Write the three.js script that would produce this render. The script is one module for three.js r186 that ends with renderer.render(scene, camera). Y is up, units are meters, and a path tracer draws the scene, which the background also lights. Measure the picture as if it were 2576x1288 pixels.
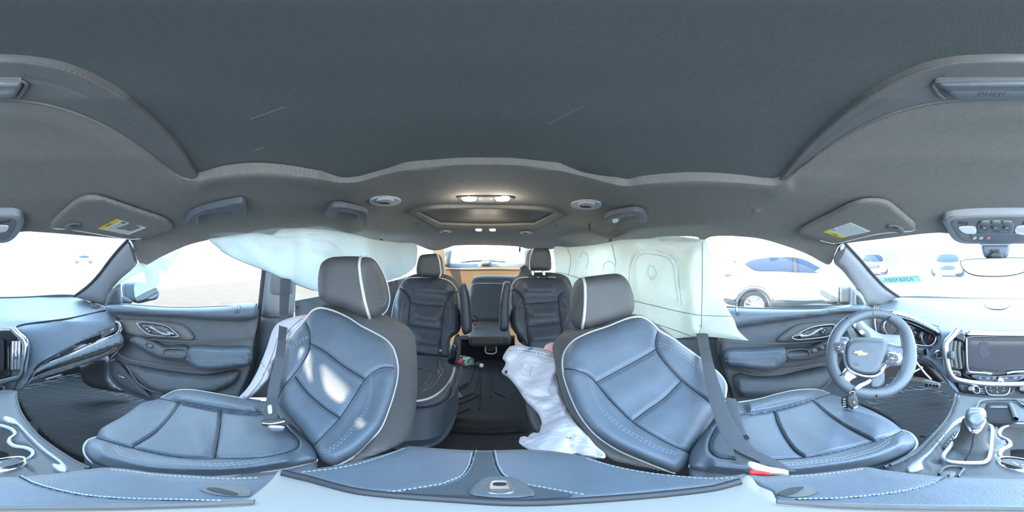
import * as THREE from 'three';
import { mergeGeometries } from 'three/addons/utils/BufferGeometryUtils.js';
import { TextGeometry } from 'three/addons/geometries/TextGeometry.js';
import { FontLoader } from 'three/addons/loaders/FontLoader.js';
import { RectAreaLightUniformsLib } from 'three/addons/lights/RectAreaLightUniformsLib.js';

// ---------------------------------------------------------------- camera, sky, sun, exposure
const renderer = new THREE.WebGLRenderer({ antialias: true });
renderer.toneMapping = THREE.LinearToneMapping;
renderer.toneMappingExposure = 1.5;
renderer.shadowMap.enabled = true;
RectAreaLightUniformsLib.init();
const scene = new THREE.Scene();
const EYE = 1.33;                                   // eye height above the lot, metres
const camera = new THREE.PerspectiveCamera(50, 2, 0.05, 400);
camera.position.set(0, EYE, 0);
camera.lookAt(0, EYE, -1);
const SKY = 1.0;
{ // clear midday sky: white haze low down, blue above
  const W = 64, H = 64, a = new Float32Array(W * H * 4);
  const zen = [2.45, 3.75, 5.3], hor = [4.4, 4.6, 4.8], gr = [1.0, 1.0, 1.0];
  for (let y = 0; y < H; y++) {
    const el = ((y + 0.5) / H - 0.5) * Math.PI, t = el > 0 ? Math.min(1, Math.pow(Math.sin(el) * 2.6, 0.8)) : 0;
    for (let x = 0; x < W; x++) for (let c = 0; c < 3; c++) a[(y * W + x) * 4 + c] = SKY * (el > 0 ? hor[c] + (zen[c] - hor[c]) * t : gr[c]);
    for (let x = 0; x < W; x++) a[(y * W + x) * 4 + 3] = 1;
  }
  const t = new THREE.DataTexture(a, W, H, THREE.RGBAFormat, THREE.FloatType);
  t.mapping = THREE.EquirectangularReflectionMapping; t.magFilter = THREE.LinearFilter; t.needsUpdate = true;
  scene.background = t; scene.environment = t;
}
const sun = new THREE.DirectionalLight(new THREE.Color(1, 0.84, 0.6), 12);
const SUN = new THREE.Vector3(-0.86, 0.43, 0.27).normalize();   // towards the sun
sun.position.set(SUN.x * 12, 1 + SUN.y * 12, -1.5 + SUN.z * 12); sun.target.position.set(0, 1, -1.5);
sun.castShadow = true; sun.shadow.mapSize.set(2048, 2048);
Object.assign(sun.shadow.camera, { left: -9, right: 9, top: 9, bottom: -9, near: 0.1, far: 40 });
scene.add(sun, sun.target);

// ---------------------------------------------------------------- modelling helpers
const F = 644 / Math.tan(THREE.MathUtils.degToRad(25)), CX = 1288, CYP = 644;
const P = (x, y, d) => new THREE.Vector3((x - CX) / F * d, EYE - (y - CYP) / F * d, -d);   // a sight line at a distance
const pairs = (a) => { const r = []; for (let i = 0; i < a.length; i += 2) r.push([a[i], a[i + 1]]); return r; };
const rng = (s) => () => { s = (s + 0x6d2b79f5) | 0; let t = Math.imul(s ^ (s >>> 15), 1 | s); t = (t + Math.imul(t ^ (t >>> 7), 61 | t)) ^ t; return ((t ^ (t >>> 14)) >>> 0) / 4294967296; };
const num = {};
const numbered = (n) => { const k = num[n] = (num[n] ?? -1) + 1; return k ? n + '_' + String(k).padStart(3, '0') : n; };

// smooth curve through points; a point given twice is a corner
function sm(flat, step = 6, closed = true) {
  const p = pairs(flat), n = p.length, out = [], at = (i) => closed ? p[(i + n) % n] : p[Math.max(0, Math.min(n - 1, i))];
  for (let i = 0; i < (closed ? n : n - 1); i++) {
    const a = at(i - 1), b = at(i), c = at(i + 1), e = at(i + 2), L = Math.hypot(c[0] - b[0], c[1] - b[1]);
    if (L < 1e-6) continue;
    const k = Math.max(1, Math.round(L / step));
    const la = Math.max(Math.hypot(b[0] - a[0], b[1] - a[1]), 1e-6), le = Math.max(Math.hypot(e[0] - c[0], e[1] - c[1]), 1e-6);
    const m = (q) => [la < 1e-5 ? c[q] - b[q] : ((b[q] - a[q]) / la * L + (c[q] - b[q])) / 2 * (Math.min(la, L) / L * 0.6 + 0.4), le < 1e-5 ? c[q] - b[q] : ((e[q] - c[q]) / le * L + (c[q] - b[q])) / 2 * (Math.min(le, L) / L * 0.6 + 0.4)];
    const mx = m(0), my = m(1);
    for (let j = 0; j < k; j++) {
      const t = j / k, t2 = t * t, t3 = t2 * t, h0 = 2 * t3 - 3 * t2 + 1, h1 = t3 - 2 * t2 + t, h2 = -2 * t3 + 3 * t2, h3 = t3 - t2;
      out.push([h0 * b[0] + h1 * mx[0] + h2 * c[0] + h3 * mx[1], h0 * b[1] + h1 * my[0] + h2 * c[1] + h3 * my[1]]);
    }
  }
  if (!closed) out.push(p[n - 1]);
  return out;
}
const segD = (px, py, a, b) => { const dx = b[0] - a[0], dy = b[1] - a[1], l = dx * dx + dy * dy; let t = l ? ((px - a[0]) * dx + (py - a[1]) * dy) / l : 0; t = t < 0 ? 0 : t > 1 ? 1 : t; return Math.hypot(px - a[0] - t * dx, py - a[1] - t * dy); };
function lineD(l, x, y, closed) { let m = 1e9; for (let i = closed ? 0 : 1; i < l.length; i++) { const d = segD(x, y, l[i ? i - 1 : l.length - 1], l[i]); if (d < m) m = d; } return m; }
function inside(l, x, y) { let r = false; for (let i = 0, j = l.length - 1; i < l.length; j = i++) { const a = l[i], b = l[j]; if ((a[1] > y) !== (b[1] > y) && x < (b[0] - a[0]) * (y - a[1]) / (b[1] - a[1]) + a[0]) r = !r; } return r; }
const polyArea = (l) => { let s = 0; for (let i = 0, j = l.length - 1; i < l.length; j = i++) s += l[j][0] * l[i][1] - l[i][0] * l[j][1]; return s / 2; };
function clipCell(l, x0, y0, x1, y1) {
  const cut = (p, ax, v, keepLow) => { const r = []; for (let i = 0; i < p.length; i++) { const a = p[i], b = p[(i + 1) % p.length], ia = keepLow ? a[ax] <= v : a[ax] >= v, ib = keepLow ? b[ax] <= v : b[ax] >= v; if (ia) r.push(a); if (ia !== ib) { const t = (v - a[ax]) / (b[ax] - a[ax]), q = [a[0] + t * (b[0] - a[0]), a[1] + t * (b[1] - a[1])]; q[ax] = v; r.push(q); } } return r; };
  let p = cut(l, 0, x0, false); if (p.length) p = cut(p, 0, x1, true); if (p.length) p = cut(p, 1, y0, false); if (p.length) p = cut(p, 1, y1, true);
  return p;
}
// depth given as columns: [[x, y, d, y, d ...], ...] interpolated smoothly
function field(cols) {
  const at = (c, y) => { for (let i = 1; i < c.length - 2; i += 2) if (y <= c[i + 2] || i + 4 > c.length - 1) { const t = (y - c[i]) / (c[i + 2] - c[i]); return c[i + 1] + t * (c[i + 3] - c[i + 1]); } return c[2]; };
  return (x, y) => { let i = 0; while (i < cols.length - 2 && x > cols[i + 1][0]) i++; let t = (x - cols[i][0]) / (cols[i + 1][0] - cols[i][0]); t = t < 0 ? 0 : t > 1 ? 1 : t; t = t * t * (3 - 2 * t) * 0.5 + t * 0.5; return at(cols[i], y) * (1 - t) + at(cols[i + 1], y) * t; };
}
const plane = (x, y, d, gx, gy) => (px, py) => d + (px - x) * gx + (py - y) * gy;
const level = (h) => (x, y) => h * F / (y - CYP);   // a level surface h below the eye

// A closed body: shaped front over an outline, walls and a back. o.d depth (number or function) or o.h metres below the eye; o.T thickness; o.R / o.B rounding of the rim;
// o.g grooves [{p, w, a}]; o.rel extra relief; o.dir direction of the thickness; o.cell mesh size
function solid(outline, o = {}) {
  const poly = sm(outline, o.step || 7, true), cell = o.cell || 12;
  if (polyArea(poly) > 0) poly.reverse();
  const R = o.R || 1, B = o.B || 0, gro = (o.g || []).map((g) => ({ l: sm(g.p, 8, false), w: g.w || 4, a: g.a ?? 0.012 }));
  const low = o.h !== undefined, val = low ? o.h : o.d, base = typeof val === 'function' ? val : () => val;
  const relief = (x, y) => {
    let e = 0;
    if (B) { const t = Math.min(1, lineD(poly, x, y, true) / R); e += B * Math.sqrt(Math.max(0, 1 - (1 - t) * (1 - t))); }
    let cut = 0;
    for (const g of gro) { const q = lineD(g.l, x, y, false) / g.w; if (q < 3) { const v = g.a * Math.exp(-q * q); if (v < 0) e -= v; else if (v > cut) cut = v; } }
    e -= cut;
    if (o.rel) e += o.rel(x, y);
    return e;
  };
  const surf = (x, y) => low ? (base(x, y) - relief(x, y)) * F / (y - CYP) : base(x, y) - relief(x, y);
  const xs = poly.map((q) => q[0]), ys = poly.map((q) => q[1]), X0 = Math.min(...xs), X1 = Math.max(...xs), Y0 = Math.min(...ys), Y1 = Math.max(...ys);
  const nx = Math.max(1, Math.ceil((X1 - X0) / cell)), ny = Math.max(1, Math.ceil((Y1 - Y0) / cell)), cx = (X1 - X0) / nx, cy = (Y1 - Y0) / ny, hit = new Set();
  for (let i = 0; i < poly.length; i++) {
    const a = poly[i], b = poly[(i + 1) % poly.length], k = Math.ceil(Math.hypot(b[0] - a[0], b[1] - a[1]) / Math.min(cx, cy) * 8) + 1;
    for (let j = 0; j <= k; j++) { const u = (a[0] + (b[0] - a[0]) * j / k - X0) / cx, v = (a[1] + (b[1] - a[1]) * j / k - Y0) / cy; for (const e of [-1e-4, 1e-4]) hit.add(Math.max(0, Math.min(nx - 1, Math.floor(u + e))) + nx * Math.max(0, Math.min(ny - 1, Math.floor(v + e)))); }
  }
  const pos = [], uv = [], idx = [], ids = new Map();
  const uvOf = o.uv || ((v) => [v.x, v.y - v.z]);
  const vid = (x, y) => { const k = Math.round(x * 500) + '_' + Math.round(y * 500); let i = ids.get(k); if (i === undefined) { const v = P(x, y, surf(x, y)); i = pos.length / 3; pos.push(v.x, v.y, v.z); uv.push(...uvOf(v)); ids.set(k, i); } return i; };
  for (let j = 0; j < ny; j++) for (let i = 0; i < nx; i++) {
    const x0 = X0 + i * cx, y0 = Y0 + j * cy, x1 = X0 + (i + 1) * cx, y1 = Y0 + (j + 1) * cy;
    if (hit.has(i + nx * j)) {
      const raw = clipCell(poly, x0, y0, x1, y1), c = [];
      for (const q of raw) { const l = c[c.length - 1]; if (!l || Math.hypot(q[0] - l[0], q[1] - l[1]) > 0.02) c.push(q); }
      if (c.length < 3) continue;
      for (const t of THREE.ShapeUtils.triangulateShape(c.map((q) => new THREE.Vector2(q[0], q[1])), [])) {
        const [a, b, d] = t.map((q) => c[q]), ar = (b[0] - a[0]) * (d[1] - a[1]) - (b[1] - a[1]) * (d[0] - a[0]);
        if (Math.abs(ar) < 1e-3) continue;
        const ia = vid(...a), ib = vid(...b), id = vid(...d);
        if (ar < 0) idx.push(ia, ib, id); else idx.push(ia, id, ib);
      }
    } else if (inside(poly, (x0 + x1) / 2, (y0 + y1) / 2)) {
      const a = vid(x0, y0), b = vid(x0, y1), c = vid(x1, y1), d = vid(x1, y0);
      idx.push(a, b, c, a, c, d);
    }
  }
  const front = new THREE.BufferGeometry();
  front.setAttribute('position', new THREE.Float32BufferAttribute(pos, 3)); front.setAttribute('uv', new THREE.Float32BufferAttribute(uv, 2)); front.setIndex(idx); front.computeVertexNormals();
  const geos = [front];
  if (o.T !== 0) {
    const T = o.T ?? 0.02, mid = P((X0 + X1) / 2, (Y0 + Y1) / 2, 1), dir = new THREE.Vector3(...(o.dir || (low ? [0, -1, 0] : [mid.x, 0, -1]))).normalize().multiplyScalar(T);
    const rim = poly.map(([x, y]) => P(x, y, surf(x, y))), n = rim.length, wp = [], wu = [], wi = [];
    for (let i = 0; i < n; i++) { const a = rim[i], b = a.clone().add(dir); wp.push(a.x, a.y, a.z, b.x, b.y, b.z); wu.push(...uvOf(a), a.x + T, a.y - a.z + T); }
    for (let i = 0; i < n; i++) { const a = 2 * i, c = 2 * ((i + 1) % n); wi.push(a, a + 1, c, c, a + 1, c + 1); }
    const wall = new THREE.BufferGeometry();
    wall.setAttribute('position', new THREE.Float32BufferAttribute(wp, 3)); wall.setAttribute('uv', new THREE.Float32BufferAttribute(wu, 2)); wall.setIndex(wi); wall.computeVertexNormals();
    geos.push(wall);
    const back = front.clone();
    back.translate(dir.x, dir.y, dir.z); back.setIndex(idx.map((_, k) => idx[k - k % 3 + 2 - k % 3])); back.computeVertexNormals();
    geos.push(back);
  }
  const g = mergeGeometries(geos);
  g.userData.surf = surf; g.userData.poly = poly;
  return g;
}
function tube3(pts, r, closed = false, seg = 0, rad = 7) { return new THREE.TubeGeometry(new THREE.CatmullRomCurve3(pts, closed, 'centripetal'), seg || pts.length * 2, r, rad, closed); }
// round cord over a surface: depth function (or number), lifted towards the eye
function cord(flat, d, r, closed = false, lift = 0, step = 9) {
  const f = typeof d === 'function' ? d : () => d;
  return tube3(sm(flat, step, closed).map(([x, y]) => P(x, y, f(x, y) - lift)), r, closed, 0, 7);
}
function stitches(flat, d, len = 0.007, gap = 0.0045, r = 0.0008, lift = 0.001) {
  const f = typeof d === 'function' ? d : () => d, c = new THREE.CatmullRomCurve3(sm(flat, 10, false).map(([x, y]) => P(x, y, f(x, y) - lift))), L = c.getLength(), out = [];
  for (let s = 0; s + len < L; s += len + gap) {
    const a = c.getPointAt(s / L), b = c.getPointAt((s + len) / L), g = new THREE.CylinderGeometry(r, r, a.distanceTo(b), 5, 1);
    g.applyQuaternion(new THREE.Quaternion().setFromUnitVectors(new THREE.Vector3(0, 1, 0), b.clone().sub(a).normalize())); g.translate((a.x + b.x) / 2, (a.y + b.y) / 2, (a.z + b.z) / 2);
    out.push(g);
  }
  return mergeGeometries(out);
}
// turned part facing direction n, profile [[r, along], ...] in metres
function turned(c, n, profile, seg = 24, squash = 1) {
  const g = new THREE.LatheGeometry(profile.map((q) => new THREE.Vector2(q[0], q[1])), seg);
  g.scale(1, 1, squash);
  g.applyQuaternion(new THREE.Quaternion().setFromUnitVectors(new THREE.Vector3(0, 1, 0), new THREE.Vector3(...n).normalize())); g.translate(c.x, c.y, c.z);
  return g;
}
function box(c, sx, sy, sz, rot) { const g = new THREE.BoxGeometry(sx, sy, sz); if (rot) g.rotateX(rot[0]).rotateY(rot[1]).rotateZ(rot[2]); g.translate(c.x, c.y, c.z); return g; }
// thin printed card with uv 0..1 (corners: top left, top right, bottom right, bottom left)
function card(flat, d, lift = 0.002, T = 0.0012) {
  const f = typeof d === 'function' ? d : () => d, q = pairs(flat).map(([x, y]) => P(x, y, f(x, y) - lift));
  const n = q[1].clone().sub(q[0]).cross(q[3].clone().sub(q[0])).normalize().multiplyScalar(T), b = q.map((v) => v.clone().add(n));
  const g = new THREE.BufferGeometry(), v = [...q, ...b];
  g.setAttribute('position', new THREE.Float32BufferAttribute(v.flatMap((p) => [p.x, p.y, p.z]), 3));
  g.setAttribute('uv', new THREE.Float32BufferAttribute([0, 1, 1, 1, 1, 0, 0, 0, 0, 1, 1, 1, 1, 0, 0, 0], 2));
  g.setIndex([0, 3, 2, 0, 2, 1, 4, 6, 7, 4, 5, 6, 0, 4, 3, 3, 4, 7, 1, 2, 5, 5, 2, 6, 0, 1, 4, 4, 1, 5, 3, 7, 2, 2, 7, 6]);
  const h = g.toNonIndexed(); h.computeVertexNormals(); return h;
}
const merge = (...g) => mergeGeometries(g.flat().map((q) => { const h = q.index ? q.toNonIndexed() : q; for (const k of Object.keys(h.attributes)) if (!['position', 'normal', 'uv'].includes(k)) h.deleteAttribute(k); return h; }));

const things = [];
function thing(name, label, category, group) { const o = new THREE.Group(); o.name = numbered(name); o.userData = { label, category }; if (group) o.userData.group = group; scene.add(o); things.push(o); return o; }
function part(parent, name, geo, m, label) { const o = new THREE.Mesh(geo, m); o.name = name; if (label) o.userData.label = label; o.castShadow = o.receiveShadow = true; parent.add(o); return o; }
function single(name, label, category, geo, m, group) { const o = part(scene, numbered(name), geo, m, label); o.userData.category = category; if (group) o.userData.group = group; things.push(o); return o; }
function struct(name, geo, m, label) { const o = part(scene, name, geo, m, label); o.userData.kind = 'structure'; things.push(o); return o; }
function structGroup(name, label) { const o = new THREE.Group(); o.name = name; o.userData = { kind: 'structure', label }; scene.add(o); things.push(o); return o; }
function settle() {   // every thing gets its origin at the middle of its base
  for (const t of things) {
    const b = new THREE.Box3(), ms = [];
    t.traverse((o) => { if (o.isMesh) { ms.push(o); o.geometry.computeBoundingBox(); b.union(o.geometry.boundingBox); } });
    const c = new THREE.Vector3((b.min.x + b.max.x) / 2, b.min.y, (b.min.z + b.max.z) / 2);
    for (const o of new Set(ms.map((q) => q.geometry))) o.translate(-c.x, -c.y, -c.z);
    t.position.copy(c);
  }
}

// ---------------------------------------------------------------- textures and materials
function tileNoise(n, per, seed) {   // tileable value noise 0..1
  const r = rng(seed), g = Float32Array.from({ length: per * per }, r), out = new Float32Array(n * n), s = (t) => t * t * (3 - 2 * t);
  for (let y = 0; y < n; y++) for (let x = 0; x < n; x++) {
    const u = x / n * per, v = y / n * per, i = Math.floor(u), j = Math.floor(v), fx = s(u - i), fy = s(v - j), q = (a, b) => g[(a % per) + per * (b % per)];
    out[y * n + x] = (q(i, j) * (1 - fx) + q(i + 1, j) * fx) * (1 - fy) + (q(i, j + 1) * (1 - fx) + q(i + 1, j + 1) * fx) * fy;
  }
  return out;
}
function tex(n, fn, size, srgb = false) {   // fn(x, y, i) -> number or [r, g, b] in 0..1; size: metres one tile covers
  const a = new Uint8Array(n * n * 4);
  for (let y = 0; y < n; y++) for (let x = 0; x < n; x++) { const v = fn(x, y, y * n + x), q = Array.isArray(v) ? v : [v, v, v]; for (let c = 0; c < 3; c++) a[(y * n + x) * 4 + c] = Math.max(0, Math.min(255, Math.round(q[c] * 255))); a[(y * n + x) * 4 + 3] = 255; }
  const t = new THREE.DataTexture(a, n, n, THREE.RGBAFormat); t.magFilter = THREE.LinearFilter; t.wrapS = t.wrapT = THREE.RepeatWrapping; t.repeat.set(1 / size, 1 / size);
  if (srgb) t.colorSpace = THREE.SRGBColorSpace;
  t.needsUpdate = true; return t;
}
const rep = (t, size) => { const c = t.clone(); c.repeat.set(1 / size, 1 / size); c.needsUpdate = true; return c; };
const n8 = tileNoise(256, 8, 1), n16 = tileNoise(256, 16, 2), n32 = tileNoise(256, 32, 3), n64 = tileNoise(256, 64, 4), n128 = tileNoise(256, 128, 5);
const grain = tex(256, (x, y, i) => 0.35 * n64[i] + 0.45 * n128[i] + 0.2 * n32[i], 0.16);
const mottle = tex(256, (x, y, i) => 0.80 + 0.2 * (0.4 * n8[i] + 0.35 * n16[i] + 0.25 * n64[i]), 0.5);
const weave = tex(256, (x, y, i) => { const a = Math.sin(x / 256 * Math.PI * 64 + (Math.floor(y / 4) % 2) * Math.PI / 2), b = Math.sin(y / 256 * Math.PI * 64); return 0.5 + 0.3 * a * b + 0.2 * (n64[i] - 0.5); }, 0.16);
const weaveTone = tex(256, (x, y, i) => { const a = Math.sin(x / 256 * Math.PI * 64 + (Math.floor(y / 8) % 2) * Math.PI / 2), b = Math.sin(y / 256 * Math.PI * 64); return 0.80 + 0.15 * a * b + 0.12 * (n128[i] - 0.5) + 0.08 * (n16[i] - 0.5); }, 0.20);
const pile = tex(256, (x, y, i) => 0.55 + 0.45 * (0.6 * n128[i] + 0.4 * n64[i]), 0.12);
const ribbed = tex(256, (x, y, i) => 0.5 + 0.4 * Math.sin(y / 256 * Math.PI * 64) + 0.1 * n64[i], 0.12);
const crease = tex(256, (x, y, i) => 0.5 * n8[i] + 0.3 * n16[i] + 0.2 * n32[i], 0.35);
const L = (r, g, b) => new THREE.Color().setRGB(r, g, b);
const mat = (o) => new THREE.MeshPhysicalMaterial({ roughness: 0.6, ...o });
const M = {
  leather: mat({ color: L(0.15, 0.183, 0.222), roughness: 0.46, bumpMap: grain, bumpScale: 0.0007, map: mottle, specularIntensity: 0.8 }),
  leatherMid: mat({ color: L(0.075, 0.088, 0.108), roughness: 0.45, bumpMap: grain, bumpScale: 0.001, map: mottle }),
  wheelRim: mat({ color: L(0.13, 0.145, 0.16), roughness: 0.36, bumpMap: grain, bumpScale: 0.0006 }),
  ventGrey: mat({ color: L(0.44, 0.47, 0.48), roughness: 0.6 }),
  leatherDark: mat({ color: L(0.125, 0.122, 0.117), roughness: 0.55, bumpMap: grain, bumpScale: 0.0008, map: mottle, specularIntensity: 0.7 }),
  piping: mat({ color: L(0.62, 0.61, 0.59), roughness: 0.5 }),
  thread: mat({ color: L(0.34, 0.37, 0.42), roughness: 0.8 }),
  seam: mat({ color: L(0.02, 0.022, 0.026), roughness: 0.9 }),
  headliner: mat({ color: L(0.285, 0.268, 0.236), roughness: 0.95, map: weaveTone, bumpMap: weave, bumpScale: 0.001 }),
  shade: mat({ color: L(0.125, 0.138, 0.13), roughness: 0.95, map: rep(weaveTone, 0.17), bumpMap: weave, bumpScale: 0.0012 }),
  bow: mat({ color: L(0.168, 0.163, 0.152), roughness: 0.6, bumpMap: grain, bumpScale: 0.0005, map: mottle }),
  trimGrey: mat({ color: L(0.21, 0.21, 0.2), roughness: 0.65, bumpMap: grain, bumpScale: 0.0005, map: mottle }),
  plastic: mat({ color: L(0.135, 0.15, 0.163), roughness: 0.55, bumpMap: grain, bumpScale: 0.0007, map: mottle }),
  deck: mat({ color: L(0.08, 0.088, 0.096), roughness: 0.5, bumpMap: grain, bumpScale: 0.0006, map: mottle }),
  plasticDark: mat({ color: L(0.06, 0.064, 0.068), roughness: 0.6, bumpMap: grain, bumpScale: 0.0006 }),
  dashTop: mat({ color: L(0.165, 0.195, 0.225), roughness: 0.45, bumpMap: grain, bumpScale: 0.0006, map: mottle }),
  pillar: mat({ color: L(0.29, 0.295, 0.3), roughness: 0.6, bumpMap: grain, bumpScale: 0.0004 }),
  piano: mat({ color: L(0.012, 0.012, 0.014), roughness: 0.08, clearcoat: 1, clearcoatRoughness: 0.05 }),
  screen: mat({ color: L(0.035, 0.036, 0.045), roughness: 0.16 }),
  chrome: mat({ color: L(0.82, 0.84, 0.87), roughness: 0.16, metalness: 1 }),
  satin: mat({ color: L(0.62, 0.64, 0.68), roughness: 0.36, metalness: 0.9 }),
  rail: mat({ color: L(0.66, 0.7, 0.74), roughness: 0.42, metalness: 0.55 }),
  mirror: mat({ color: L(0.92, 0.94, 0.94), roughness: 0.02, metalness: 1 }),
  carpet: mat({ color: L(0.02, 0.021, 0.024), roughness: 1, map: pile, bumpMap: pile, bumpScale: 0.003 }),
  rubber: mat({ color: L(0.016, 0.017, 0.018), roughness: 0.75, specularIntensity: 0.35, bumpMap: grain, bumpScale: 0.0008 }),
  belt: mat({ color: L(0.19, 0.205, 0.225), roughness: 0.75, map: ribbed, bumpMap: ribbed, bumpScale: 0.0006 }),
  bagTeal: mat({ color: L(0.8, 0.86, 0.83), roughness: 0.9, transmission: 0.45, thickness: 0, bumpMap: crease, bumpScale: 0.006 }),
  bagWhite: mat({ color: L(0.72, 0.67, 0.7), roughness: 0.9, bumpMap: crease, bumpScale: 0.006 }),
  bagLine: mat({ color: L(0.22, 0.28, 0.3), roughness: 0.9 }),
  pink: mat({ color: L(0.72, 0.38, 0.36), roughness: 0.85 }),
  blue: mat({ color: L(0.05, 0.28, 0.62), roughness: 0.7 }),
  red: mat({ color: L(0.75, 0.04, 0.04), roughness: 0.4 }),
  white: mat({ color: L(0.82, 0.82, 0.82), roughness: 0.5 }),
  mark: mat({ color: L(0.75, 0.77, 0.8), roughness: 0.6 }),
  cream: mat({ color: L(0.85, 0.78, 0.6), roughness: 0.6 }),
  cardboard: mat({ color: L(0.27, 0.185, 0.1), roughness: 0.9, map: mottle }),
  glass: mat({ color: L(0.97, 0.99, 0.985), roughness: 0.0, transmission: 1, thickness: 0, ior: 1.45 }),
  lens: mat({ color: L(0.9, 0.9, 0.92), roughness: 0.25, emissive: L(1, 0.97, 0.93), emissiveIntensity: 1.6 }),
  bottle: mat({ color: L(0.93, 0.97, 0.97), roughness: 0.04, transmission: 1, thickness: 0, ior: 1.4 }),
  lot: mat({ color: L(0.27, 0.27, 0.27), roughness: 0.95, map: rep(mottle, 3) }),
  dirt: mat({ color: L(0.125, 0.085, 0.05), roughness: 1, map: rep(pile, 0.8) }),
  carPaint: mat({ color: L(0.72, 0.72, 0.73), roughness: 0.35, clearcoat: 0.6 }),
  carGlass: mat({ color: L(0.045, 0.075, 0.135), roughness: 0.2, specularIntensity: 0.35 }),
  tyre: mat({ color: L(0.03, 0.03, 0.03), roughness: 0.9, bumpMap: grain, bumpScale: 0.004 }),
  tailLight: mat({ color: L(0.15, 0.045, 0.06), roughness: 0.2 }),
  stand: mat({ color: L(0.33, 0.32, 0.3), roughness: 0.5 }),
  standDark: mat({ color: L(0.03, 0.03, 0.035), roughness: 0.5 }),
  gold: mat({ color: L(0.85, 0.62, 0.22), roughness: 0.35, metalness: 0.6 }),
};
function canvasMat(w, h, draw, o = {}) {
  const c = document.createElement('canvas'); c.width = w; c.height = h; draw(c.getContext('2d'), w, h);
  const t = new THREE.CanvasTexture(c); t.colorSpace = THREE.SRGBColorSpace; t.wrapS = t.wrapT = THREE.ClampToEdgeWrapping;
  return mat({ map: t, roughness: 0.6, ...o });
}
const strokes = (c, x, y, w, h, seed, tone) => { const q = rng(seed); c.fillStyle = tone; for (let a = x; a < x + w; a += h * 0.62) { c.fillRect(a, y + h * 0.15 * q(), h * 0.16, h * (0.6 + 0.3 * q())); c.fillRect(a, y + h * (0.1 + 0.7 * q()), h * 0.42, h * 0.15); } };   // print too small to read
// ---------------------------------------------------------------- the setting: lot, floor, headliner, glass, pillars
const FLOOR = 0.75, flat = level(FLOOR);
const ceil = field([
  [-60, -140, 0.92, 0, 1.06, 150, 1.30, 250, 1.44, 400, 1.75, 500, 2.02, 610, 2.36, 680, 2.55],
  [330, -140, 0.92, 0, 1.06, 150, 1.30, 250, 1.44, 400, 1.75, 500, 2.02, 610, 2.38, 680, 2.50],
  [620, -140, 0.92, 0, 1.06, 150, 1.30, 300, 1.56, 450, 1.86, 520, 2.12, 600, 2.46, 680, 2.6],
  [880, -140, 0.92, 0, 1.06, 150, 1.30, 300, 1.58, 450, 1.92, 520, 2.28, 600, 2.80, 680, 3.1],
  [1040, -140, 0.92, 0, 1.06, 150, 1.30, 300, 1.59, 430, 1.93, 520, 2.6, 580, 3.5, 620, 4.2, 680, 4.6],
  [1225, -140, 0.92, 0, 1.06, 150, 1.30, 300, 1.60, 415, 1.92, 500, 2.5, 560, 3.3, 590, 3.9, 625, 4.75, 680, 5],
  [1400, -140, 0.92, 0, 1.06, 150, 1.30, 300, 1.59, 430, 1.93, 520, 2.6, 580, 3.5, 620, 4.2, 680, 4.6],
  [1560, -140, 0.92, 0, 1.06, 150, 1.30, 300, 1.58, 465, 1.97, 520, 2.3, 600, 2.80, 680, 3.1],
  [1900, -140, 0.92, 0, 1.06, 150, 1.30, 300, 1.56, 450, 1.86, 520, 2.12, 600, 2.44, 680, 2.6],
  [2240, -140, 0.92, 0, 1.06, 150, 1.30, 250, 1.44, 400, 1.75, 500, 2.02, 610, 2.38, 680, 2.50],
  [2640, -140, 0.92, 0, 1.06, 150, 1.30, 250, 1.44, 400, 1.75, 500, 2.02, 610, 2.36, 680, 2.55],
]);
const under = (x, y, o) => { const e = ceil(x, y), s = (ceil(x, y + 3) - ceil(x, y - 3)) / 6 * F / e; return e - o * Math.sqrt(1 + s * s); };   // o metres below the headliner
const sunroofEdge = [-30, 250, 60, 256, 130, 268, 220, 298, 310, 344, 390, 400, 440, 438, 466, 452, 500, 455, 505, 455, 560, 440, 640, 432, 720, 437, 800, 450, 862, 460, 905, 457, 960, 441, 1040, 425, 1130, 416, 1220, 414, 1320, 417, 1410, 430, 1490, 449, 1550, 465, 1580, 468, 1640, 461, 1730, 455, 1850, 459, 1925, 465, 1950, 466, 1975, 458, 2005, 432, 2060, 388, 2140, 335, 2230, 292, 2330, 264, 2440, 252, 2610, 248];
const rim = [2610, 608, 2450, 600, 2369, 586, 2220, 601, 2126, 613, 2113, 616, 2099, 640, 2093, 658, 2084, 666, 2070, 661, 2026, 637, 1964, 615, 1914, 601, 1860, 595, 1814, 593.5, 1784, 597, 1772, 604, 1762, 607, 1762, 607, 1757, 598, 1740, 595, 1690, 595, 1668, 597, 1657, 603, 1654, 611, 1654, 611, 1633, 605, 1600, 608, 1560, 610, 1536, 612, 1520, 619, 1503, 620, 1443, 622, 1430, 627, 1416, 622, 1389, 627, 1329, 626, 1308, 621, 1226, 617, 1139, 619, 1126, 624, 1088, 630, 1047, 616, 1017, 611, 1009, 617, 997, 613, 938, 606, 900, 597, 862, 588, 828, 583, 800, 584, 787, 588, 787, 588, 780, 579, 740, 579, 703, 582, 690, 591, 686, 600, 686, 600, 664, 589, 644, 587, 589, 594, 524, 604, 482, 614, 440, 630, 395, 652, 368, 667, 355, 667, 345, 652, 336, 620, 328, 605, 320, 603, 200, 592, 110, 585, 60, 583, -30, 600];
const headliner = structGroup('ceiling', 'dark grey woven fabric headliner curving down to the window rims');
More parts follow.
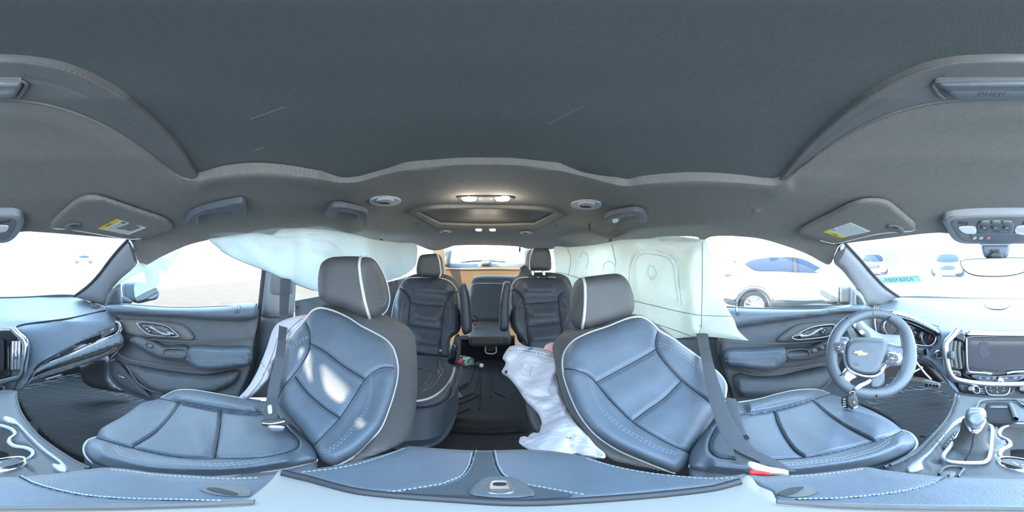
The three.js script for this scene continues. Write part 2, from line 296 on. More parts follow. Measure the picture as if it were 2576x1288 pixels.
const ceilGeo = solid([...sunroofEdge, 2610, 248, 2610, 608, ...rim, -30, 600, -30, 250], { d: ceil, T: 0.03, dir: [0, 1, 0], cell: 8, step: 8,
  g: [{ p: [505, 463, 560, 450, 640, 441, 720, 446, 800, 460, 862, 470, 905, 467, 960, 451, 1040, 436, 1130, 428, 1220, 426, 1320, 429, 1410, 441, 1490, 460, 1550, 476, 1580, 478, 1640, 471, 1730, 465, 1850, 468, 1925, 474, 1950, 476, 1980, 468], w: 14, a: -0.03 }, { p: [0, 290, 100, 300, 200, 328, 290, 370, 370, 425, 440, 470, 490, 482], w: 26, a: -0.012 }, { p: [2576, 290, 2450, 292, 2330, 305, 2230, 335, 2130, 385, 2050, 440, 1985, 485, 1950, 490], w: 26, a: -0.012 }] });
part(headliner, 'lining', ceilGeo, M.headliner);
part(headliner, 'grab_handle_plug', turned(P(551, 513, ceil(551, 513)), [0, -0.7, 0.7], [[0, 0.004], [0.012, 0.0035], [0.0145, 0.001], [0.0145, -0.004]], 20), M.trimGrey, 'round plastic plug cap');
part(headliner, 'grab_handle_plug', turned(P(1905, 527, ceil(1905, 527)), [0, -0.7, 0.7], [[0, 0.004], [0.012, 0.0035], [0.0145, 0.001], [0.0145, -0.004]], 20), M.trimGrey, 'round plastic plug cap');
for (const [x, y] of [[1046, 561], [1399, 566]]) part(headliner, 'coat_hook', turned(P(x, y, ceil(x, y)), [0, -0.8, 0.6], [[0, 0.006], [0.012, 0.005], [0.016, 0.001], [0.016, -0.004]], 16), M.trimGrey);
for (const c of [[1480, 562, 1486, 563, 1485, 582, 1479, 580], [1532, 600, 1538, 600, 1537, 622, 1531, 622], [1625, 604, 1633, 604, 1634, 622, 1626, 623], [957, 600, 962, 601, 962, 621, 957, 622], [985, 612, 988, 613, 986, 623, 983, 622], [1306, 621, 1310, 621, 1309, 634, 1305, 634]]) part(headliner, 'hanging_strap', solid([c[0], c[1], c[0], c[1], c[2], c[3], c[2], c[3], c[4], c[5], c[6], c[7]], { d: (x, y) => ceil(c[0], c[1]) - 0.03, T: 0.004, cell: 5, R: 2, B: 0.002 }), M.plasticDark);

const sunshade = single('sunroof_shade', 'large taut dark woven sunshade filling the sunroof opening', 'sunshade',
  solid([-30, -60, -30, -60, -900, -520, -900, -520, 3500, -520, 3500, -520, 2610, -60, 2610, -60, 2610, 150, 2610, 150, 2500, 148, 2400, 154, 2330, 170, 2240, 208, 2150, 264, 2080, 322, 2010, 392, 1965, 448, 1948, 470, 1948, 470, 1850, 464, 1730, 461, 1640, 467, 1580, 474, 1550, 471, 1490, 455, 1410, 436, 1320, 423, 1220, 420, 1130, 422, 1040, 431, 960, 447, 905, 463, 862, 466, 800, 456, 720, 443, 640, 438, 560, 446, 505, 460, 505, 460, 490, 430, 450, 370, 400, 316, 340, 264, 260, 212, 180, 176, 90, 155, 0, 148, -30, 148], { d: (x, y) => ceil(x, y) + 0.035, T: 0.012, dir: [0, 1, 0], cell: 20 }), M.shade);  // unseen top edge extended and flared out of view to block the sun

function bow(out, crest, low, seamLine, label) {
  const t = thing('sunroof_header_trim', label, 'trim', 'curved sunroof header trims');
  const g = solid(out, { d: (x, y) => ceil(x, y) + 0.012, T: 0.03, dir: [0, 1, 0], cell: 5, R: 8, B: 0.008, g: [{ p: seamLine, w: 4, a: 0.004 }] });
  part(t, 'body', g, M.bow);
  part(t, 'edge_bead', cord(low, (x, y) => ceil(x, y) + 0.004, 0.004), M.bow);
  return [t, g.userData.surf];
}
const [bowL, bowLs] = bow([-30, 150, -30, 150, 0, 150, 90, 157, 180, 178, 260, 214, 340, 266, 400, 318, 450, 372, 490, 432, 505, 456, 505, 456, 480, 456, 462, 450, 440, 436, 390, 398, 310, 342, 220, 296, 130, 266, 60, 254, -30, 250, -30, 250], 0, [-30, 250, 60, 256, 130, 268, 220, 298, 310, 344, 390, 400, 440, 438, 462, 452], [65, 196, 130, 208, 220, 242, 310, 296, 390, 362, 450, 425, 470, 450], 'smooth grey sunroof header trim curving above the passenger sun visor');
const [bowR, bowRs] = bow([2610, 150, 2610, 150, 2500, 150, 2400, 156, 2330, 172, 2240, 210, 2150, 266, 2080, 324, 2010, 394, 1965, 450, 1948, 466, 1948, 466, 1972, 460, 2005, 432, 2060, 388, 2140, 335, 2230, 290, 2330, 262, 2440, 250, 2610, 246, 2610, 246], 0, [2610, 248, 2440, 252, 2330, 264, 2230, 292, 2140, 335, 2060, 388, 2000, 432], [2370, 196, 2300, 210, 2220, 244, 2130, 302, 2050, 370, 1990, 435, 1978, 452], 'smooth grey sunroof header trim curving above the driver sun visor');
{
  const g = solid([2350, 212, 2350, 212, 2362, 208, 2420, 206, 2500, 205, 2610, 205, 2610, 205, 2610, 252, 2610, 252, 2520, 252, 2440, 251, 2415, 250, 2400, 247, 2388, 240, 2372, 224], { d: (x, y) => ceil(x, y) - 0.012, T: 0.03, dir: [0, 1, 0], cell: 7, R: 10, B: 0.018, g: [{ p: [2372, 226, 2420, 226, 2500, 224, 2600, 224], w: 5, a: 0.008 }] });
  const h = part(bowR, 'pull_handle', g, M.plastic, 'recessed pull handle embossed PUSH');
  const font = await new FontLoader().loadAsync('fonts/droid/droid_sans_regular.typeface.json'), tx = new TextGeometry('PUSH', { font, size: 0.0135, depth: 0.0012, curveSegments: 5 });
  tx.computeBoundingBox(); tx.translate(-tx.boundingBox.max.x / 2, -0.00675, 0); tx.scale(1.5, 1, 1); tx.rotateX(0.5); const at = P(2495, 238, g.userData.surf(2495, 238) - 0.004); tx.translate(at.x, at.y, at.z);
  part(h, 'lettering', tx, M.plasticDark, 'embossed word PUSH');
  part(bowR, 'handle_recess', cord([2376, 248, 2362, 236, 2352, 222, 2348, 212, 2356, 206, 2380, 203, 2450, 201, 2610, 200], (x, y) => ceil(x, y) - 0.004, 0.005), M.trimGrey);
  const k = solid([-30, 205, -30, 205, 30, 207, 55, 208, 56, 214, 46, 232, 36, 244, 24, 249, -30, 252, -30, 252], { d: (x, y) => ceil(x, y) - 0.012, T: 0.03, dir: [0, 1, 0], cell: 7, R: 10, B: 0.018, g: [{ p: [-30, 224, 20, 224, 46, 222], w: 5, a: 0.008 }] });
  part(bowL, 'pull_handle', k, M.trimGrey, 'end of the recessed pull handle');
  part(bowL, 'handle_recess', cord([-30, 200, 30, 203, 58, 205, 67, 211, 60, 226, 46, 248], (x, y) => ceil(x, y) - 0.004, 0.005), M.trimGrey);
}
// scuffs on the shade: pale rubbed streaks, thin deposits of dust
{
  const s = (x, y) => ceil(x, y) + 0.035, dust = mat({ color: L(0.19, 0.21, 0.205), roughness: 1 });
  for (const l of [[1378, 312, 1420, 290, 1472, 264], [1290, 401, 1283, 396], [630, 300, 680, 282, 720, 268], [634, 380, 648, 376, 664, 370], [1345, 388, 1360, 383]]) part(sunshade, 'scuff_mark', cord(l, s, 0.0012, false, 0.0004), dust);
}

// lot outside, at its real level
const lot = struct('ground', box(new THREE.Vector3(0, -0.05, -45), 260, 0.1, 120), M.lot, 'sunlit pale concrete lot outside the windows');
struct('ground_dirt', box(new THREE.Vector3(-9.5, -0.02, -24), 9, 0.1, 22), M.dirt, 'dry brown dirt beyond the rear side window');
// cabin floor
{
  const y = EYE - FLOOR - 0.05, b = (x0, x1, z0, z1) => box(new THREE.Vector3((x0 + x1) / 2, y, -(z0 + z1) / 2), x1 - x0, 0.1, z1 - z0);
  struct('floor', merge(b(-2.55, 2.55, 0.55, 2.72), b(-3.2, -1.75, 2.72, 3.5), b(1.6, 3.2, 2.72, 3.5), b(-0.95, 0.95, 2.72, 5.1)), M.carpet, 'black carpet of the cabin floor');
  struct('wall_front', merge(box(new THREE.Vector3(-2.5, EYE - 0.56, -3.42), 1.5, 0.38, 0.06), box(new THREE.Vector3(2.45, EYE - 0.56, -3.42), 1.7, 0.38, 0.06)), M.carpet, 'dark carpeted firewall at the end of the footwells');
}
// glass
const wsD = field([[-60, 560, 2.28, 760, 3.12], [2640, 560, 2.28, 760, 3.12]]);
const pane = (n, ol, d, label) => struct(n, solid(ol, { d, T: 0.004, cell: 40 }), M.glass, label);
pane('window_1', [-30, 575, -30, 575, 330, 590, 345, 600, 270, 668, 190, 755, 190, 755, -30, 760, -30, 760], wsD, 'windshield glass in front of the passenger side');
pane('window_2', [2610, 575, 2610, 575, 2125, 600, 2110, 605, 2180, 690, 2270, 756, 2270, 756, 2610, 762, 2610, 762], wsD, 'windshield glass in front of the driver side');
pane('window_3', [300, 700, 350, 650, 450, 605, 560, 580, 690, 570, 690, 570, 672, 700, 655, 775, 655, 775, 440, 785, 300, 778, 290, 772], (x, y) => 2.64, 'front passenger side window glass');
pane('window_4', [1770, 580, 1770, 580, 1900, 580, 1980, 605, 2080, 655, 2150, 720, 2190, 775, 2190, 775, 2050, 785, 1770, 785, 1770, 785], (x, y) => 2.64, 'driver side window glass');
pane('window_5', [738, 690, 738, 690, 1060, 660, 1060, 660, 1030, 700, 740, 762, 740, 762], field([[738, 600, 2.8, 800, 2.8], [1000, 600, 3.5, 800, 3.5], [1060, 600, 4.3, 800, 4.3]]), 'rear passenger side window glass');
pane('window_6', [1122, 610, 1122, 610, 1326, 610, 1326, 610, 1326, 668, 1326, 668, 1122, 668, 1122, 668], 4.98, 'rear window glass of the tailgate');
pane('window_7', [1380, 615, 1380, 615, 1770, 590, 1770, 590, 1770, 790, 1770, 790, 1380, 720, 1380, 720], field([[1380, 600, 4.3, 800, 4.3], [1500, 600, 3.5, 800, 3.5], [1770, 600, 2.8, 800, 2.8]]), 'rear driver side window glass behind the airbag curtain');
// defroster lines and wiper on the rear window
{
  const rw = thing('rear_wiper', 'black wiper resting on the rear window', 'wiper');
  part(rw, 'blade', cord([1160, 660, 1200, 656.5, 1250, 657.5, 1272, 659.5], 5.02, 0.008), M.plasticDark);
  part(rw, 'arm', cord([1221, 662, 1230, 656, 1245, 656.5], 5.04, 0.012), M.plasticDark);
}
// rear walls and tailgate
{
  const L1 = field([[640, 600, 2.66, 1000, 2.66], [760, 600, 2.76, 1000, 2.7], [1000, 600, 3.5, 1000, 3.4], [1062, 600, 4.3, 1000, 4.2]]);
  struct('wall_left', solid([742, 757, 742, 757, 800, 746, 900, 728, 1000, 704, 1062, 690, 1062, 690, 1062, 880, 1062, 880, 742, 1010, 742, 1010], { d: (x, y) => L1(x, y) + 0.03, T: 0.06, cell: 16, g: [{ p: [742, 780, 800, 768, 1000, 720], w: 5, a: 0.015 }] }), M.plastic, 'rear passenger door panel behind the front seat');
  const R1 = field([[1390, 600, 4.3, 1000, 4.2], [1500, 600, 3.5, 1000, 3.4], [1700, 600, 2.84, 1000, 2.76], [1815, 600, 2.72, 1000, 2.7]]);
  struct('wall_right', solid([1390, 690, 1390, 690, 1500, 722, 1700, 765, 1770, 775, 1770, 775, 1770, 1010, 1770, 1010, 1390, 880, 1390, 880], { d: (x, y) => R1(x, y) + 0.03, T: 0.06, cell: 20 }), M.plasticDark, 'rear driver door panel hidden behind the airbag curtain');
  const tg = thing('tailgate', 'pale blue grey tailgate trim under the rear window', 'tailgate');
  part(tg, 'lower_trim', solid([1110, 661, 1110, 661, 1206, 662, 1210, 657.5, 1234, 657.5, 1238, 662, 1330, 661, 1330, 661, 1330, 720, 1330, 720, 1110, 720, 1110, 720], { d: 4.9, T: 0.05, cell: 8, R: 4, B: 0.03 }), M.plastic);
  part(tg, 'latch_cover', solid([1208, 659, 1212, 657, 1232, 657, 1236, 659, 1234, 668, 1210, 668], { d: 4.86, T: 0.03, cell: 4, R: 4, B: 0.02 }), M.plastic);
  const dp = thing('rear_pillar_trim', 'grey plastic rear pillar trim with a slotted vent beside the rear window', 'trim', 'rear pillar trims');
  part(dp, 'panel', solid([1112, 625, 1112, 625, 1124, 627, 1136, 630, 1134, 650, 1133, 670, 1133, 670, 1116, 668, 1116, 668], { d: 4.82, T: 0.06, cell: 6, R: 4, B: 0.02 }), M.plastic);
  part(dp, 'vent', solid([1119, 646, 1119, 646, 1126, 646, 1126, 646, 1126, 666, 1126, 666, 1119, 665, 1119, 665], { d: 4.79, T: 0.01, cell: 4, R: 1.5, B: 0.005 }), M.trimGrey);
  const dq = thing('rear_pillar_trim', 'grey plastic rear pillar trim behind the second row headrest with chrome posts', 'trim', 'rear pillar trims');
  part(dq, 'panel', solid([1313, 622, 1313, 622, 1332, 626, 1336, 640, 1334, 672, 1334, 672, 1314, 668, 1314, 668], { d: 4.82, T: 0.06, cell: 6, R: 4, B: 0.02 }), M.plastic);
}
// pillars
{
  const ap = (flip, label) => {
    const t = thing('windshield_pillar_trim', label, 'pillar', 'windshield pillars'), m = (a) => { const r = []; for (let i = 0; i < a.length; i += 2) r.push(flip(a[i], a[i + 1])[0], flip(a[i], a[i + 1])[1]); return r; };
    return [t, m];
  };
  const id = (x, y) => [x, y];
  const [a] = ap(id, 'grey windshield pillar trim on the passenger side below the visor');
  part(a, 'body', solid([320, 604, 320, 604, 338, 616, 344, 645, 346, 662, 300, 706, 286, 722, 272, 745, 264, 770, 264, 770, 224, 758, 186, 747, 186, 747, 226, 716, 252, 688, 275, 657, 300, 628], { d: field([[180, 600, 2.5, 770, 2.95], [350, 600, 2.42, 770, 2.6]]), T: 0.06, cell: 8, R: 22, B: 0.05 }), M.pillar);
  part(a, 'clip_slot', solid([321, 606, 326, 608, 336, 630, 344, 656, 343, 664, 338, 656, 330, 632], { d: 2.36, T: 0.02, cell: 5, R: 3, B: 0.004 }), M.plasticDark);
  part(a, 'glass_seal', cord([322, 603, 300, 626, 275, 656, 252, 687, 226, 715, 186, 746], field([[180, 600, 2.45, 770, 2.93], [350, 600, 2.4, 770, 2.6]]), 0.006), M.plasticDark);
  const [b] = ap(id, 'grey windshield pillar trim on the driver side, pulled open at its top');
  part(b, 'body', solid([2126, 614, 2126, 614, 2112, 618, 2103, 640, 2098, 660, 2118, 680, 2150, 722, 2176, 770, 2176, 770, 2212, 770, 2235, 758, 2262, 748, 2262, 748, 2226, 722, 2195, 690, 2165, 655], { d: field([[2090, 600, 2.42, 770, 2.6], [2262, 600, 2.5, 770, 2.95]]), T: 0.06, cell: 8, R: 22, B: 0.05 }), M.pillar);
  part(b, 'open_socket', solid([2113, 618, 2113, 618, 2124, 615, 2128, 620, 2120, 642, 2110, 656, 2099, 660, 2096, 650, 2104, 634], { d: 2.35, T: 0.02, cell: 5, R: 3, B: 0.003 }), M.plasticDark);
  part(b, 'clip', solid([2114, 620, 2125, 616, 2123, 626, 2114, 630], { d: 2.33, T: 0.01, cell: 4, R: 2, B: 0.003 }), M.mark);
  part(b, 'glass_seal', cord([2126, 612, 2165, 654, 2195, 689, 2226, 721, 2262, 747], field([[2090, 600, 2.4, 770, 2.6], [2262, 600, 2.45, 770, 2.93]]), 0.006), M.plasticDark);
  // corner sails of the door windows
  for (const [ol, la] of [[[266, 768, 266, 768, 270, 745, 287, 724, 304, 712, 304, 712, 306, 740, 308, 768, 308, 768], 'black triangular corner panel ahead of the passenger window'], [[2180, 772, 2180, 772, 2172, 748, 2158, 732, 2142, 726, 2142, 726, 2140, 750, 2142, 775, 2142, 775], 'pale triangular corner panel ahead of the driver window']]) {
    const s = thing('window_corner_panel', la, 'trim'); part(s, 'panel', solid(ol, { d: 2.58, T: 0.05, cell: 6, R: 6, B: 0.02 }), la[0] === 'b' ? M.plastic : M.pillar); part(s, 'inset', solid(la[0] === 'b' ? [277, 764, 280, 745, 294, 730, 300, 742, 302, 764] : [2157, 768, 2155, 742, 2164, 748, 2174, 768], { d: 2.56, T: 0.01, cell: 5, R: 3, B: 0.004 }), M.plasticDark);
  }
  const c = thing('center_pillar_trim', 'tall grey centre pillar trim with a belt slider beside the passenger belt', 'pillar', 'centre pillars');
  const bp = field([[640, 600, 2.68, 1000, 2.62], [700, 600, 2.6, 1000, 2.55], [752, 600, 2.72, 1000, 2.66]]);
  part(c, 'upper_trim', solid([664, 660, 664, 660, 748, 660, 748, 660, 744, 730, 739, 795, 739, 795, 672, 797, 655, 795, 655, 795, 659, 730], { d: bp, T: 0.08, cell: 9, R: 8, B: 0.02 }), M.pillar);
  part(c, 'lower_trim', solid([640, 797, 655, 797, 672, 799, 739, 797, 739, 797, 738, 880, 730, 1000, 730, 1000, 560, 1000, 560, 1000, 590, 940, 620, 860, 640, 800], { d: bp, T: 0.08, cell: 10, R: 8, B: 0.02 }), M.plastic);
  part(c, 'belt_slider', solid([682, 690, 682, 690, 735, 690, 735, 690, 735, 738, 728, 741, 686, 741, 680, 736], { d: (x, y) => bp(x, y) - 0.02, T: 0.02, cell: 8, R: 5, B: 0.006 }), M.trimGrey);
  part(c, 'door_seal', cord([664, 672, 659, 720, 652, 790, 648, 850, 638, 920, 616, 985], (x, y) => 2.6, 0.009), M.plasticDark);
  const e = thing('center_pillar_trim', 'dark centre pillar trim behind the driver belt under the airbag curtain', 'pillar', 'centre pillars');
  part(e, 'lower_trim', solid([1692, 845, 1692, 845, 1808, 845, 1808, 845, 1840, 880, 1870, 940, 1900, 1005, 1900, 1005, 1740, 1000, 1700, 950], { d: 2.66, T: 0.08, cell: 12, R: 8, B: 0.02 }), M.plastic);
  part(e, 'upper_trim', solid([1700, 600, 1700, 600, 1765, 600, 1765, 600, 1790, 780, 1806, 850, 1806, 850, 1700, 850, 1700, 850], { d: 2.64, T: 0.08, cell: 20, R: 8, B: 0.02 }), M.pillar);
  part(e, 'door_seal', cord([1803, 850, 1808, 900, 1820, 945, 1836, 980, 1848, 1002], 2.5, 0.009), M.plasticDark);
}
// ---------------------------------------------------------------- front seats
function seams(parent, lists, surf, r = 0.0018) { for (const l of lists) part(parent, 'seam', cord(l, surf, r, false, 0.0014, 8), M.seam); }
function stitchRows(parent, lists, surf, off = 4) { for (const l of lists) { part(parent, 'stitching', stitches(l, surf), M.thread); } }
// passenger seat (inboard bolster towards the eye)
{
  const t = thing('car_seat', 'black leather front passenger seat with white piping and sun patches on its backrest', 'car seat', 'front seats');
  const bd = (x, y) => 1.40 + (1130 - y) / 355 * 0.42 - (x - 850) * 0.0004;
  // shell: side and top behind the face
  const shellD = (x, y) => { const e = Math.max(0, (x - 935) / 110), f = Math.max(0, (820 - y) / 60); return bd(x, y) + 0.03 + 0.16 * Math.pow(e, 1.6) + 0.05 * Math.min(1, f) * (x > 820 ? 1 : 0.4); };
  part(t, 'backrest_shell', solid([784, 783, 800, 774, 830, 767, 880, 770, 960, 793, 1018, 820, 1040, 838, 1047, 873, 1050, 930, 1049, 994, 1041, 1056, 1023, 1104, 985, 1128, 937, 1147, 880, 1166, 842, 1170, 800, 1140, 720, 1030, 705, 990, 722, 880, 752, 830], { d: shellD, T: 0.1, cell: 12, R: 14, B: 0.02,
    g: [{ p: [990, 860, 1015, 850, 1042, 842], w: 3, a: 0.008 }, { p: [1008, 860, 1018, 900, 1020, 960, 1012, 1020, 995, 1062, 970, 1100, 935, 1143], w: 3, a: 0.007 }, { p: [1045, 1024, 1015, 1042, 993, 1060], w: 3, a: 0.007 }] }), M.leatherDark);
  const bs = [[770, 812, 778, 834, 780, 859, 777, 881, 763, 909, 738, 944, 713, 974, 698, 1006], [780, 864, 813, 882, 862, 919, 917, 954], [991, 926, 970, 924, 952, 929, 930, 944, 918, 956, 890, 1000, 856, 1051, 820, 1090, 791, 1120], [742, 947, 770, 984, 813, 1023, 855, 1052]];
  const face = solid([773, 797, 788, 781, 806, 775, 837, 782, 877, 800, 907, 820, 944, 839, 970, 855, 986, 873, 996, 900, 1000, 926, 997, 960, 991, 985, 980, 1021, 958, 1075, 931, 1108, 896, 1143, 864, 1162, 842, 1171, 818, 1163, 800, 1150, 791, 1128, 770, 1100, 740, 1065, 715, 1035, 697, 1012, 697, 980, 705, 930, 714, 880, 730, 850, 755, 820], { d: (x, y) => bd(x, y) + 0.02, T: 0.06, cell: 4, R: 34, B: 0.05,
    g: [...bs.map((p) => ({ p, w: 5, a: 0.014 })), { p: [760, 880, 735, 925, 715, 955], w: 26, a: -0.02 }, { p: [985, 950, 960, 1030, 915, 1090, 860, 1130, 820, 1145], w: 30, a: -0.03 }, { p: [850, 850, 930, 890], w: 50, a: -0.02 }, { p: [800, 930, 870, 990], w: 36, a: -0.012 }, { p: [740, 1000, 800, 1060], w: 36, a: -0.014 }] });
  const f = part(t, 'backrest', face, M.leather); const fs = face.userData.surf;
  seams(f, bs, fs);
  stitchRows(f, [[931, 940, 931, 970, 928, 997, 917, 1032, 886, 1075, 850, 1113, 822, 1131, 799, 1132], [935, 943, 935, 972, 932, 1000, 921, 1036, 890, 1080, 853, 1118, 824, 1137, 801, 1138], [780, 846, 763, 850, 740, 866, 722, 882], [780, 850, 765, 854, 743, 870, 724, 886]], fs);
  part(f, 'piping', cord([714, 890, 730, 852, 755, 820, 773, 797, 788, 781, 806, 775, 837, 782, 877, 800, 907, 820, 944, 839, 970, 855, 986, 873, 996, 900, 1000, 926, 997, 960, 991, 985, 980, 1021, 958, 1075, 931, 1108, 896, 1143, 864, 1162, 842, 1171], (x, y) => bd(x, y) + 0.012, 0.0042), M.piping, 'white piping');
  part(f, 'stitching', stitches([845, 781, 885, 799, 912, 814, 950, 833, 978, 849, 994, 868, 1003, 897, 1007, 926, 1005, 960, 999, 990, 987, 1026, 966, 1078, 939, 1113], (x, y) => shellD(x, y) - 0.016, 0.006, 0.004), M.thread);
  const cs = [[400, 1003, 452, 1013, 557, 1033, 656, 1043, 690, 1048], [242, 1102, 331, 1127, 425, 1147, 480, 1153, 541, 1154, 648, 1153, 697, 1145, 731, 1136, 750, 1124, 750, 1108, 727, 1083, 700, 1050], [452, 1014, 436, 1040, 391, 1089, 331, 1127], [557, 1033, 554, 1075, 541, 1153]];
  const cush = solid([212, 1125, 224, 1107, 241, 1100, 253, 1080, 313, 1045, 358, 1014, 400, 1003, 427, 989, 447, 982, 480, 981, 515, 986, 602, 1001, 654, 1008, 697, 1014, 740, 1066, 791, 1128, 799, 1157, 760, 1170, 701, 1181, 641, 1189, 561, 1197, 400, 1197, 279, 1179, 235, 1162, 216, 1143], { h: 0.51, T: 0.12, cell: 4, R: 40, B: 0.04,
    g: [...cs.map((p) => ({ p, w: 5, a: 0.010 })), { p: [260, 1140, 360, 1168, 480, 1178, 620, 1174, 720, 1158], w: 16, a: -0.018 }, { p: [450, 995, 560, 1012, 640, 1024], w: 14, a: -0.02 }, { p: [480, 1090, 500, 1130], w: 40, a: -0.012 }, { p: [620, 1090, 680, 1110], w: 40, a: -0.01 }] });
  const c = part(t, 'cushion', cush, M.leather), ss = cush.userData.surf;
  seams(c, cs, ss);
  stitchRows(c, [[288, 1118, 288, 1127, 302, 1143, 358, 1156, 447, 1166, 518, 1172, 596, 1169, 641, 1163, 675, 1152], [296, 1118, 297, 1126, 310, 1139, 362, 1151, 449, 1161, 518, 1167, 594, 1164, 638, 1158, 668, 1149], [442, 1008, 455, 998, 477, 995, 534, 1005, 589, 1017, 614, 1028, 626, 1038], [449, 1010, 459, 1002, 478, 999, 533, 1009, 586, 1021, 608, 1030, 618, 1039]], ss);
  part(c, 'piping', cord([241, 1102, 224, 1108, 213, 1124, 217, 1144, 236, 1163, 279, 1178, 330, 1187], (x, y) => 0.515 * F / (y - CYP), 0.005), M.piping, 'white piping');
  part(c, 'piping', cord([402, 1003, 427, 989, 447, 982, 480, 981, 515, 986, 602, 1001, 654, 1008], (x, y) => 0.51 * F / (y - CYP), 0.0036), M.piping, 'white piping');
  part(c, 'piping', cord([540, 1197, 561, 1196, 641, 1188, 701, 1180, 760, 1168, 798, 1157], (x, y) => 0.505 * F / (y - CYP), 0.004), M.piping, 'white piping');
  // headrest: front pad and winged side
  const hr = solid([800, 726, 801, 690, 809, 662, 828, 649, 859, 645, 907, 645, 928, 646, 949, 662, 965, 691, 977, 731, 979, 760, 970, 784, 949, 799, 930, 802, 900, 790, 859, 774, 822, 764, 804, 749], { d: (x, y) => 1.80 + (x > 915 ? (x - 915) / 65 * 0.10 : (915 - x) / 115 * 0.05) + (720 - y) * 0.0003, T: 0.06, cell: 7, R: 26, B: 0.06 });
  const h = part(t, 'headrest', hr, M.leatherDark);
  part(h, 'piping', cord([907, 646, 904, 664, 907, 700, 913, 735, 920, 768, 930, 801], hr.userData.surf, 0.005), M.piping, 'white piping');
  part(h, 'piping', cord([905, 648, 918, 645, 936, 648, 952, 665, 967, 693, 978, 731, 980, 758, 972, 781, 958, 795], (x, y) => hr.userData.surf(x, y), 0.0026), M.piping, 'white piping');
  part(h, 'release_button', merge(turned(P(960, 757, hr.userData.surf(960, 757)), [0.6, 0.1, 0.8], [[0, 0.006], [0.007, 0.005], [0.0095, 0.001], [0.011, 0.003], [0.017, 0.004], [0.019, 0.001], [0.02, -0.004]], 24, 1.2)), M.plastic);
  part(t, 'headrest_post', tube3([P(948, 790, 1.84), P(950, 806, 1.83)], 0.011), M.satin);
  part(t, 'post_collar', turned(P(950, 803, 1.84), [0.2, 1, 0.3], [[0, 0.004], [0.018, 0.004], [0.022, 0], [0.022, -0.006]], 20), M.trimGrey);
}
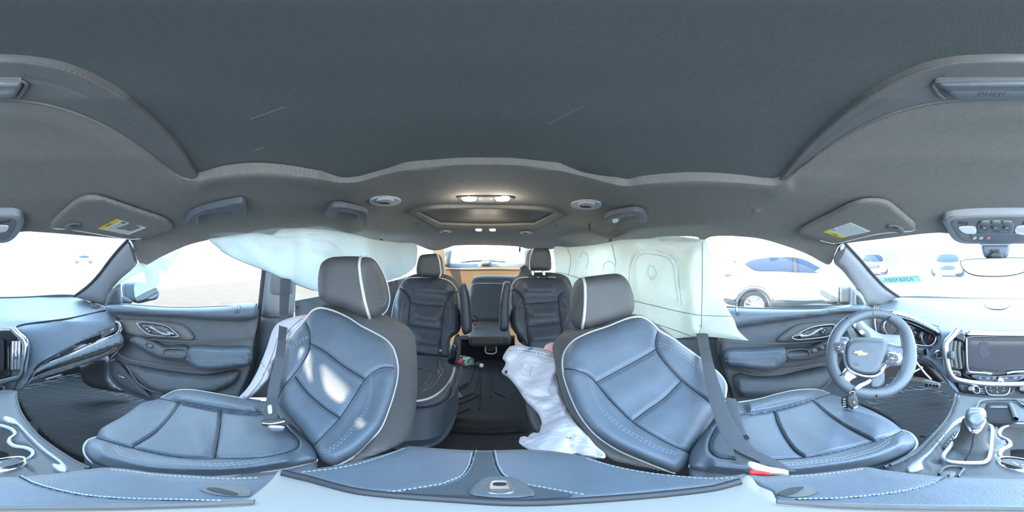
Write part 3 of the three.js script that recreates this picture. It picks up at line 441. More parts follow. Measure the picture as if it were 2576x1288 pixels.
// driver seat
{
  const t = thing('car_seat', 'black leather driver seat with white piping behind the steering wheel', 'car seat', 'front seats');
  const bd = (x, y) => 1.40 + (1140 - y) / 345 * 0.42 + (x - 1690) * 0.0004;
  const shellD = (x, y) => { const e = Math.max(0, (1480 - x) / 90); return bd(x, y) + 0.035 + 0.14 * Math.pow(Math.min(1.2, e), 1.5); };
  part(t, 'backrest_shell', solid([1390, 872, 1400, 852, 1425, 838, 1455, 832, 1500, 824, 1579, 797, 1640, 815, 1740, 892, 1810, 950, 1800, 1040, 1745, 1130, 1716, 1180, 1690, 1187, 1640, 1180, 1581, 1168, 1535, 1155, 1490, 1117, 1460, 1081, 1430, 1035, 1409, 975, 1399, 930], { d: shellD, T: 0.1, cell: 12, R: 14, B: 0.02, g: [{ p: [1413, 905, 1402, 890, 1392, 878], w: 3, a: 0.006 }] }), M.leatherDark);
  const bs = [[1420, 928, 1442, 930, 1464, 937, 1484, 948, 1499, 963, 1536, 1008, 1593, 1063, 1671, 1111, 1734, 1139], [1499, 963, 1554, 933, 1604, 906, 1650, 879], [1656, 832, 1650, 854, 1651, 879, 1666, 904, 1713, 956, 1770, 1000, 1786, 1013], [1590, 1061, 1626, 1034, 1671, 1002, 1715, 958]];
  const face = solid([1416, 905, 1422, 884, 1442, 859, 1479, 839, 1529, 822, 1579, 802, 1604, 797, 1618, 799, 1641, 814, 1658, 832, 1690, 851, 1728, 879, 1760, 901, 1800, 933, 1815, 948, 1826, 970, 1823, 1005, 1800, 1035, 1789, 1048, 1761, 1093, 1736, 1139, 1739, 1156, 1728, 1174, 1698, 1189, 1671, 1180, 1611, 1156, 1551, 1129, 1499, 1093, 1460, 1045, 1436, 996, 1419, 945], { d: (x, y) => bd(x, y) + 0.02, T: 0.06, cell: 4, R: 34, B: 0.05,
    g: [...bs.map((p) => ({ p, w: 5, a: 0.014 })), { p: [1445, 950, 1475, 1020, 1540, 1085, 1620, 1130, 1700, 1160], w: 30, a: -0.03 }, { p: [1690, 880, 1740, 930, 1790, 980], w: 26, a: -0.02 }, { p: [1470, 890, 1560, 860], w: 50, a: -0.02 }, { p: [1560, 990, 1650, 940], w: 40, a: -0.012 }, { p: [1640, 1075, 1730, 1020], w: 42, a: -0.014 }, { p: [1440, 920, 1455, 932], w: 7, a: 0.008 }] });
  const f = part(t, 'backrest', face, M.leather), fs = face.userData.surf;
  seams(f, bs, fs);
  stitchRows(f, [[1484, 951, 1487, 978, 1505, 1020, 1551, 1069, 1611, 1108, 1671, 1135, 1701, 1142, 1719, 1137], [1489, 955, 1492, 980, 1510, 1017, 1555, 1064, 1613, 1102, 1672, 1129, 1700, 1136, 1712, 1131], [1650, 863, 1673, 866, 1703, 881, 1733, 901, 1764, 925], [1650, 869, 1671, 872, 1700, 887, 1730, 907, 1761, 931]], fs);
  part(f, 'piping', cord([1698, 1189, 1671, 1180, 1611, 1156, 1551, 1129, 1499, 1093, 1460, 1045, 1436, 996, 1419, 945, 1416, 905, 1422, 884, 1442, 859, 1479, 839, 1529, 822, 1579, 802, 1604, 797, 1618, 799, 1641, 814, 1658, 832, 1690, 851, 1728, 879, 1760, 901, 1800, 933, 1815, 948, 1826, 970, 1823, 1003], (x, y) => bd(x, y) + 0.012, 0.0042), M.piping, 'white piping');
  part(f, 'stitching', stitches([1409, 915, 1412, 945, 1428, 998, 1452, 1048, 1491, 1098, 1545, 1136, 1605, 1163, 1660, 1184], (x, y) => shellD(x, y) - 0.016, 0.006, 0.004), M.thread);
  const cs = [[1864, 1046, 1946, 1034, 2044, 1007, 2089, 992], [1947, 1035, 1955, 1064, 1979, 1109, 2003, 1138, 2025, 1152], [2044, 1007, 2075, 1037, 2123, 1071, 2199, 1111], [1800, 1078, 1786, 1108, 1784, 1130, 1800, 1148, 1845, 1157, 1954, 1157, 2027, 1152, 2123, 1133, 2199, 1112, 2237, 1100, 2269, 1085], [1800, 1078, 1830, 1056, 1864, 1046]];
  const cush = solid([1736, 1140, 1760, 1095, 1790, 1050, 1823, 1010, 1855, 1013, 1907, 1005, 1955, 992, 2003, 982, 2039, 980, 2063, 982, 2089, 992, 2123, 1001, 2161, 1019, 2201, 1037, 2244, 1061, 2265, 1078, 2276, 1086, 2295, 1097, 2305, 1114, 2299, 1128, 2263, 1150, 2216, 1168, 2150, 1183, 2051, 1194, 1989, 1200, 1872, 1200, 1812, 1192, 1735, 1177], { h: 0.51, T: 0.12, cell: 4, R: 40, B: 0.04,
    g: [...cs.map((p) => ({ p, w: 5, a: 0.010 })), { p: [1800, 1170, 1900, 1178, 2000, 1176, 2100, 1164, 2200, 1143, 2260, 1118], w: 16, a: -0.018 }, { p: [1890, 1022, 1960, 1008, 2040, 992], w: 13, a: -0.02 }, { p: [1880, 1090, 1930, 1120], w: 40, a: -0.008 }, { p: [2020, 1060, 2080, 1100], w: 40, a: -0.012 }, { p: [2130, 1030, 2200, 1075], w: 28, a: -0.01 }] });
  const c = part(t, 'cushion', cush, M.leather), ss = cush.userData.surf;
  seams(c, cs, ss);
  stitchRows(c, [[1970, 1171, 2099, 1159, 2168, 1143, 2216, 1126, 2236, 1113, 2238, 1102], [1970, 1166, 2098, 1154, 2165, 1138, 2210, 1122, 2228, 1111, 2230, 1104], [1874, 1045, 1895, 1028, 1943, 1009, 2003, 994, 2039, 992, 2065, 999], [1881, 1045, 1900, 1032, 1946, 1014, 2003, 999, 2038, 996, 2058, 1002]], ss);
  part(c, 'piping', cord([2270, 1085, 2284, 1089, 2296, 1098, 2305, 1114, 2299, 1129, 2263, 1151, 2216, 1169, 2182, 1177], (x, y) => 0.515 * F / (y - CYP), 0.0055), M.piping, 'white piping');
  part(c, 'piping', cord([1855, 1013, 1907, 1005, 1955, 992, 2003, 982, 2039, 980, 2063, 982, 2089, 992], (x, y) => 0.51 * F / (y - CYP), 0.0036), M.piping, 'white piping');
  part(c, 'piping', cord([1733, 1172, 1780, 1181, 1830, 1187, 1875, 1190], (x, y) => 0.505 * F / (y - CYP), 0.004), M.piping, 'white piping');
  const hr = solid([1432, 779, 1436, 742, 1445, 712, 1455, 702, 1467, 699, 1504, 694, 1541, 690, 1559, 691, 1574, 700, 1586, 720, 1594, 747, 1596, 767, 1594, 782, 1581, 796, 1554, 807, 1504, 822, 1479, 829, 1464, 830, 1445, 822, 1436, 807], { d: (x, y) => 1.80 + (x < 1470 ? (1470 - x) / 40 * 0.08 : (x - 1470) / 125 * 0.05) + (760 - y) * 0.0003, T: 0.06, cell: 7, R: 26, B: 0.06 });
  const h = part(t, 'headrest', hr, M.leatherDark);
  part(h, 'piping', cord([1467, 700, 1471, 715, 1472, 755, 1469, 799, 1464, 829], hr.userData.surf, 0.005), M.piping, 'white piping');
  part(t, 'headrest_post', tube3([P(1560, 800, 1.86), P(1566, 812, 1.85)], 0.011), M.satin);
}
// second row
function midSeat(o) {
  const t = thing(o.name, o.label, 'car seat', 'second row seats');
  const face = solid(o.back, { d: o.bd, T: 0.12, cell: 3.5, R: 14, B: 0.05, g: [...o.seams.map((p) => ({ p, w: 3, a: 0.014 })), ...o.puffs.map((p) => ({ p, w: 12, a: -0.025 }))] });
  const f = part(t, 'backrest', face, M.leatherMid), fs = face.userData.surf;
  for (const l of o.seams) part(f, 'seam', cord(l, fs, 0.0026, false, 0.003, 5), M.seam);
  part(f, 'piping', cord(o.piping, (x, y) => o.bd(x, y) - 0.004, 0.004), M.piping, 'white piping');
  for (const l of o.stitch) part(f, 'stitching', stitches(l, fs, 0.009, 0.006, 0.0014), M.thread);
  if (o.shell) part(t, 'backrest_shell', solid(o.shell, { d: (x, y) => o.bd(x, y) + 0.05, T: 0.12, cell: 8, R: 8, B: 0.03 }), M.leatherDark);
  const h = part(t, 'headrest', solid(o.head, { d: o.hd, T: 0.09, cell: 5, R: 12, B: 0.05 }), M.leatherDark);
  part(h, 'piping', cord(o.headPipe, (x, y) => o.hd(x, y) - 0.045, 0.005), M.piping, 'white piping');
  for (const [x, y0, y1] of o.posts) { part(t, 'headrest_post', tube3([P(x, y0, o.hd(x, y0) + 0.03), P(x + 1, y1, o.hd(x, y0) + 0.03)], 0.011), M.chrome); part(t, 'post_collar', turned(P(x + 1, y1, o.hd(x, y0) + 0.02), [0, 1, 0.3], [[0, 0.004], [0.02, 0.004], [0.026, -0.004], [0.026, -0.01]], 16), M.plasticDark); }
  const a = part(t, 'armrest', solid(o.arm, { d: o.ad, T: 0.16, cell: 4, R: 9, B: 0.05, g: [{ p: o.armSeam, w: 2.5, a: 0.006 }] }), M.leatherMid);
  part(a, 'seam', cord(o.armSeam, (x, y) => o.ad(x, y) - 0.04, 0.003), M.seam);
  return t;
}
{
  const bd = (x, y) => 2.92 + (895 - y) / 195 * 0.24;
  const t = midSeat({ name: 'car_seat', label: 'second row captain seat with black leather cushion, beside the clear bottle', bd,
    back: [984, 815, 986, 790, 992, 757, 1005, 722, 1022, 702, 1059, 698, 1109, 700, 1131, 708, 1146, 724, 1155, 749, 1159, 786, 1158, 825, 1152, 838, 1135, 850, 1131, 875, 1129, 898, 1100, 900, 1049, 892, 1010, 880, 990, 850],
    seams: [[1006, 724, 1020, 735, 1030, 750, 1031, 762, 1029, 790, 1026, 818], [1032, 762, 1060, 767, 1117, 771], [1151, 733, 1135, 742, 1124, 757, 1118, 775, 1114, 805, 1109, 850, 1107, 895], [1026, 818, 1060, 823, 1110, 829]], puffs: [[1060, 725, 1120, 730], [1055, 795, 1095, 800], [1060, 855, 1095, 860], [1005, 780, 1002, 820], [1142, 780, 1140, 815]],
    piping: [986, 800, 987, 788, 993, 757, 1006, 722, 1023, 702, 1059, 698, 1109, 700, 1131, 708, 1146, 724, 1155, 749, 1159, 786, 1158, 822, 1153, 836], stitch: [[1028, 752, 1016, 760, 1010, 775, 1008, 812], [1122, 757, 1132, 770, 1134, 795, 1128, 825, 1112, 840]],
    shell: [1010, 712, 1040, 692, 1112, 690, 1140, 700, 1155, 722, 1160, 760, 1150, 800, 1020, 800],
    head: [1048, 687, 1050, 660, 1057, 643, 1075, 639, 1102, 639, 1111, 648, 1116, 672, 1115, 690, 1107, 698, 1072, 697, 1052, 695], hd: (x, y) => 3.14, headPipe: [1100, 639, 1105, 655, 1108, 675, 1109, 690, 1105, 697], posts: [],
    arm: [1157, 722, 1162, 715, 1171, 714, 1178, 728, 1183, 760, 1187, 800, 1186, 834, 1167, 842, 1161, 826, 1159, 780], ad: (x, y) => 2.88, armSeam: [1169, 715, 1178, 745, 1182, 790, 1181, 838] });
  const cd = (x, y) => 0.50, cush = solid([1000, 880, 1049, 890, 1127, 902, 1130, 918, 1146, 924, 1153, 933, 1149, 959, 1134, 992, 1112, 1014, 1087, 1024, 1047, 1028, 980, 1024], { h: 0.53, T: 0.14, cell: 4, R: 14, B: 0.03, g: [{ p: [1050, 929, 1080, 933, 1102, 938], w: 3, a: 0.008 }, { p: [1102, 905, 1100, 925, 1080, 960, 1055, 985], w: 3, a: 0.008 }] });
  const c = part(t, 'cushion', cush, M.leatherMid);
  part(c, 'piping', cord([1143, 925, 1139, 942, 1124, 969, 1099, 992, 1075, 1004, 1040, 1010, 1000, 1010], (x, y) => cush.userData.surf(x, y) - 0.006, 0.0045), M.piping, 'white piping');
  part(c, 'stitching', stitches([1108, 925, 1114, 930, 1108, 945, 1094, 965, 1078, 978, 1055, 985], cush.userData.surf, 0.008, 0.005, 0.0012), M.thread);
  part(t, 'side_skirt', solid([990, 1012, 1047, 1018, 1087, 1016, 1115, 1005, 1140, 980, 1152, 940, 1152, 960, 1138, 1005, 1112, 1032, 1060, 1050, 990, 1050], { d: (x, y) => 2.05, T: 0.1, cell: 9, R: 6, B: 0.02 }), M.plasticDark);
  const lev = part(t, 'recliner_cover', solid([1146, 847, 1154, 843, 1159, 850, 1158, 898, 1152, 916, 1140, 918, 1128, 912, 1130, 895, 1138, 872, 1142, 858], { d: 2.78, T: 0.05, cell: 5, R: 6, B: 0.03 }), M.plasticDark);
  part(lev, 'lever', solid([1139, 872, 1146, 862, 1150, 866, 1148, 898, 1142, 912, 1132, 908, 1134, 892], { d: 2.74, T: 0.02, cell: 4, R: 4, B: 0.012 }), M.piano);
  part(t, 'hinge_bolt', turned(P(1109, 883, 2.84), [0, 0.2, 1], [[0, 0.008], [0.008, 0.006], [0.009, 0]], 12), M.satin);
  const bk = thing('seat_belt_buckle', 'red push button buckle beside the second row cushion', 'buckle');
  part(bk, 'housing', solid([1147, 918, 1153, 905, 1162, 902, 1166, 908, 1164, 918, 1154, 922], { d: 2.62, T: 0.03, cell: 4, R: 3, B: 0.012 }), M.plasticDark);
  part(bk, 'button', solid([1153, 908, 1158, 903, 1164, 904, 1162, 914, 1156, 918, 1152, 916], { d: 2.59, T: 0.02, cell: 3, R: 3, B: 0.008 }), M.red, 'red button');
}
{
  const bd = (x, y) => 2.92 + (895 - y) / 195 * 0.24;
  midSeat({ name: 'car_seat', label: 'second row captain seat with chrome headrest posts, beside the airbag curtain', bd,
    back: [1282, 800, 1282, 774, 1283, 740, 1290, 714, 1305, 700, 1345, 698, 1397, 698, 1425, 706, 1440, 740, 1448, 790, 1448, 860, 1430, 890, 1380, 900, 1332, 880, 1318, 862, 1290, 830],
    seams: [[1289, 730, 1305, 737, 1315, 752, 1321, 780, 1326, 830, 1330, 875], [1319, 765, 1360, 762, 1405, 759], [1415, 734, 1406, 745, 1405, 759, 1409, 800, 1415, 870], [1326, 821, 1370, 816, 1410, 812]], puffs: [[1330, 725, 1385, 725], [1345, 790, 1390, 788], [1345, 850, 1395, 845], [1298, 780, 1300, 815], [1430, 780, 1432, 820]],
    piping: [1286, 826, 1282, 800, 1282, 774, 1283, 740, 1290, 714, 1305, 700, 1345, 698, 1398, 698], stitch: [[1312, 753, 1302, 768, 1302, 800, 1308, 825, 1324, 836], [1407, 748, 1420, 755, 1428, 775, 1427, 805, 1412, 823]],
    shell: [1284, 730, 1296, 700, 1312, 690, 1400, 688, 1430, 700, 1440, 760, 1300, 790],
    head: [1322, 662, 1324, 645, 1331, 630, 1341, 625, 1380, 626, 1385, 640, 1387, 660, 1385, 679, 1360, 681, 1333, 680, 1325, 673], hd: (x, y) => 3.14 + (x < 1338 ? (1338 - x) * 0.004 : 0), headPipe: [1341, 625, 1336, 640, 1333, 660, 1333, 679], posts: [[1339, 680, 694], [1367, 680, 694]],
    arm: [1256, 822, 1257, 774, 1261, 739, 1268, 712, 1276, 710, 1284, 713, 1280, 760, 1280, 800, 1280, 828, 1270, 834, 1258, 831], ad: (x, y) => 2.88, armSeam: [1274, 711, 1268, 745, 1266, 790, 1267, 832] });
}
// third row
{
  const t = thing('car_seat', 'low third row centre seat with plain black backrest under the cardboard', 'car seat');
  part(t, 'backrest', solid([1178, 760, 1184, 716, 1189, 700, 1200, 696, 1300, 695, 1300, 695, 1300, 812, 1300, 812, 1176, 812, 1176, 812], { d: (x, y) => 4.15 + (810 - y) / 115 * 0.15, T: 0.12, cell: 6, R: 6, B: 0.03, g: [{ p: [1186, 714, 1230, 714, 1272, 716], w: 2.5, a: 0.02 }, { p: [1206, 806, 1260, 806], w: 3, a: 0.02 }] }), M.plastic);
  part(t, 'piping', cord([1184, 745, 1185, 722, 1190, 715, 1230, 713, 1270, 714], 4.2, 0.0035), M.piping, 'thin pale piping');
  part(t, 'cushion', solid([1179, 850, 1184, 828, 1190, 813, 1250, 811, 1280, 830, 1284, 866, 1268, 869, 1182, 868], { d: (x, y) => y < 846 ? 3.72 + (846 - y) / 36 * 0.38 : 3.70, T: 0.2, cell: 5, R: 5, B: 0.02, g: [{ p: [1265, 846, 1266, 868], w: 2.5, a: 0.01 }] }), M.leatherDark);
  const w = thing('third_row_buckle', 'red tipped belt buckle on the third row seat', 'buckle');
  part(w, 'webbing', cord([1190, 794, 1199, 797, 1201, 806, 1198, 812], 3.98, 0.006), M.plasticDark);
  part(w, 'button', solid([1190, 812, 1198, 812, 1199, 818, 1191, 819], { d: 3.92, T: 0.02, cell: 3, R: 2, B: 0.006 }), M.red, 'red button');
  const hd = thing('car_seat', 'third row outer seat whose dark headrest peeks behind the second row seat with chrome posts', 'car seat');
  part(hd, 'headrest', solid([1306, 690, 1308, 674, 1316, 669, 1334, 670, 1344, 676, 1346, 692, 1306, 694], { d: 4.0, T: 0.1, cell: 5, R: 6, B: 0.04 }), M.leatherDark);
  part(hd, 'backrest', solid([1306, 700, 1310, 692, 1380, 692, 1388, 700, 1390, 860, 1306, 860], { d: 4.02, T: 0.12, cell: 10, R: 8, B: 0.03 }), M.leatherDark);
  part(hd, 'cushion', box(new THREE.Vector3(0.2, EYE - 0.66, -3.83), 0.26, 0.18, 0.34), M.leatherDark);
  const rs = single('seat_riser', 'carpeted riser below the third row seat with a metal anchor loop', 'riser', box(new THREE.Vector3(-0.18, EYE - 0.675, -4.05), 0.4, 0.15, 0.2), M.carpet);
  part(rs, 'anchor_loop', cord([1222, 872, 1222, 886, 1226, 889, 1244, 889, 1248, 886, 1248, 872], 3.92, 0.009), M.satin, 'metal anchor loop');
  part(rs, 'anchor_pocket', solid([1226, 870, 1244, 870, 1243, 882, 1227, 882], { d: 3.93, T: 0.01, cell: 4 }), M.plasticDark);
}
// unseen panel out of view, blocks the sun; its holes shape the backrest patches
{
  const X = -2.05, at = (x, y) => { const d = 1.40 + (1130 - y) / 355 * 0.42 - (x - 850) * 0.0004 - 0.03, p = P(x, y, d), k = (X - p.x) / SUN.x; return [-(p.z + SUN.z * k), p.y + SUN.y * k]; };
  const s = new THREE.Shape(); [[-0.9, 0.3], [2.0, 0.3], [2.0, 2.75], [-0.9, 2.75]].forEach(([a, b], i) => i ? s.lineTo(a, b) : s.moveTo(a, b));
  for (const hole of [[773, 880, 785, 878, 800, 892, 800, 955, 796, 975, 788, 968, 778, 935, 770, 900], [820, 912, 840, 925, 868, 950, 898, 985, 884, 1008, 870, 1016, 845, 1004, 828, 985, 822, 950], [905, 1052, 915, 1050, 935, 1062, 952, 1072, 948, 1082, 930, 1084, 908, 1070]]) { const h = new THREE.Path(); sm(hole, 6, true).forEach(([x, y], i) => { const [a, b] = at(x, y); i ? h.lineTo(a, b) : h.moveTo(a, b); }); h.closePath(); s.holes.push(h); }
  const g = new THREE.ExtrudeGeometry(s, { depth: 0.02, bevelEnabled: false }); g.rotateY(Math.PI / 2); g.translate(X - 0.02, 0, 0);
  const far = box(new THREE.Vector3(0, 1.52, 0), 1.95, 2.45, 0.03); far.rotateY(-0.83); far.translate(-2.72, 0, -2.70);  // second unseen panel, keeps the sun off the door and footwell
  struct('unseen_sun_blocker', merge(g, far), M.pillar, 'side of the cabin beyond the passenger seat with small openings');
}
// ---------------------------------------------------------------- doors
function frontDoor(o) {
  const t = thing('front_door', o.label, 'car door', 'front doors'), d = o.d, q = (name, ol, lift, m, x = {}, par = t, lab) => part(par, name, solid(ol, { d: (a, b) => d(a, b) - lift, T: x.T ?? 0.02, cell: x.cell || 8, R: x.R || 5, B: x.B ?? 0.008, g: x.g, rel: x.rel }), m, lab);
  q('panel', o.panel, 0, M.plastic, { T: 0.07, cell: 12, R: 6, B: 0.015, g: o.panelG });
  const sill = q('window_sill', o.sill, 0.05, M.dashTop, { T: 0.08, R: 14, B: 0.05 });
  part(sill, 'glass_channel', cord(o.sillTop, (a, b) => d(a, b) - 0.04, 0.006), M.plasticDark);
  part(sill, 'lock_pin', tube3([P(o.pin[0], o.pin[1] + 6, d(...o.pin) - 0.09), P(o.pin[0], o.pin[1] - 6, d(...o.pin) - 0.09)], 0.006), M.satin);
  part(sill, 'pin_collar', turned(P(o.pin[0], o.pin[1] + 6, d(...o.pin) - 0.09), [0, 1, 0.4], [[0, 0.005], [0.012, 0.004], [0.02, -0.002], [0.022, -0.008]], 16), M.plastic);
  const upper = q('upper_panel', o.upper, 0.03, M.trimGrey, { T: 0.04, R: 6, B: 0.014 });
  const bez = q('handle_bezel', o.bezel, 0.05, M.trimGrey, { T: 0.03, R: 6, B: 0.008, cell: 6 }, upper);
  q('handle_cup', o.cup, 0.062, M.plasticDark, { T: 0.012, R: 4, B: -0.008, cell: 5 }, bez);
  part(bez, 'door_handle', (() => { const p = sm(o.handle, 6, false).map(([a, b]) => P(a, b, d(a, b) - 0.085)); return tube3(p, 0.0075, false, 0, 9); })(), M.chrome, 'chrome door handle');
  q('handle_knob', o.knob, 0.082, M.chrome, { T: 0.012, R: 3, B: 0.008, cell: 4 }, bez, 'chrome handle end');
  q('lock_switch', o.lock, 0.072, M.plasticDark, { T: 0.01, R: 2, B: 0.004, cell: 4 }, bez);
  for (const [a, b] of o.lockDots) part(bez, 'lock_mark', turned(P(a, b, d(a, b) - 0.079), [0, 0, 1], [[0, 0.002], [0.003, 0.0015], [0.0035, 0]], 8), M.mark);
  part(bez, 'bezel_rim', cord(o.rim, (a, b) => d(a, b) - 0.075, 0.0034, true), M.satin, 'bright rim');
  const arm = q('armrest_base', o.armBase, 0.10, M.plastic, { T: 0.12, R: 8, B: 0.03, g: o.armG });
  const pad = q('armrest_pad', o.pad, 0.13, M.leather, { T: 0.1, R: 10, B: 0.03, g: [{ p: o.padSeam, w: 2.5, a: 0.008 }] }, arm);
  part(pad, 'stitching', stitches(o.padSeam, (a, b) => d(a, b) - 0.158, 0.006, 0.004, 0.0012), M.thread);
  q('pull_pocket', o.pocket, 0.133, M.plasticDark, { T: 0.01, R: 3, B: -0.01, cell: 5 }, arm);
  part(arm, 'pocket_rim', cord(o.pocket, (a, b) => d(a, b) - 0.138, 0.0022, true), M.trimGrey);
  for (const s of o.switches) { q('switch_well', s.well, 0.133, M.plasticDark, { T: 0.008, R: 2, B: 0, cell: 4 }, arm); q('window_switch', s.key, 0.142, M.trimGrey, { T: 0.01, R: 3, B: 0.007, cell: 3 }, arm); }
  q('map_pocket', o.map, 0.05, M.plastic, { T: 0.06, R: 10, B: 0.03, cell: 10 });
  for (const l of o.lines) part(t, 'trim_line', cord(l, (a, b) => d(a, b) - o.lineLift, 0.0032), M.trimGrey);
  if (o.grille) { const g = q('speaker_grille', o.grille, 0.05, M.plasticDark, { T: 0.03, R: 6, B: 0.01 }); q('badge', o.badge, 0.068, M.satin, { T: 0.004, R: 1.5, B: 0.002, cell: 4 }, g, 'small metal badge'); }
  return t;
}
frontDoor({
  label: 'front passenger door panel with chrome handle, armrest and window switch', d: (x, y) => 2.56 - (y - 770) * 0.0004, lineLift: 0.055,
  panel: [262, 772, 262, 772, 308, 768, 440, 775, 560, 772, 648, 768, 648, 768, 650, 790, 645, 832, 638, 860, 634, 900, 624, 940, 610, 972, 596, 1002, 596, 1002, 440, 1012, 373, 1008, 293, 972, 275, 948, 272, 910, 296, 884, 311, 852, 302, 837, 305, 820, 298, 805, 275, 783],
  panelG: [{ p: [300, 806, 400, 812, 500, 824, 600, 818, 640, 822], w: 3, a: 0.01 }, { p: [440, 861, 540, 862, 640, 847], w: 2.5, a: 0.008 }],
  sill: [262, 771, 280, 768, 308, 767, 440, 774, 560, 771, 646, 766, 650, 776, 648, 798, 620, 806, 560, 806, 440, 798, 360, 794, 300, 790, 270, 784], sillTop: [266, 770, 308, 768, 440, 775, 560, 772, 646, 767], pin: [601, 773],
  upper: [299, 806, 330, 804, 400, 808, 460, 818, 478, 832, 488, 850, 480, 855, 440, 852, 380, 850, 340, 844, 310, 836, 304, 822],
  bezel: [345, 813, 352, 810, 380, 812, 420, 820, 436, 832, 449, 846, 440, 847, 400, 845, 374, 841, 358, 830], cup: [353, 814, 380, 816, 418, 823, 430, 832, 441, 843, 400, 841, 376, 838, 362, 827],
  handle: [378, 823, 392, 830, 406, 838, 420, 842, 432, 841], knob: [420, 834, 430, 833, 440, 841, 432, 844, 420, 843], lock: [364, 822, 370, 822, 382, 838, 376, 837], lockDots: [[370, 827], [375, 833]], rim: [345, 813, 352, 810.5, 380, 812, 420, 820, 436, 832, 449, 846, 440, 847, 400, 845, 374, 841, 358, 830],
  armBase: [326, 858, 332, 851, 350, 849, 372, 856, 400, 868, 420, 876, 472, 876, 482, 900, 470, 910, 440, 908, 400, 902, 370, 889, 345, 873], armG: [{ p: [326, 862, 350, 876, 375, 890, 402, 900, 440, 904, 470, 904], w: 3, a: 0.008 }],
  pad: [468, 904, 470, 885, 480, 877, 560, 879, 632, 881, 635, 890, 634, 908, 626, 917, 560, 928, 519, 932, 500, 930, 487, 922], padSeam: [470, 904, 500, 908, 560, 907, 610, 904, 633, 898],
  pocket: [408, 892, 414, 879, 422, 877, 464, 879, 468, 884, 466, 894, 458, 899, 430, 897], switches: [{ well: [363, 867, 367, 862, 385, 868, 380, 876], key: [371, 870, 375, 866, 384, 869, 380, 876, 375, 875] }],
  map: [318, 918, 345, 922, 420, 935, 520, 945, 600, 935, 590, 960, 540, 985, 470, 992, 400, 988, 370, 975, 345, 955], lines: [[296, 886, 305, 896, 330, 906, 380, 914, 430, 922, 490, 926, 540, 932, 626, 918], [318, 918, 330, 940, 350, 965, 380, 983, 410, 988], [345, 922, 372, 946], [363, 852, 420, 857, 500, 859, 560, 857, 640, 847], [440, 984, 478, 978]],
  grille: [276, 912, 286, 906, 300, 912, 325, 940, 360, 975, 380, 1000, 340, 990, 298, 968, 280, 945], badge: [298, 944, 300, 944, 312, 949, 312, 952, 300, 948, 298, 947],
});
frontDoor({
  label: 'driver door panel with smudged armrest and row of window switches', d: (x, y) => 2.56 - (y - 770) * 0.0004, lineLift: 0.055,
  panel: [1806, 775, 1806, 775, 1900, 778, 2048, 779, 2182, 772, 2182, 772, 2186, 800, 2170, 840, 2130, 880, 2090, 960, 2060, 985, 1950, 1004, 1852, 1012, 1838, 975, 1824, 939, 1816, 890, 1810, 855],
  panelG: [{ p: [1858, 828, 1920, 816, 2000, 803, 2080, 792, 2160, 782], w: 3, a: 0.01 }, { p: [1815, 855, 1880, 862, 1960, 864, 2040, 860, 2080, 857], w: 2.5, a: 0.008 }],
  sill: [1812, 776, 1827, 774, 1900, 777, 2048, 778, 2182, 771, 2176, 782, 2120, 786, 2060, 795, 1980, 806, 1900, 818, 1850, 826, 1820, 830, 1808, 810], sillTop: [1820, 773, 1900, 777, 2048, 777, 2178, 771], pin: [1853, 779],
  upper: [1956, 856, 1962, 846, 1978, 833, 2006, 817, 2063, 810, 2113, 809, 2140, 815, 2130, 840, 2096, 851, 2040, 858, 1970, 859],
  bezel: [1992, 850, 2010, 838, 2040, 824, 2070, 818, 2098, 817, 2104, 822, 2096, 838, 2082, 846, 2040, 852, 2002, 854], cup: [2000, 849, 2014, 838, 2042, 827, 2070, 821, 2096, 820, 2098, 826, 2088, 840, 2076, 844, 2040, 848],
  handle: [2068, 826, 2056, 832, 2044, 840, 2030, 845, 2012, 846], knob: [2000, 847, 2010, 838, 2020, 840, 2026, 845, 2012, 848], lock: [2064, 832, 2072, 826, 2082, 827, 2074, 840, 2066, 841], lockDots: [[2070, 836], [2074, 831]], rim: [1992, 850, 2010, 838, 2040, 824, 2070, 818, 2098, 817, 2104, 822, 2096, 838, 2082, 846, 2040, 852, 2002, 854],
  armBase: [1968, 884, 1980, 881, 2034, 880, 2060, 868, 2085, 858, 2100, 856, 2104, 866, 2092, 886, 2060, 900, 2030, 906, 1980, 910, 1968, 906], armG: [{ p: [1980, 906, 2035, 902, 2062, 894, 2095, 878], w: 3, a: 0.008 }],
  pad: [1821, 896, 1824, 889, 1839, 884, 1900, 883, 1974, 880, 1979, 886, 1978, 906, 1960, 922, 1934, 932, 1900, 930, 1864, 924, 1827, 917], padSeam: [1824, 908, 1870, 912, 1920, 912, 1976, 905],
  pocket: [1980, 886, 1986, 882, 2030, 880, 2038, 892, 2036, 897, 1990, 901, 1984, 899], switches: [{ well: [2041, 883, 2048, 875, 2062, 873, 2064, 884, 2052, 890], key: [2041, 883, 2045, 878, 2054, 878, 2057, 886, 2047, 889] }, { well: [2062, 877, 2066, 869, 2080, 867, 2082, 877, 2070, 882], key: [2062, 877, 2065, 871, 2073, 871, 2075, 879, 2067, 881] }, { well: [2078, 871, 2082, 862, 2096, 861, 2098, 870, 2086, 876], key: [2084, 868, 2090, 862, 2097, 864, 2096, 872, 2088, 874] }],
  map: [1850, 945, 1900, 950, 1960, 948, 2020, 935, 2080, 925, 2094, 935, 2080, 965, 2050, 985, 1990, 990, 1900, 1000, 1860, 995], lines: [[1962, 927, 2010, 924, 2060, 915, 2090, 908], [1815, 857, 1880, 863, 1960, 864, 2040, 860, 2085, 856], [1828, 920, 1864, 930, 1934, 938, 1970, 926], [2066, 980, 2080, 968, 2094, 950]],
});
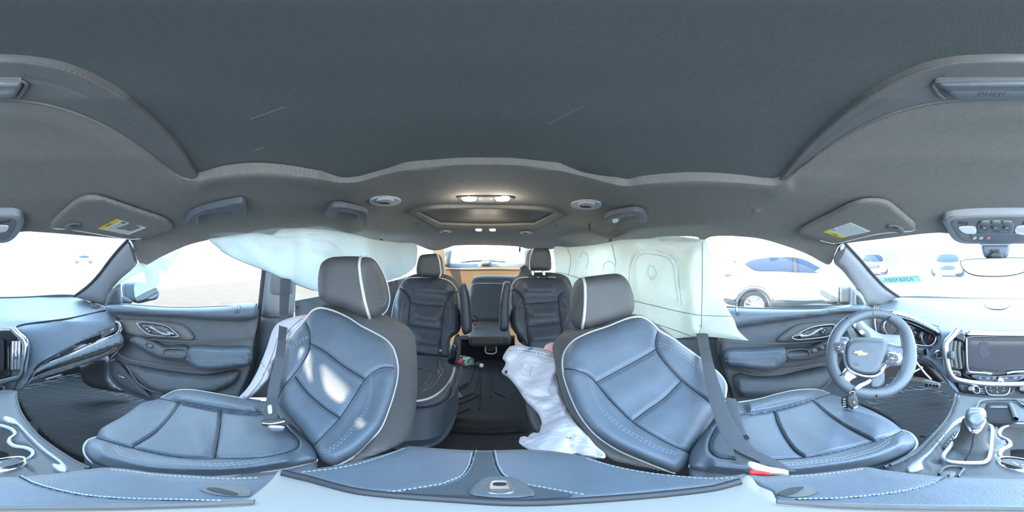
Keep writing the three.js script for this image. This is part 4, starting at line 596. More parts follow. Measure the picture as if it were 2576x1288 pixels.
// ---------------------------------------------------------------- dashboard, passenger end
const dashD = field([[-40, 740, 3.05, 800, 2.62, 830, 2.42, 960, 2.30, 1000, 2.28], [180, 740, 3.05, 790, 2.66, 805, 2.46, 960, 2.30, 1000, 2.3], [310, 740, 2.9, 780, 2.55, 860, 2.46, 960, 2.4, 1000, 2.4]]);
{
  const t = thing('passenger_dashboard', 'blue grey dashboard in front of the passenger seat with slim chrome vent strip', 'dashboard', 'dashboard ends');
  const top = part(t, 'dash_top', solid([-40, 752, -40, 752, 60, 750, 184, 743, 205, 751, 232, 764, 262, 772, 264, 782, 264, 782, 220, 791, 174, 802, 99, 812, 50, 820, 32, 830, -40, 834, -40, 834], { d: dashD, T: 0.05, cell: 10, g: [{ p: [0, 762, 60, 758, 140, 755, 200, 757], w: 4, a: 0.012 }] }), M.dashTop);
  part(top, 'windshield_trim', solid([-40, 748, -40, 748, 60, 746, 150, 741, 190, 742, 190, 742, 200, 750, 184, 749, 60, 756, -40, 758, -40, 758], { d: (x, y) => 3.0, T: 0.03, cell: 9, R: 3, B: 0.01 }), M.plasticDark);
  const dv = part(top, 'side_defroster', solid([226, 763, 228, 760, 240, 764, 248, 768, 248, 773, 240, 774, 229, 771], { d: (x, y) => dashD(x, y) - 0.03, T: 0.03, cell: 4, R: 3, B: 0.008 }), M.plasticDark);
  for (const x of [231, 236, 241]) part(dv, 'louvre', tube3([P(x - 1, 764, dashD(x, 766) - 0.045), P(x + 2, 773, dashD(x, 770) - 0.045)], 0.003), M.trimGrey);
  const face = part(t, 'glovebox_face', solid([34, 828, 50, 820, 99, 812, 174, 802, 264, 782, 280, 788, 298, 804, 302, 820, 262, 836, 200, 866, 130, 902, 92, 930, 76, 952, 62, 972, 44, 980, 38, 978, 38, 978, 50, 952, 62, 930, 68, 884, 66, 862, 48, 842], { d: dashD, T: 0.1, cell: 9, R: 8, B: 0.02 }), M.leather);
  part(face, 'stitching', stitches([84, 932, 72, 950, 58, 972, 44, 979], (x, y) => dashD(x, y) - 0.022, 0.005, 0.004, 0.0012), M.thread);
  part(face, 'top_seam', cord([34, 828, 50, 820, 99, 812, 174, 802, 264, 782], (x, y) => dashD(x, y) - 0.004, 0.006), M.seam);
  part(t, 'decor_strip', solid([258, 834, 264, 833, 268, 842, 240, 860, 200, 876, 140, 900, 126, 906, 100, 922, 84, 932, 94, 918, 126, 898, 180, 870, 230, 846], { d: (x, y) => dashD(x, y) - 0.03, T: 0.03, cell: 5, R: 4, B: 0.002 }), M.piano);
  part(t, 'chrome_strip', cord([268, 852, 240, 864, 200, 882, 160, 900, 126, 912], (x, y) => dashD(x, y) - 0.05, 0.004), M.chrome, 'chrome strip');
  const v = part(t, 'side_vent', solid([253, 848, 258, 838, 276, 822, 296, 812, 304, 822, 302, 836, 288, 845, 262, 852], { d: (x, y) => dashD(x, y) - 0.035, T: 0.05, cell: 5, R: 3, B: 0.004 }), M.piano);
  for (const k of [0, 1, 2, 3]) part(v, 'louvre', tube3([P(257 + k, 846 - k * 6 + 2, 2.415), P(276, 838 - k * 5, 2.41), P(294 - k, 829 - k * 4, 2.405)], 0.0035), M.trimGrey);
  part(v, 'vent_tab', solid([276, 832, 284, 826, 288, 828, 280, 834], { d: 2.38, T: 0.01, cell: 3, R: 2, B: 0.005 }), M.chrome);
  part(v, 'chrome_surround', cord([292, 810, 299, 812, 304, 822, 301, 834, 288, 846, 262, 854, 244, 862], (x, y) => dashD(x, y) - 0.045, 0.008), M.chrome, 'chrome surround');
  part(t, 'lower_ledge', solid([262, 856, 302, 838, 311, 852, 310, 864, 290, 872, 240, 888, 190, 904, 140, 920, 100, 936, 80, 948, 92, 932, 130, 912, 200, 884], { d: (x, y) => dashD(x, y) - 0.06, T: 0.12, cell: 7, R: 8, B: 0.03 }), M.dashTop);
  const gb = part(t, 'glovebox_lid', solid([80, 950, 100, 938, 140, 923, 190, 907, 240, 891, 290, 875, 312, 866, 300, 880, 260, 900, 200, 922, 150, 938, 110, 950, 80, 962, 62, 976], { d: (x, y) => dashD(x, y) - 0.03, T: 0.12, cell: 7, R: 6, B: 0.02 }), M.plastic);
  part(gb, 'edge_line', cord([75, 958, 100, 944, 150, 928, 200, 912, 250, 896, 288, 876, 293, 874, 294, 880], (x, y) => dashD(x, y) - 0.055, 0.003), M.trimGrey);
  part(gb, 'glovebox_handle', cord([117, 954, 136, 949, 156, 943], (x, y) => 2.24, 0.005), M.satin, 'thin bright glovebox pull');
  part(t, 'kick_panel', solid([200, 925, 200, 925, 240, 905, 272, 900, 274, 948, 292, 972, 330, 990, 330, 990, 268, 982, 225, 972, 206, 955], { d: (x, y) => 2.75, T: 0.05, cell: 9, R: 8, B: 0.03 }), M.plasticDark);
}
// centre stack seen at the passenger end
{
  const t = thing('center_stack', 'sliver of the centre stack with chrome bezel next to the glovebox', 'centre stack', 'centre stack views');
  const d = (x, y) => 2.30;
  part(t, 'housing', solid([-40, 832, -40, 832, 32, 828, 48, 842, 66, 862, 68, 884, 60, 934, 50, 955, 38, 982, 30, 985, -40, 1000, -40, 1000], { d: 2.32, T: 0.1, cell: 8, R: 6, B: 0.02 }), M.plastic);
  part(t, 'gloss_panel', solid([-40, 834, -40, 834, 30, 832, 46, 846, 44, 855, 26, 862, 24, 900, 23, 946, 18, 954, -40, 962, -40, 962], { d: 2.28, T: 0.02, cell: 6, R: 4, B: 0.006 }), M.piano);
  part(t, 'bezel', cord([32, 827, 46, 842, 62, 856, 66, 866, 65, 890, 60, 920, 56, 940, 50, 948, 30, 954, 0, 961, -40, 966], 2.25, 0.012), M.chrome, 'bright bezel');
  part(t, 'screen', solid([-40, 856, -40, 856, 8, 855, 9, 857, 9, 928, 8, 931, -40, 933, -40, 933], { d: 2.265, T: 0.012, cell: 8, R: 2, B: 0.002 }), M.screen);
  const v = part(t, 'air_vent', solid([26, 862, 44, 854, 58, 868, 60, 880, 55, 925, 24, 930], { d: 2.275, T: 0.02, cell: 5, R: 3, B: -0.01 }), M.plasticDark);
  for (const x of [31, 39, 47]) part(v, 'louvre', tube3([P(x, 928, 2.255), P(x + 1, 895, 2.25), P(x + 2, 858, 2.255)], 0.005), M.satin);
  part(v, 'vent_tab', solid([33, 887, 36, 884, 42, 886, 43, 900, 40, 904, 34, 901], { d: 2.23, T: 0.02, cell: 3, R: 3, B: 0.008 }), M.satin);
  const k = part(t, 'climate_knob', turned(P(0, 981, 2.27), [0, 0.2, 1], [[0, 0.022], [0.014, 0.021], [0.016, 0.016], [0.018, 0.018], [0.021, 0.014], [0.022, 0]], 28), M.satin);
  part(k, 'knob_face', turned(P(0, 981, 2.244), [0, 0.2, 1], [[0, 0.001], [0.013, 0.0005], [0.0135, -0.003]], 24), M.piano);
}
// ---------------------------------------------------------------- dashboard, driver end
const dashR = field([[2140, 740, 2.9, 790, 2.62, 870, 2.45, 1000, 2.4], [2230, 740, 3.05, 790, 2.62, 870, 2.42, 1000, 2.35], [2400, 740, 3.05, 800, 2.62, 835, 2.40, 960, 2.30, 1000, 2.28], [2640, 740, 3.05, 800, 2.62, 835, 2.40, 960, 2.30, 1000, 2.28]]);
{
  const t = thing('driver_dashboard', 'blue grey dashboard behind the steering wheel with instrument hood', 'dashboard', 'dashboard ends');
  const top = part(t, 'dash_top', solid([2178, 770, 2200, 772, 2226, 760, 2262, 749, 2262, 749, 2407, 752, 2616, 754, 2616, 754, 2616, 836, 2616, 836, 2520, 834, 2429, 832, 2404, 830, 2359, 820, 2320, 808, 2270, 796, 2235, 788, 2200, 790, 2180, 784], { d: dashR, T: 0.05, cell: 9,
    g: [{ p: [2235, 764, 2300, 763, 2430, 764, 2440, 768, 2462, 780, 2475, 783, 2560, 783, 2580, 776], w: 3, a: 0.012 }, { p: [2420, 810, 2440, 824, 2500, 828, 2576, 828], w: 10, a: 0.008 }] }), M.dashTop);
  part(top, 'windshield_trim', solid([2255, 746, 2255, 746, 2320, 745, 2430, 749, 2616, 752, 2616, 752, 2616, 760, 2616, 760, 2430, 757, 2320, 754, 2264, 752, 2264, 752], { d: 3.0, T: 0.03, cell: 9, R: 3, B: 0.01 }), M.plasticDark);
  part(top, 'speaker_grille', solid([2474, 763, 2500, 762, 2542, 764, 2534, 773, 2522, 777, 2498, 777, 2486, 774], { d: (x, y) => dashR(x, y) - 0.012, T: 0.012, cell: 5, R: 3, B: 0.004 }), M.trimGrey);
  const dv = part(top, 'side_defroster', solid([2194, 770, 2200, 768, 2214, 770, 2214, 775, 2208, 780, 2198, 777], { d: (x, y) => dashR(x, y) - 0.03, T: 0.03, cell: 4, R: 3, B: 0.008 }), M.plasticDark);
  for (const x of [2199, 2204, 2209]) part(dv, 'louvre', tube3([P(x + 1, 770, dashR(x, 770) - 0.045), P(x - 1, 778, dashR(x, 776) - 0.045)], 0.003), M.trimGrey);
  part(t, 'lower_face', solid([2120, 800, 2170, 790, 2235, 790, 2270, 798, 2320, 810, 2359, 822, 2404, 832, 2380, 870, 2378, 900, 2390, 950, 2410, 985, 2412, 990, 2412, 990, 2380, 962, 2350, 930, 2320, 915, 2250, 905, 2180, 900, 2120, 890], { d: dashR, T: 0.08, cell: 10, R: 6, B: 0.015 }), M.plastic);
  part(t, 'side_panel', solid([2362, 820, 2404, 832, 2384, 858, 2376, 886, 2384, 930, 2402, 970, 2412, 984, 2408, 988, 2390, 976, 2362, 940, 2336, 912, 2310, 900, 2330, 884, 2350, 868, 2362, 845], { d: (x, y) => dashR(x, y) - 0.03, T: 0.05, cell: 7, R: 8, B: 0.02 }), M.leather);
  part(t, 'stitching', stitches([2310, 900, 2336, 912, 2362, 940, 2390, 974, 2408, 986], (x, y) => dashR(x, y) - 0.045, 0.005, 0.004, 0.0012), M.thread);
  const b = part(t, 'start_button', turned(P(2357, 891, 2.295), [0, 0, 1], [[0, 0.012], [0.013, 0.011], [0.0135, 0.008]], 28), M.plasticDark);
  part(b, 'chrome_ring', turned(P(2357, 891, 2.295), [0, 0, 1], [[0.0135, 0.008], [0.0145, 0.013], [0.017, 0.012], [0.0185, 0.004], [0.019, 0]], 28), M.chrome, 'chrome ring');
  part(b, 'lettering', card([2351, 886.5, 2363, 886.5, 2363, 896, 2351, 896], 2.2822, 0.0005, 0.0004), canvasMat(128, 96, (c, w, h) => { c.fillStyle = '#1b1f24'; c.fillRect(0, 0, w, h); c.fillStyle = '#cfd8e0'; c.textAlign = 'center'; c.font = 'bold 22px sans-serif'; c.fillText('ENGINE', 64, 32); c.fillText('START', 64, 60); c.fillText('STOP', 64, 86); }));
  // lower column cover and knee panel
  part(t, 'knee_panel', solid([2310, 902, 2336, 914, 2362, 942, 2374, 956, 2374, 956, 2366, 962, 2330, 952, 2296, 946, 2296, 946, 2292, 905], { d: 2.5, T: 0.05, cell: 8, R: 6, B: 0.02 }), M.plasticDark);
  const cl = thing('instrument_cluster', 'instrument cluster with chrome ringed dials under a curved hood', 'gauges');
  part(cl, 'bowl', solid([2130, 818, 2146, 802, 2172, 794, 2204, 795, 2262, 801, 2310, 816, 2346, 834, 2366, 838, 2360, 858, 2342, 873, 2300, 872, 2220, 862, 2160, 868, 2140, 850], { d: 2.38, T: 0.05, cell: 8, R: 10, B: -0.02 }), M.pillar);
  part(cl, 'hood', solid([2226, 788, 2250, 789, 2290, 799, 2330, 816, 2360, 832, 2366, 842, 2356, 846, 2340, 834, 2310, 818, 2270, 806, 2240, 798], { d: (x, y) => 2.335, T: 0.12, cell: 3.5, R: 6, B: 0.008 }), M.piano);
  part(cl, 'dial_face', solid([2203, 800, 2240, 800, 2240, 800, 2262, 806, 2300, 818, 2334, 834, 2352, 848, 2346, 862, 2330, 868, 2290, 858, 2240, 848, 2206, 846, 2204, 820], { d: 2.372, T: 0.01, cell: 7, R: 3, B: 0.002 }), M.screen);
  for (const [x, y, r] of [[2244, 824, 0.036], [2338, 850, 0.034]]) { const k = part(cl, 'dial_ring', turned(P(x, y, 2.36), [0, 0.1, 1], [[r, 0], [r + 0.001, 0.007], [r + 0.0035, 0.007], [r + 0.005, 0]], 36), M.chrome, 'chrome dial ring'); part(k, 'needle', tube3([P(x - 1, y + 4, 2.35), P(x + 1, y - 8, 2.35)], 0.0016), M.red, 'red needle'); }
  part(cl, 'info_screen', solid([2262, 806, 2262, 806, 2298, 815, 2328, 832, 2322, 856, 2322, 856, 2284, 850, 2270, 846, 2270, 846], { d: 2.362, T: 0.006, cell: 7, R: 2, B: 0.001 }), M.piano);
  for (const l of [[2262, 803, 2300, 816, 2334, 832, 2354, 846, 2350, 862, 2338, 870, 2310, 868, 2286, 860], [2200, 798, 2201, 820, 2206, 844]]) part(cl, 'chrome_edge', cord(l, 2.345, 0.004), M.chrome, 'chrome edge');
  part(cl, 'column_shroud', solid([2150, 830, 2160, 812, 2185, 830, 2215, 848, 2260, 852, 2290, 862, 2310, 880, 2300, 898, 2240, 896, 2180, 880], { d: 2.2, T: 0.12, cell: 8, R: 14, B: 0.05 }), M.pillar);
}
// centre stack at the driver end
{
  const t = thing('center_stack', 'centre stack with dusty touchscreen, vent and climate knobs', 'centre stack', 'centre stack views');
  part(t, 'housing', solid([2404, 830, 2429, 833, 2520, 836, 2616, 838, 2616, 838, 2616, 995, 2616, 995, 2520, 996, 2450, 992, 2412, 984, 2392, 950, 2380, 905, 2384, 862], { d: 2.32, T: 0.12, cell: 10, R: 6, B: 0.02 }), M.plastic);
  part(t, 'gloss_panel', solid([2408, 838, 2420, 832, 2430, 834, 2500, 837, 2616, 838, 2616, 838, 2616, 962, 2616, 962, 2500, 962, 2440, 958, 2424, 950, 2420, 930, 2416, 880], { d: 2.28, T: 0.02, cell: 8, R: 4, B: 0.006 }), M.piano);
  part(t, 'top_cap', solid([2430, 834, 2500, 837, 2616, 838, 2616, 838, 2616, 846, 2616, 846, 2440, 850, 2431, 851], { d: (x, y) => 2.26, T: 0.03, cell: 7, R: 4, B: 0.012 }), M.chrome, 'bright top edge');
  part(t, 'vent_cap', solid([2398, 848, 2406, 834, 2424, 830, 2429, 836, 2428, 862, 2416, 862, 2406, 856], { d: 2.255, T: 0.03, cell: 5, R: 5, B: 0.01 }), M.piano);
  const sc = part(t, 'touchscreen', solid([2433, 858, 2433, 858, 2500, 859, 2616, 859, 2616, 859, 2616, 935, 2616, 935, 2500, 934, 2435, 932, 2435, 932], { d: 2.262, T: 0.012, cell: 12, R: 2, B: 0.002 }), M.screen, 'dark dusty touchscreen');
  part(sc, 'smudge', solid([2466, 862, 2486, 862, 2485, 876, 2492, 890, 2486, 898, 2470, 900, 2464, 890], { d: 2.2595, T: 0.0006, cell: 5 }), mat({ color: L(0.047, 0.044, 0.064), roughness: 0.2 }), 'smeared finger marks');
  part(sc, 'screen_edge', cord([2431, 852, 2431, 880, 2433, 925, 2436, 934, 2448, 936, 2480, 938, 2494, 940], 2.25, 0.004), M.chrome, 'bright edge');
  part(sc, 'screen_edge', cord([2532, 940, 2546, 936, 2580, 934, 2616, 933], 2.25, 0.004), M.chrome, 'bright edge');
  part(t, 'bezel', cord([2408, 828, 2394, 846, 2380, 862, 2378, 875, 2380, 905, 2388, 938, 2400, 952, 2430, 960, 2480, 966, 2540, 967, 2616, 965], 2.25, 0.012), M.satin, 'satin metal bezel');
  const v = part(t, 'air_vent', solid([2384, 866, 2396, 852, 2412, 862, 2418, 900, 2420, 928, 2392, 922, 2386, 900], { d: 2.272, T: 0.02, cell: 5, R: 3, B: -0.01 }), M.plasticDark);
  for (const x of [0, 11, 22]) part(v, 'louvre', tube3([P(2394 + x * 0.9, 856 + x * 0.1, 2.255), P(2390 + x, 885, 2.25), P(2394 + x * 1.05, 922 + x * 0.2, 2.255)], 0.0055), M.trimGrey);
  part(v, 'vent_tab', solid([2388, 890, 2390, 886, 2401, 885, 2402, 902, 2399, 905, 2390, 904], { d: 2.225, T: 0.02, cell: 3, R: 3, B: 0.008 }), M.plastic);
  const hz = part(t, 'hazard_switch', solid([2390, 930, 2416, 935, 2417, 947, 2396, 943], { d: 2.262, T: 0.01, cell: 4, R: 2, B: 0.004 }), M.piano);
  part(hz, 'hazard_mark', solid([2399, 943, 2399, 943, 2403, 937, 2403, 937, 2406, 943, 2406, 943], { d: 2.256, T: 0.002, cell: 3 }), M.red, 'red warning triangle');
  const bt = part(t, 'media_buttons', solid([2444, 945, 2500, 947, 2576, 944, 2574, 952, 2560, 957, 2510, 960, 2466, 957, 2452, 953], { d: 2.262, T: 0.01, cell: 6, R: 3, B: 0.004 }), M.plastic);
  const rim2 = part(bt, 'volume_knob', turned(P(2509, 956, 2.262), [0, 0.15, 1], [[0, 0.02], [0.005, 0.02], [0.0055, 0.018], [0.009, 0.019], [0.0135, 0.016], [0.0145, 0]], 28), M.chrome, 'chrome volume knob');
  part(bt, 'button_icons', card([2452, 947, 2498, 948, 2498, 955, 2456, 953.5], 2.257, 0.0004, 0.0003), canvasMat(256, 48, (c, w, h) => { c.fillStyle = '#2c333a'; c.fillRect(0, 0, w, h); c.fillStyle = '#c9d6e2'; c.beginPath(); c.moveTo(60, 36); c.lineTo(60, 24); c.lineTo(72, 12); c.lineTo(84, 24); c.lineTo(84, 36); c.fill(); c.fillRect(160, 14, 4, 22); for (const x of [190, 210]) { c.beginPath(); c.moveTo(x, 14); c.lineTo(x - 20, 25); c.lineTo(x, 36); c.fill(); } }));
  part(bt, 'button_icons', card([2520, 948, 2570, 946.5, 2566, 953.5, 2520, 955], 2.257, 0.0004, 0.0003), canvasMat(256, 48, (c, w, h) => { c.fillStyle = '#2c333a'; c.fillRect(0, 0, w, h); c.fillStyle = '#c9d6e2'; for (const x of [40, 60]) { c.beginPath(); c.moveTo(x, 14); c.lineTo(x + 20, 25); c.lineTo(x, 36); c.fill(); } c.fillRect(82, 14, 4, 22); c.lineWidth = 4; c.strokeStyle = '#c9d6e2'; c.strokeRect(170, 12, 34, 22); }));
  const cp = part(t, 'climate_panel', solid([2412, 962, 2440, 967, 2500, 972, 2616, 970, 2616, 970, 2616, 994, 2616, 994, 2510, 996, 2440, 988, 2416, 982], { d: 2.27, T: 0.03, cell: 7, R: 4, B: 0.008 }), M.plastic);
  for (const x of [2444, 2574]) { const k = part(cp, 'climate_knob', turned(P(x, 980, 2.262), [0, 0.2, 1], [[0.013, 0.024], [0.0145, 0.025], [0.0175, 0.021], [0.0195, 0.006], [0.02, 0]], 30), M.chrome, 'chrome ringed knob'); part(k, 'knob_face', turned(P(x, 980, 2.24), [0, 0.2, 1], [[0, 0.0015], [0.0135, 0.001], [0.014, -0.004]], 24), M.piano); }
  const cb = part(cp, 'climate_buttons', solid([2478, 974, 2486, 971, 2532, 971, 2540, 974, 2536, 988, 2530, 993, 2490, 993, 2484, 990], { d: 2.258, T: 0.008, cell: 6, R: 3, B: 0.002 }), M.plasticDark);
  part(cb, 'button_rim', cord([2478, 974, 2486, 971.5, 2532, 971.5, 2540, 974, 2536, 988, 2530, 993, 2490, 993, 2484, 990], 2.254, 0.0028, true), M.satin);
  part(cb, 'button_marks', card([2484, 973, 2534, 973, 2532, 991, 2489, 991], 2.255, 0.0006, 0.0003), canvasMat(256, 96, (c, w, h) => { c.fillStyle = '#1f252b'; c.fillRect(0, 0, w, h); c.strokeStyle = '#3a434c'; c.lineWidth = 3; c.strokeRect(0, 30, 256, 1); c.strokeRect(85, 0, 1, 96); c.strokeRect(172, 0, 1, 96); c.fillStyle = '#c9d6e2'; c.font = 'bold 17px sans-serif'; c.textAlign = 'center'; strokes(c, 112, 72, 32, 16, 4, '#c9d6e2'); strokes(c, 20, 44, 44, 16, 5, '#c9d6e2'); strokes(c, 192, 46, 44, 16, 6, '#c9d6e2'); c.beginPath(); c.arc(128, 58, 7, 0, 7); c.fill(); for (const x of [42, 128, 214]) { c.beginPath(); c.moveTo(x - 14, 20); c.lineTo(x + 12, 20); c.lineTo(x + 4, 8); c.fill(); } }));
  const row = (x0, s) => part(cp, 'button_mark', card([x0, 975, x0 + 10, 975, x0 + 10, 986, x0, 986], 2.259, 0.002, 0.0004), canvasMat(64, 64, (c) => { c.fillStyle = '#30373e'; c.fillRect(0, 0, 64, 64); c.fillStyle = '#c9d6e2'; c.font = 'bold 20px sans-serif'; c.textAlign = 'center'; strokes(c, 10, 8, 44, 16, s[0].length, '#c9d6e2'); strokes(c, 8, 42, 48, 16, s[1].length + 3, '#c9d6e2'); }));
  row(2464, 'ab'); row(2545, 'cd');
}
// ---------------------------------------------------------------- steering wheel
{
  const t = thing('steering_wheel', 'leather steering wheel with bow tie emblem and silver control pods', 'steering wheel');
  const wd = (x, y) => 1.80 + (889 - y) / 113 * 0.10;
  const path = sm([2191, 789, 2240, 798, 2274, 828, 2286, 872, 2284, 920, 2266, 960, 2232, 985, 2190, 991, 2148, 984, 2116, 962, 2096, 926, 2093, 884, 2104, 842, 2138, 806], 6, true), n = path.length;
  const cen = path.map(([x, y]) => P(x, y, wd(x, y))), curve = new THREE.CatmullRomCurve3(cen, true), pos = [], idx = [], uvs = [], N = 120, K = 14, mid = P(2191, 889, 1.8);
  for (let i = 0; i < N; i++) {
    const u = i / N, p = curve.getPointAt(u), tg = curve.getTangentAt(u), out = p.clone().sub(mid); out.addScaledVector(tg, -out.dot(tg)).normalize(); const nr = tg.clone().cross(out).normalize();
    const ang = Math.atan2(p.y - mid.y, p.x - mid.x), w = 0.0165 + 0.006 * Math.exp(-Math.pow((ang + 0.15) / 0.7, 2)) + 0.001 * Math.exp(-Math.pow((Math.abs(ang) - 3.0) / 0.5, 2));
    for (let k = 0; k < K; k++) { const a = k / K * Math.PI * 2, v = p.clone().addScaledVector(out, Math.cos(a) * w).addScaledVector(nr, Math.sin(a) * 0.0165); pos.push(v.x, v.y, v.z); uvs.push(u * 1.4, k / K * 0.1); }
  }
  for (let i = 0; i < N; i++) for (let k = 0; k < K; k++) { const a = i * K + k, b = i * K + (k + 1) % K, c = ((i + 1) % N) * K + k, d = ((i + 1) % N) * K + (k + 1) % K; idx.push(a, b, c, b, d, c); }
  const rg = new THREE.BufferGeometry(); rg.setAttribute('position', new THREE.Float32BufferAttribute(pos, 3)); rg.setAttribute('uv', new THREE.Float32BufferAttribute(uvs, 2)); rg.setIndex(idx); rg.computeVertexNormals();
  const rimM = part(t, 'rim', rg, M.wheelRim);
  for (const u of [[2130, 799, 2140, 812], [2232, 803, 2240, 796], [2112, 946, 2124, 938], [2204, 974, 2206, 998]]) part(rimM, 'rim_joint', tube3([P(u[0], u[1], wd(u[0], u[1]) - 0.016), P((u[0] + u[2]) / 2, (u[1] + u[3]) / 2, wd(u[0], u[1]) - 0.021), P(u[2], u[3], wd(u[2], u[3]) - 0.016)], 0.0018), M.seam);
  part(rimM, 'stitching', stitches([2112, 850, 2124, 832, 2136, 818, 2150, 806], (x, y) => wd(x, y) - 0.008, 0.006, 0.003, 0.0014), M.thread);
  part(rimM, 'stitching', stitches([2101, 895, 2100, 915, 2104, 932], (x, y) => wd(x, y) - 0.008, 0.006, 0.003, 0.0014), M.thread);
  const hub = solid([2128, 872, 2136, 860, 2152, 854, 2180, 853, 2208, 855, 2226, 858, 2233, 868, 2232, 882, 2224, 908, 2214, 930, 2202, 940, 2180, 942, 2154, 936, 2134, 924, 2127, 906, 2126, 888], { d: (x, y) => wd(x, y) - 0.01, T: 0.05, cell: 4, R: 10, B: 0.022 });
  const h = part(t, 'airbag_hub', hub, M.plastic), hs = hub.userData.surf;
  const em = part(h, 'emblem', solid([2147, 889, 2147, 889, 2152, 883, 2152, 883, 2160, 883.5, 2160, 883.5, 2162, 881.5, 2162, 881.5, 2170, 883, 2170, 883, 2169, 886, 2169, 886, 2183, 889, 2183, 889, 2178, 896, 2178, 896, 2168, 894, 2168, 894, 2166, 897, 2166, 897, 2157, 895, 2157, 895, 2158, 891.5, 2158, 891.5], { d: (x, y) => hs(2165, 889) - 0.003, T: 0.004, cell: 4, R: 1.5, B: 0.0015, step: 4 }), M.chrome, 'gold bow tie emblem with chrome edge');
  part(em, 'emblem_fill', solid([2150, 888.6, 2150, 888.6, 2153.5, 884.4, 2153.5, 884.4, 2161, 885, 2161, 885, 2163, 883, 2163, 883, 2168, 884.2, 2168, 884.2, 2167, 887.2, 2167, 887.2, 2180, 889.8, 2180, 889.8, 2176.5, 894.4, 2176.5, 894.4, 2167.4, 892.6, 2167.4, 892.6, 2165, 895.4, 2165, 895.4, 2159, 894, 2159, 894, 2160, 890.4, 2160, 890.4], { d: (x, y) => hs(2165, 889) - 0.0046, T: 0.002, cell: 4, step: 4 }), M.gold);
  part(h, 'lettering', card([2148, 911, 2164, 914, 2163, 920, 2147, 917], hs, 0.0008, 0.0003), canvasMat(128, 48, (c, w, hh) => { c.fillStyle = '#5c646c'; c.fillRect(0, 0, w, hh); c.fillStyle = '#2e353d'; c.font = 'bold 26px sans-serif'; c.textAlign = 'center'; c.fillText('AIRBAG', w / 2, 42); c.fillRect(44, 4, 12, 8); c.fillRect(66, 4, 12, 8); }));
  const sp = (name, ol, lift, m, lab) => part(t, name, solid(ol, { d: (x, y) => wd(x, y) - lift, T: 0.03, cell: 5, R: 6, B: 0.01 }), m, lab);
  sp('spoke', [2094, 858, 2110, 852, 2134, 852, 2130, 900, 2118, 896, 2100, 884], -0.004, M.wheelRim); sp('spoke', [2228, 864, 2250, 868, 2278, 876, 2286, 900, 2270, 920, 2240, 922, 2222, 930], -0.004, M.wheelRim);
  sp('lower_spoke', [2120, 938, 2134, 924, 2152, 936, 2160, 946, 2142, 958, 2130, 966, 2112, 960], 0.0, M.satin, 'satin grey lower spoke'); sp('lower_spoke', [2186, 944, 2206, 940, 2222, 930, 2226, 950, 2222, 966, 2206, 976, 2190, 974, 2188, 958], 0.0, M.plastic);
  const pod = (ol, dots, seedDots, pad, lab) => { const q = sp('control_pod', ol, 0.014, M.satin, lab); const g = solid(pad, { d: (x, y) => wd(x, y) - 0.026, T: 0.01, cell: 4, R: 3, B: 0.003 }); const k = part(q, 'button_pad', g, M.plasticDark); for (const [x, y, r] of dots) part(k, 'button_mark', turned(P(x, y, wd(x, y) - 0.0292), [0, 0.1, 1], [[0, 0.0015], [r * 0.8, 0.001], [r, -0.001]], 12), M.mark); };
  pod([2095, 864, 2104, 860, 2130, 860, 2128, 876, 2127, 892, 2112, 886, 2100, 877], [[2111, 873, 0.003], [2114, 868, 0.0014], [2106, 871, 0.0014], [2109, 879, 0.0014], [2116, 874, 0.0014], [2124, 871, 0.0016], [2120, 883, 0.0016]], 0, [2102, 872, 2106, 866, 2116, 865, 2127, 867, 2126, 885, 2116, 884, 2106, 880], 'silver control pod on the left spoke');
  pod([2230, 880, 2248, 882, 2266, 890, 2271, 902, 2262, 915, 2242, 917, 2222, 918, 2222, 930, 2214, 932, 2224, 906], [[2246, 902, 0.004], [2249, 895, 0.0015], [2241, 901, 0.0015], [2253, 903, 0.0015], [2245, 910, 0.0015], [2234, 893, 0.0018], [2230, 909, 0.0018]], 0, [2228, 906, 2232, 890, 2246, 890, 2258, 895, 2261, 904, 2254, 913, 2236, 915, 2224, 913], 'silver control pod on the right spoke');
  part(t, 'hub_trim', cord([2124, 892, 2126, 910, 2134, 927, 2154, 940, 2180, 947, 2204, 945, 2218, 934, 2228, 912], (x, y) => wd(x, y) - 0.014, 0.005), M.satin, 'satin trim under the hub');
  part(t, 'lower_opening_trim', cord([2136, 962, 2137, 975, 2144, 984, 2166, 985, 2190, 980], (x, y) => wd(x, y) - 0.006, 0.003), M.satin);
  // stalks
  const st = thing('wiper_stalk', 'dark control stalk right of the steering wheel', 'stalk', 'column stalks');
  part(st, 'lever', tube3([P(2270, 884, 2.1), P(2300, 885, 1.98), P(2328, 886, 1.94)], 0.012, false, 12, 10), M.plastic); part(st, 'collar', tube3([P(2299, 885, 1.985), P(2306, 885, 1.97)], 0.015, false, 4, 10), M.satin); part(st, 'tip', turned(P(2329, 886, 1.938), [0.9, 0, 0.4], [[0, 0.008], [0.009, 0.006], [0.0125, 0]], 16), M.plasticDark);
  const sl = thing('turn_signal_stalk', 'silver tipped turn signal stalk behind the wheel rim', 'stalk', 'column stalks');
  part(sl, 'lever', solid([2142, 812, 2150, 812, 2166, 828, 2190, 852, 2180, 856, 2166, 848, 2150, 832], { d: 2.05, T: 0.14, cell: 5, R: 5, B: 0.012 }), M.plasticDark); part(sl, 'tip', solid([2141, 814, 2147, 810, 2154, 816, 2150, 828, 2143, 824], { d: 2.02, T: 0.02, cell: 4, R: 4, B: 0.01 }), M.satin, 'silver tip'); part(sl, 'stalk_mark', solid([2160, 832, 2168, 830, 2176, 838, 2168, 842], { d: 2.034, T: 0.004, cell: 4 }), M.mark);
  // cable tie, tag and keys
  const zt = thing('cable_tie', 'white cable tie hanging from the steering column', 'cable tie');
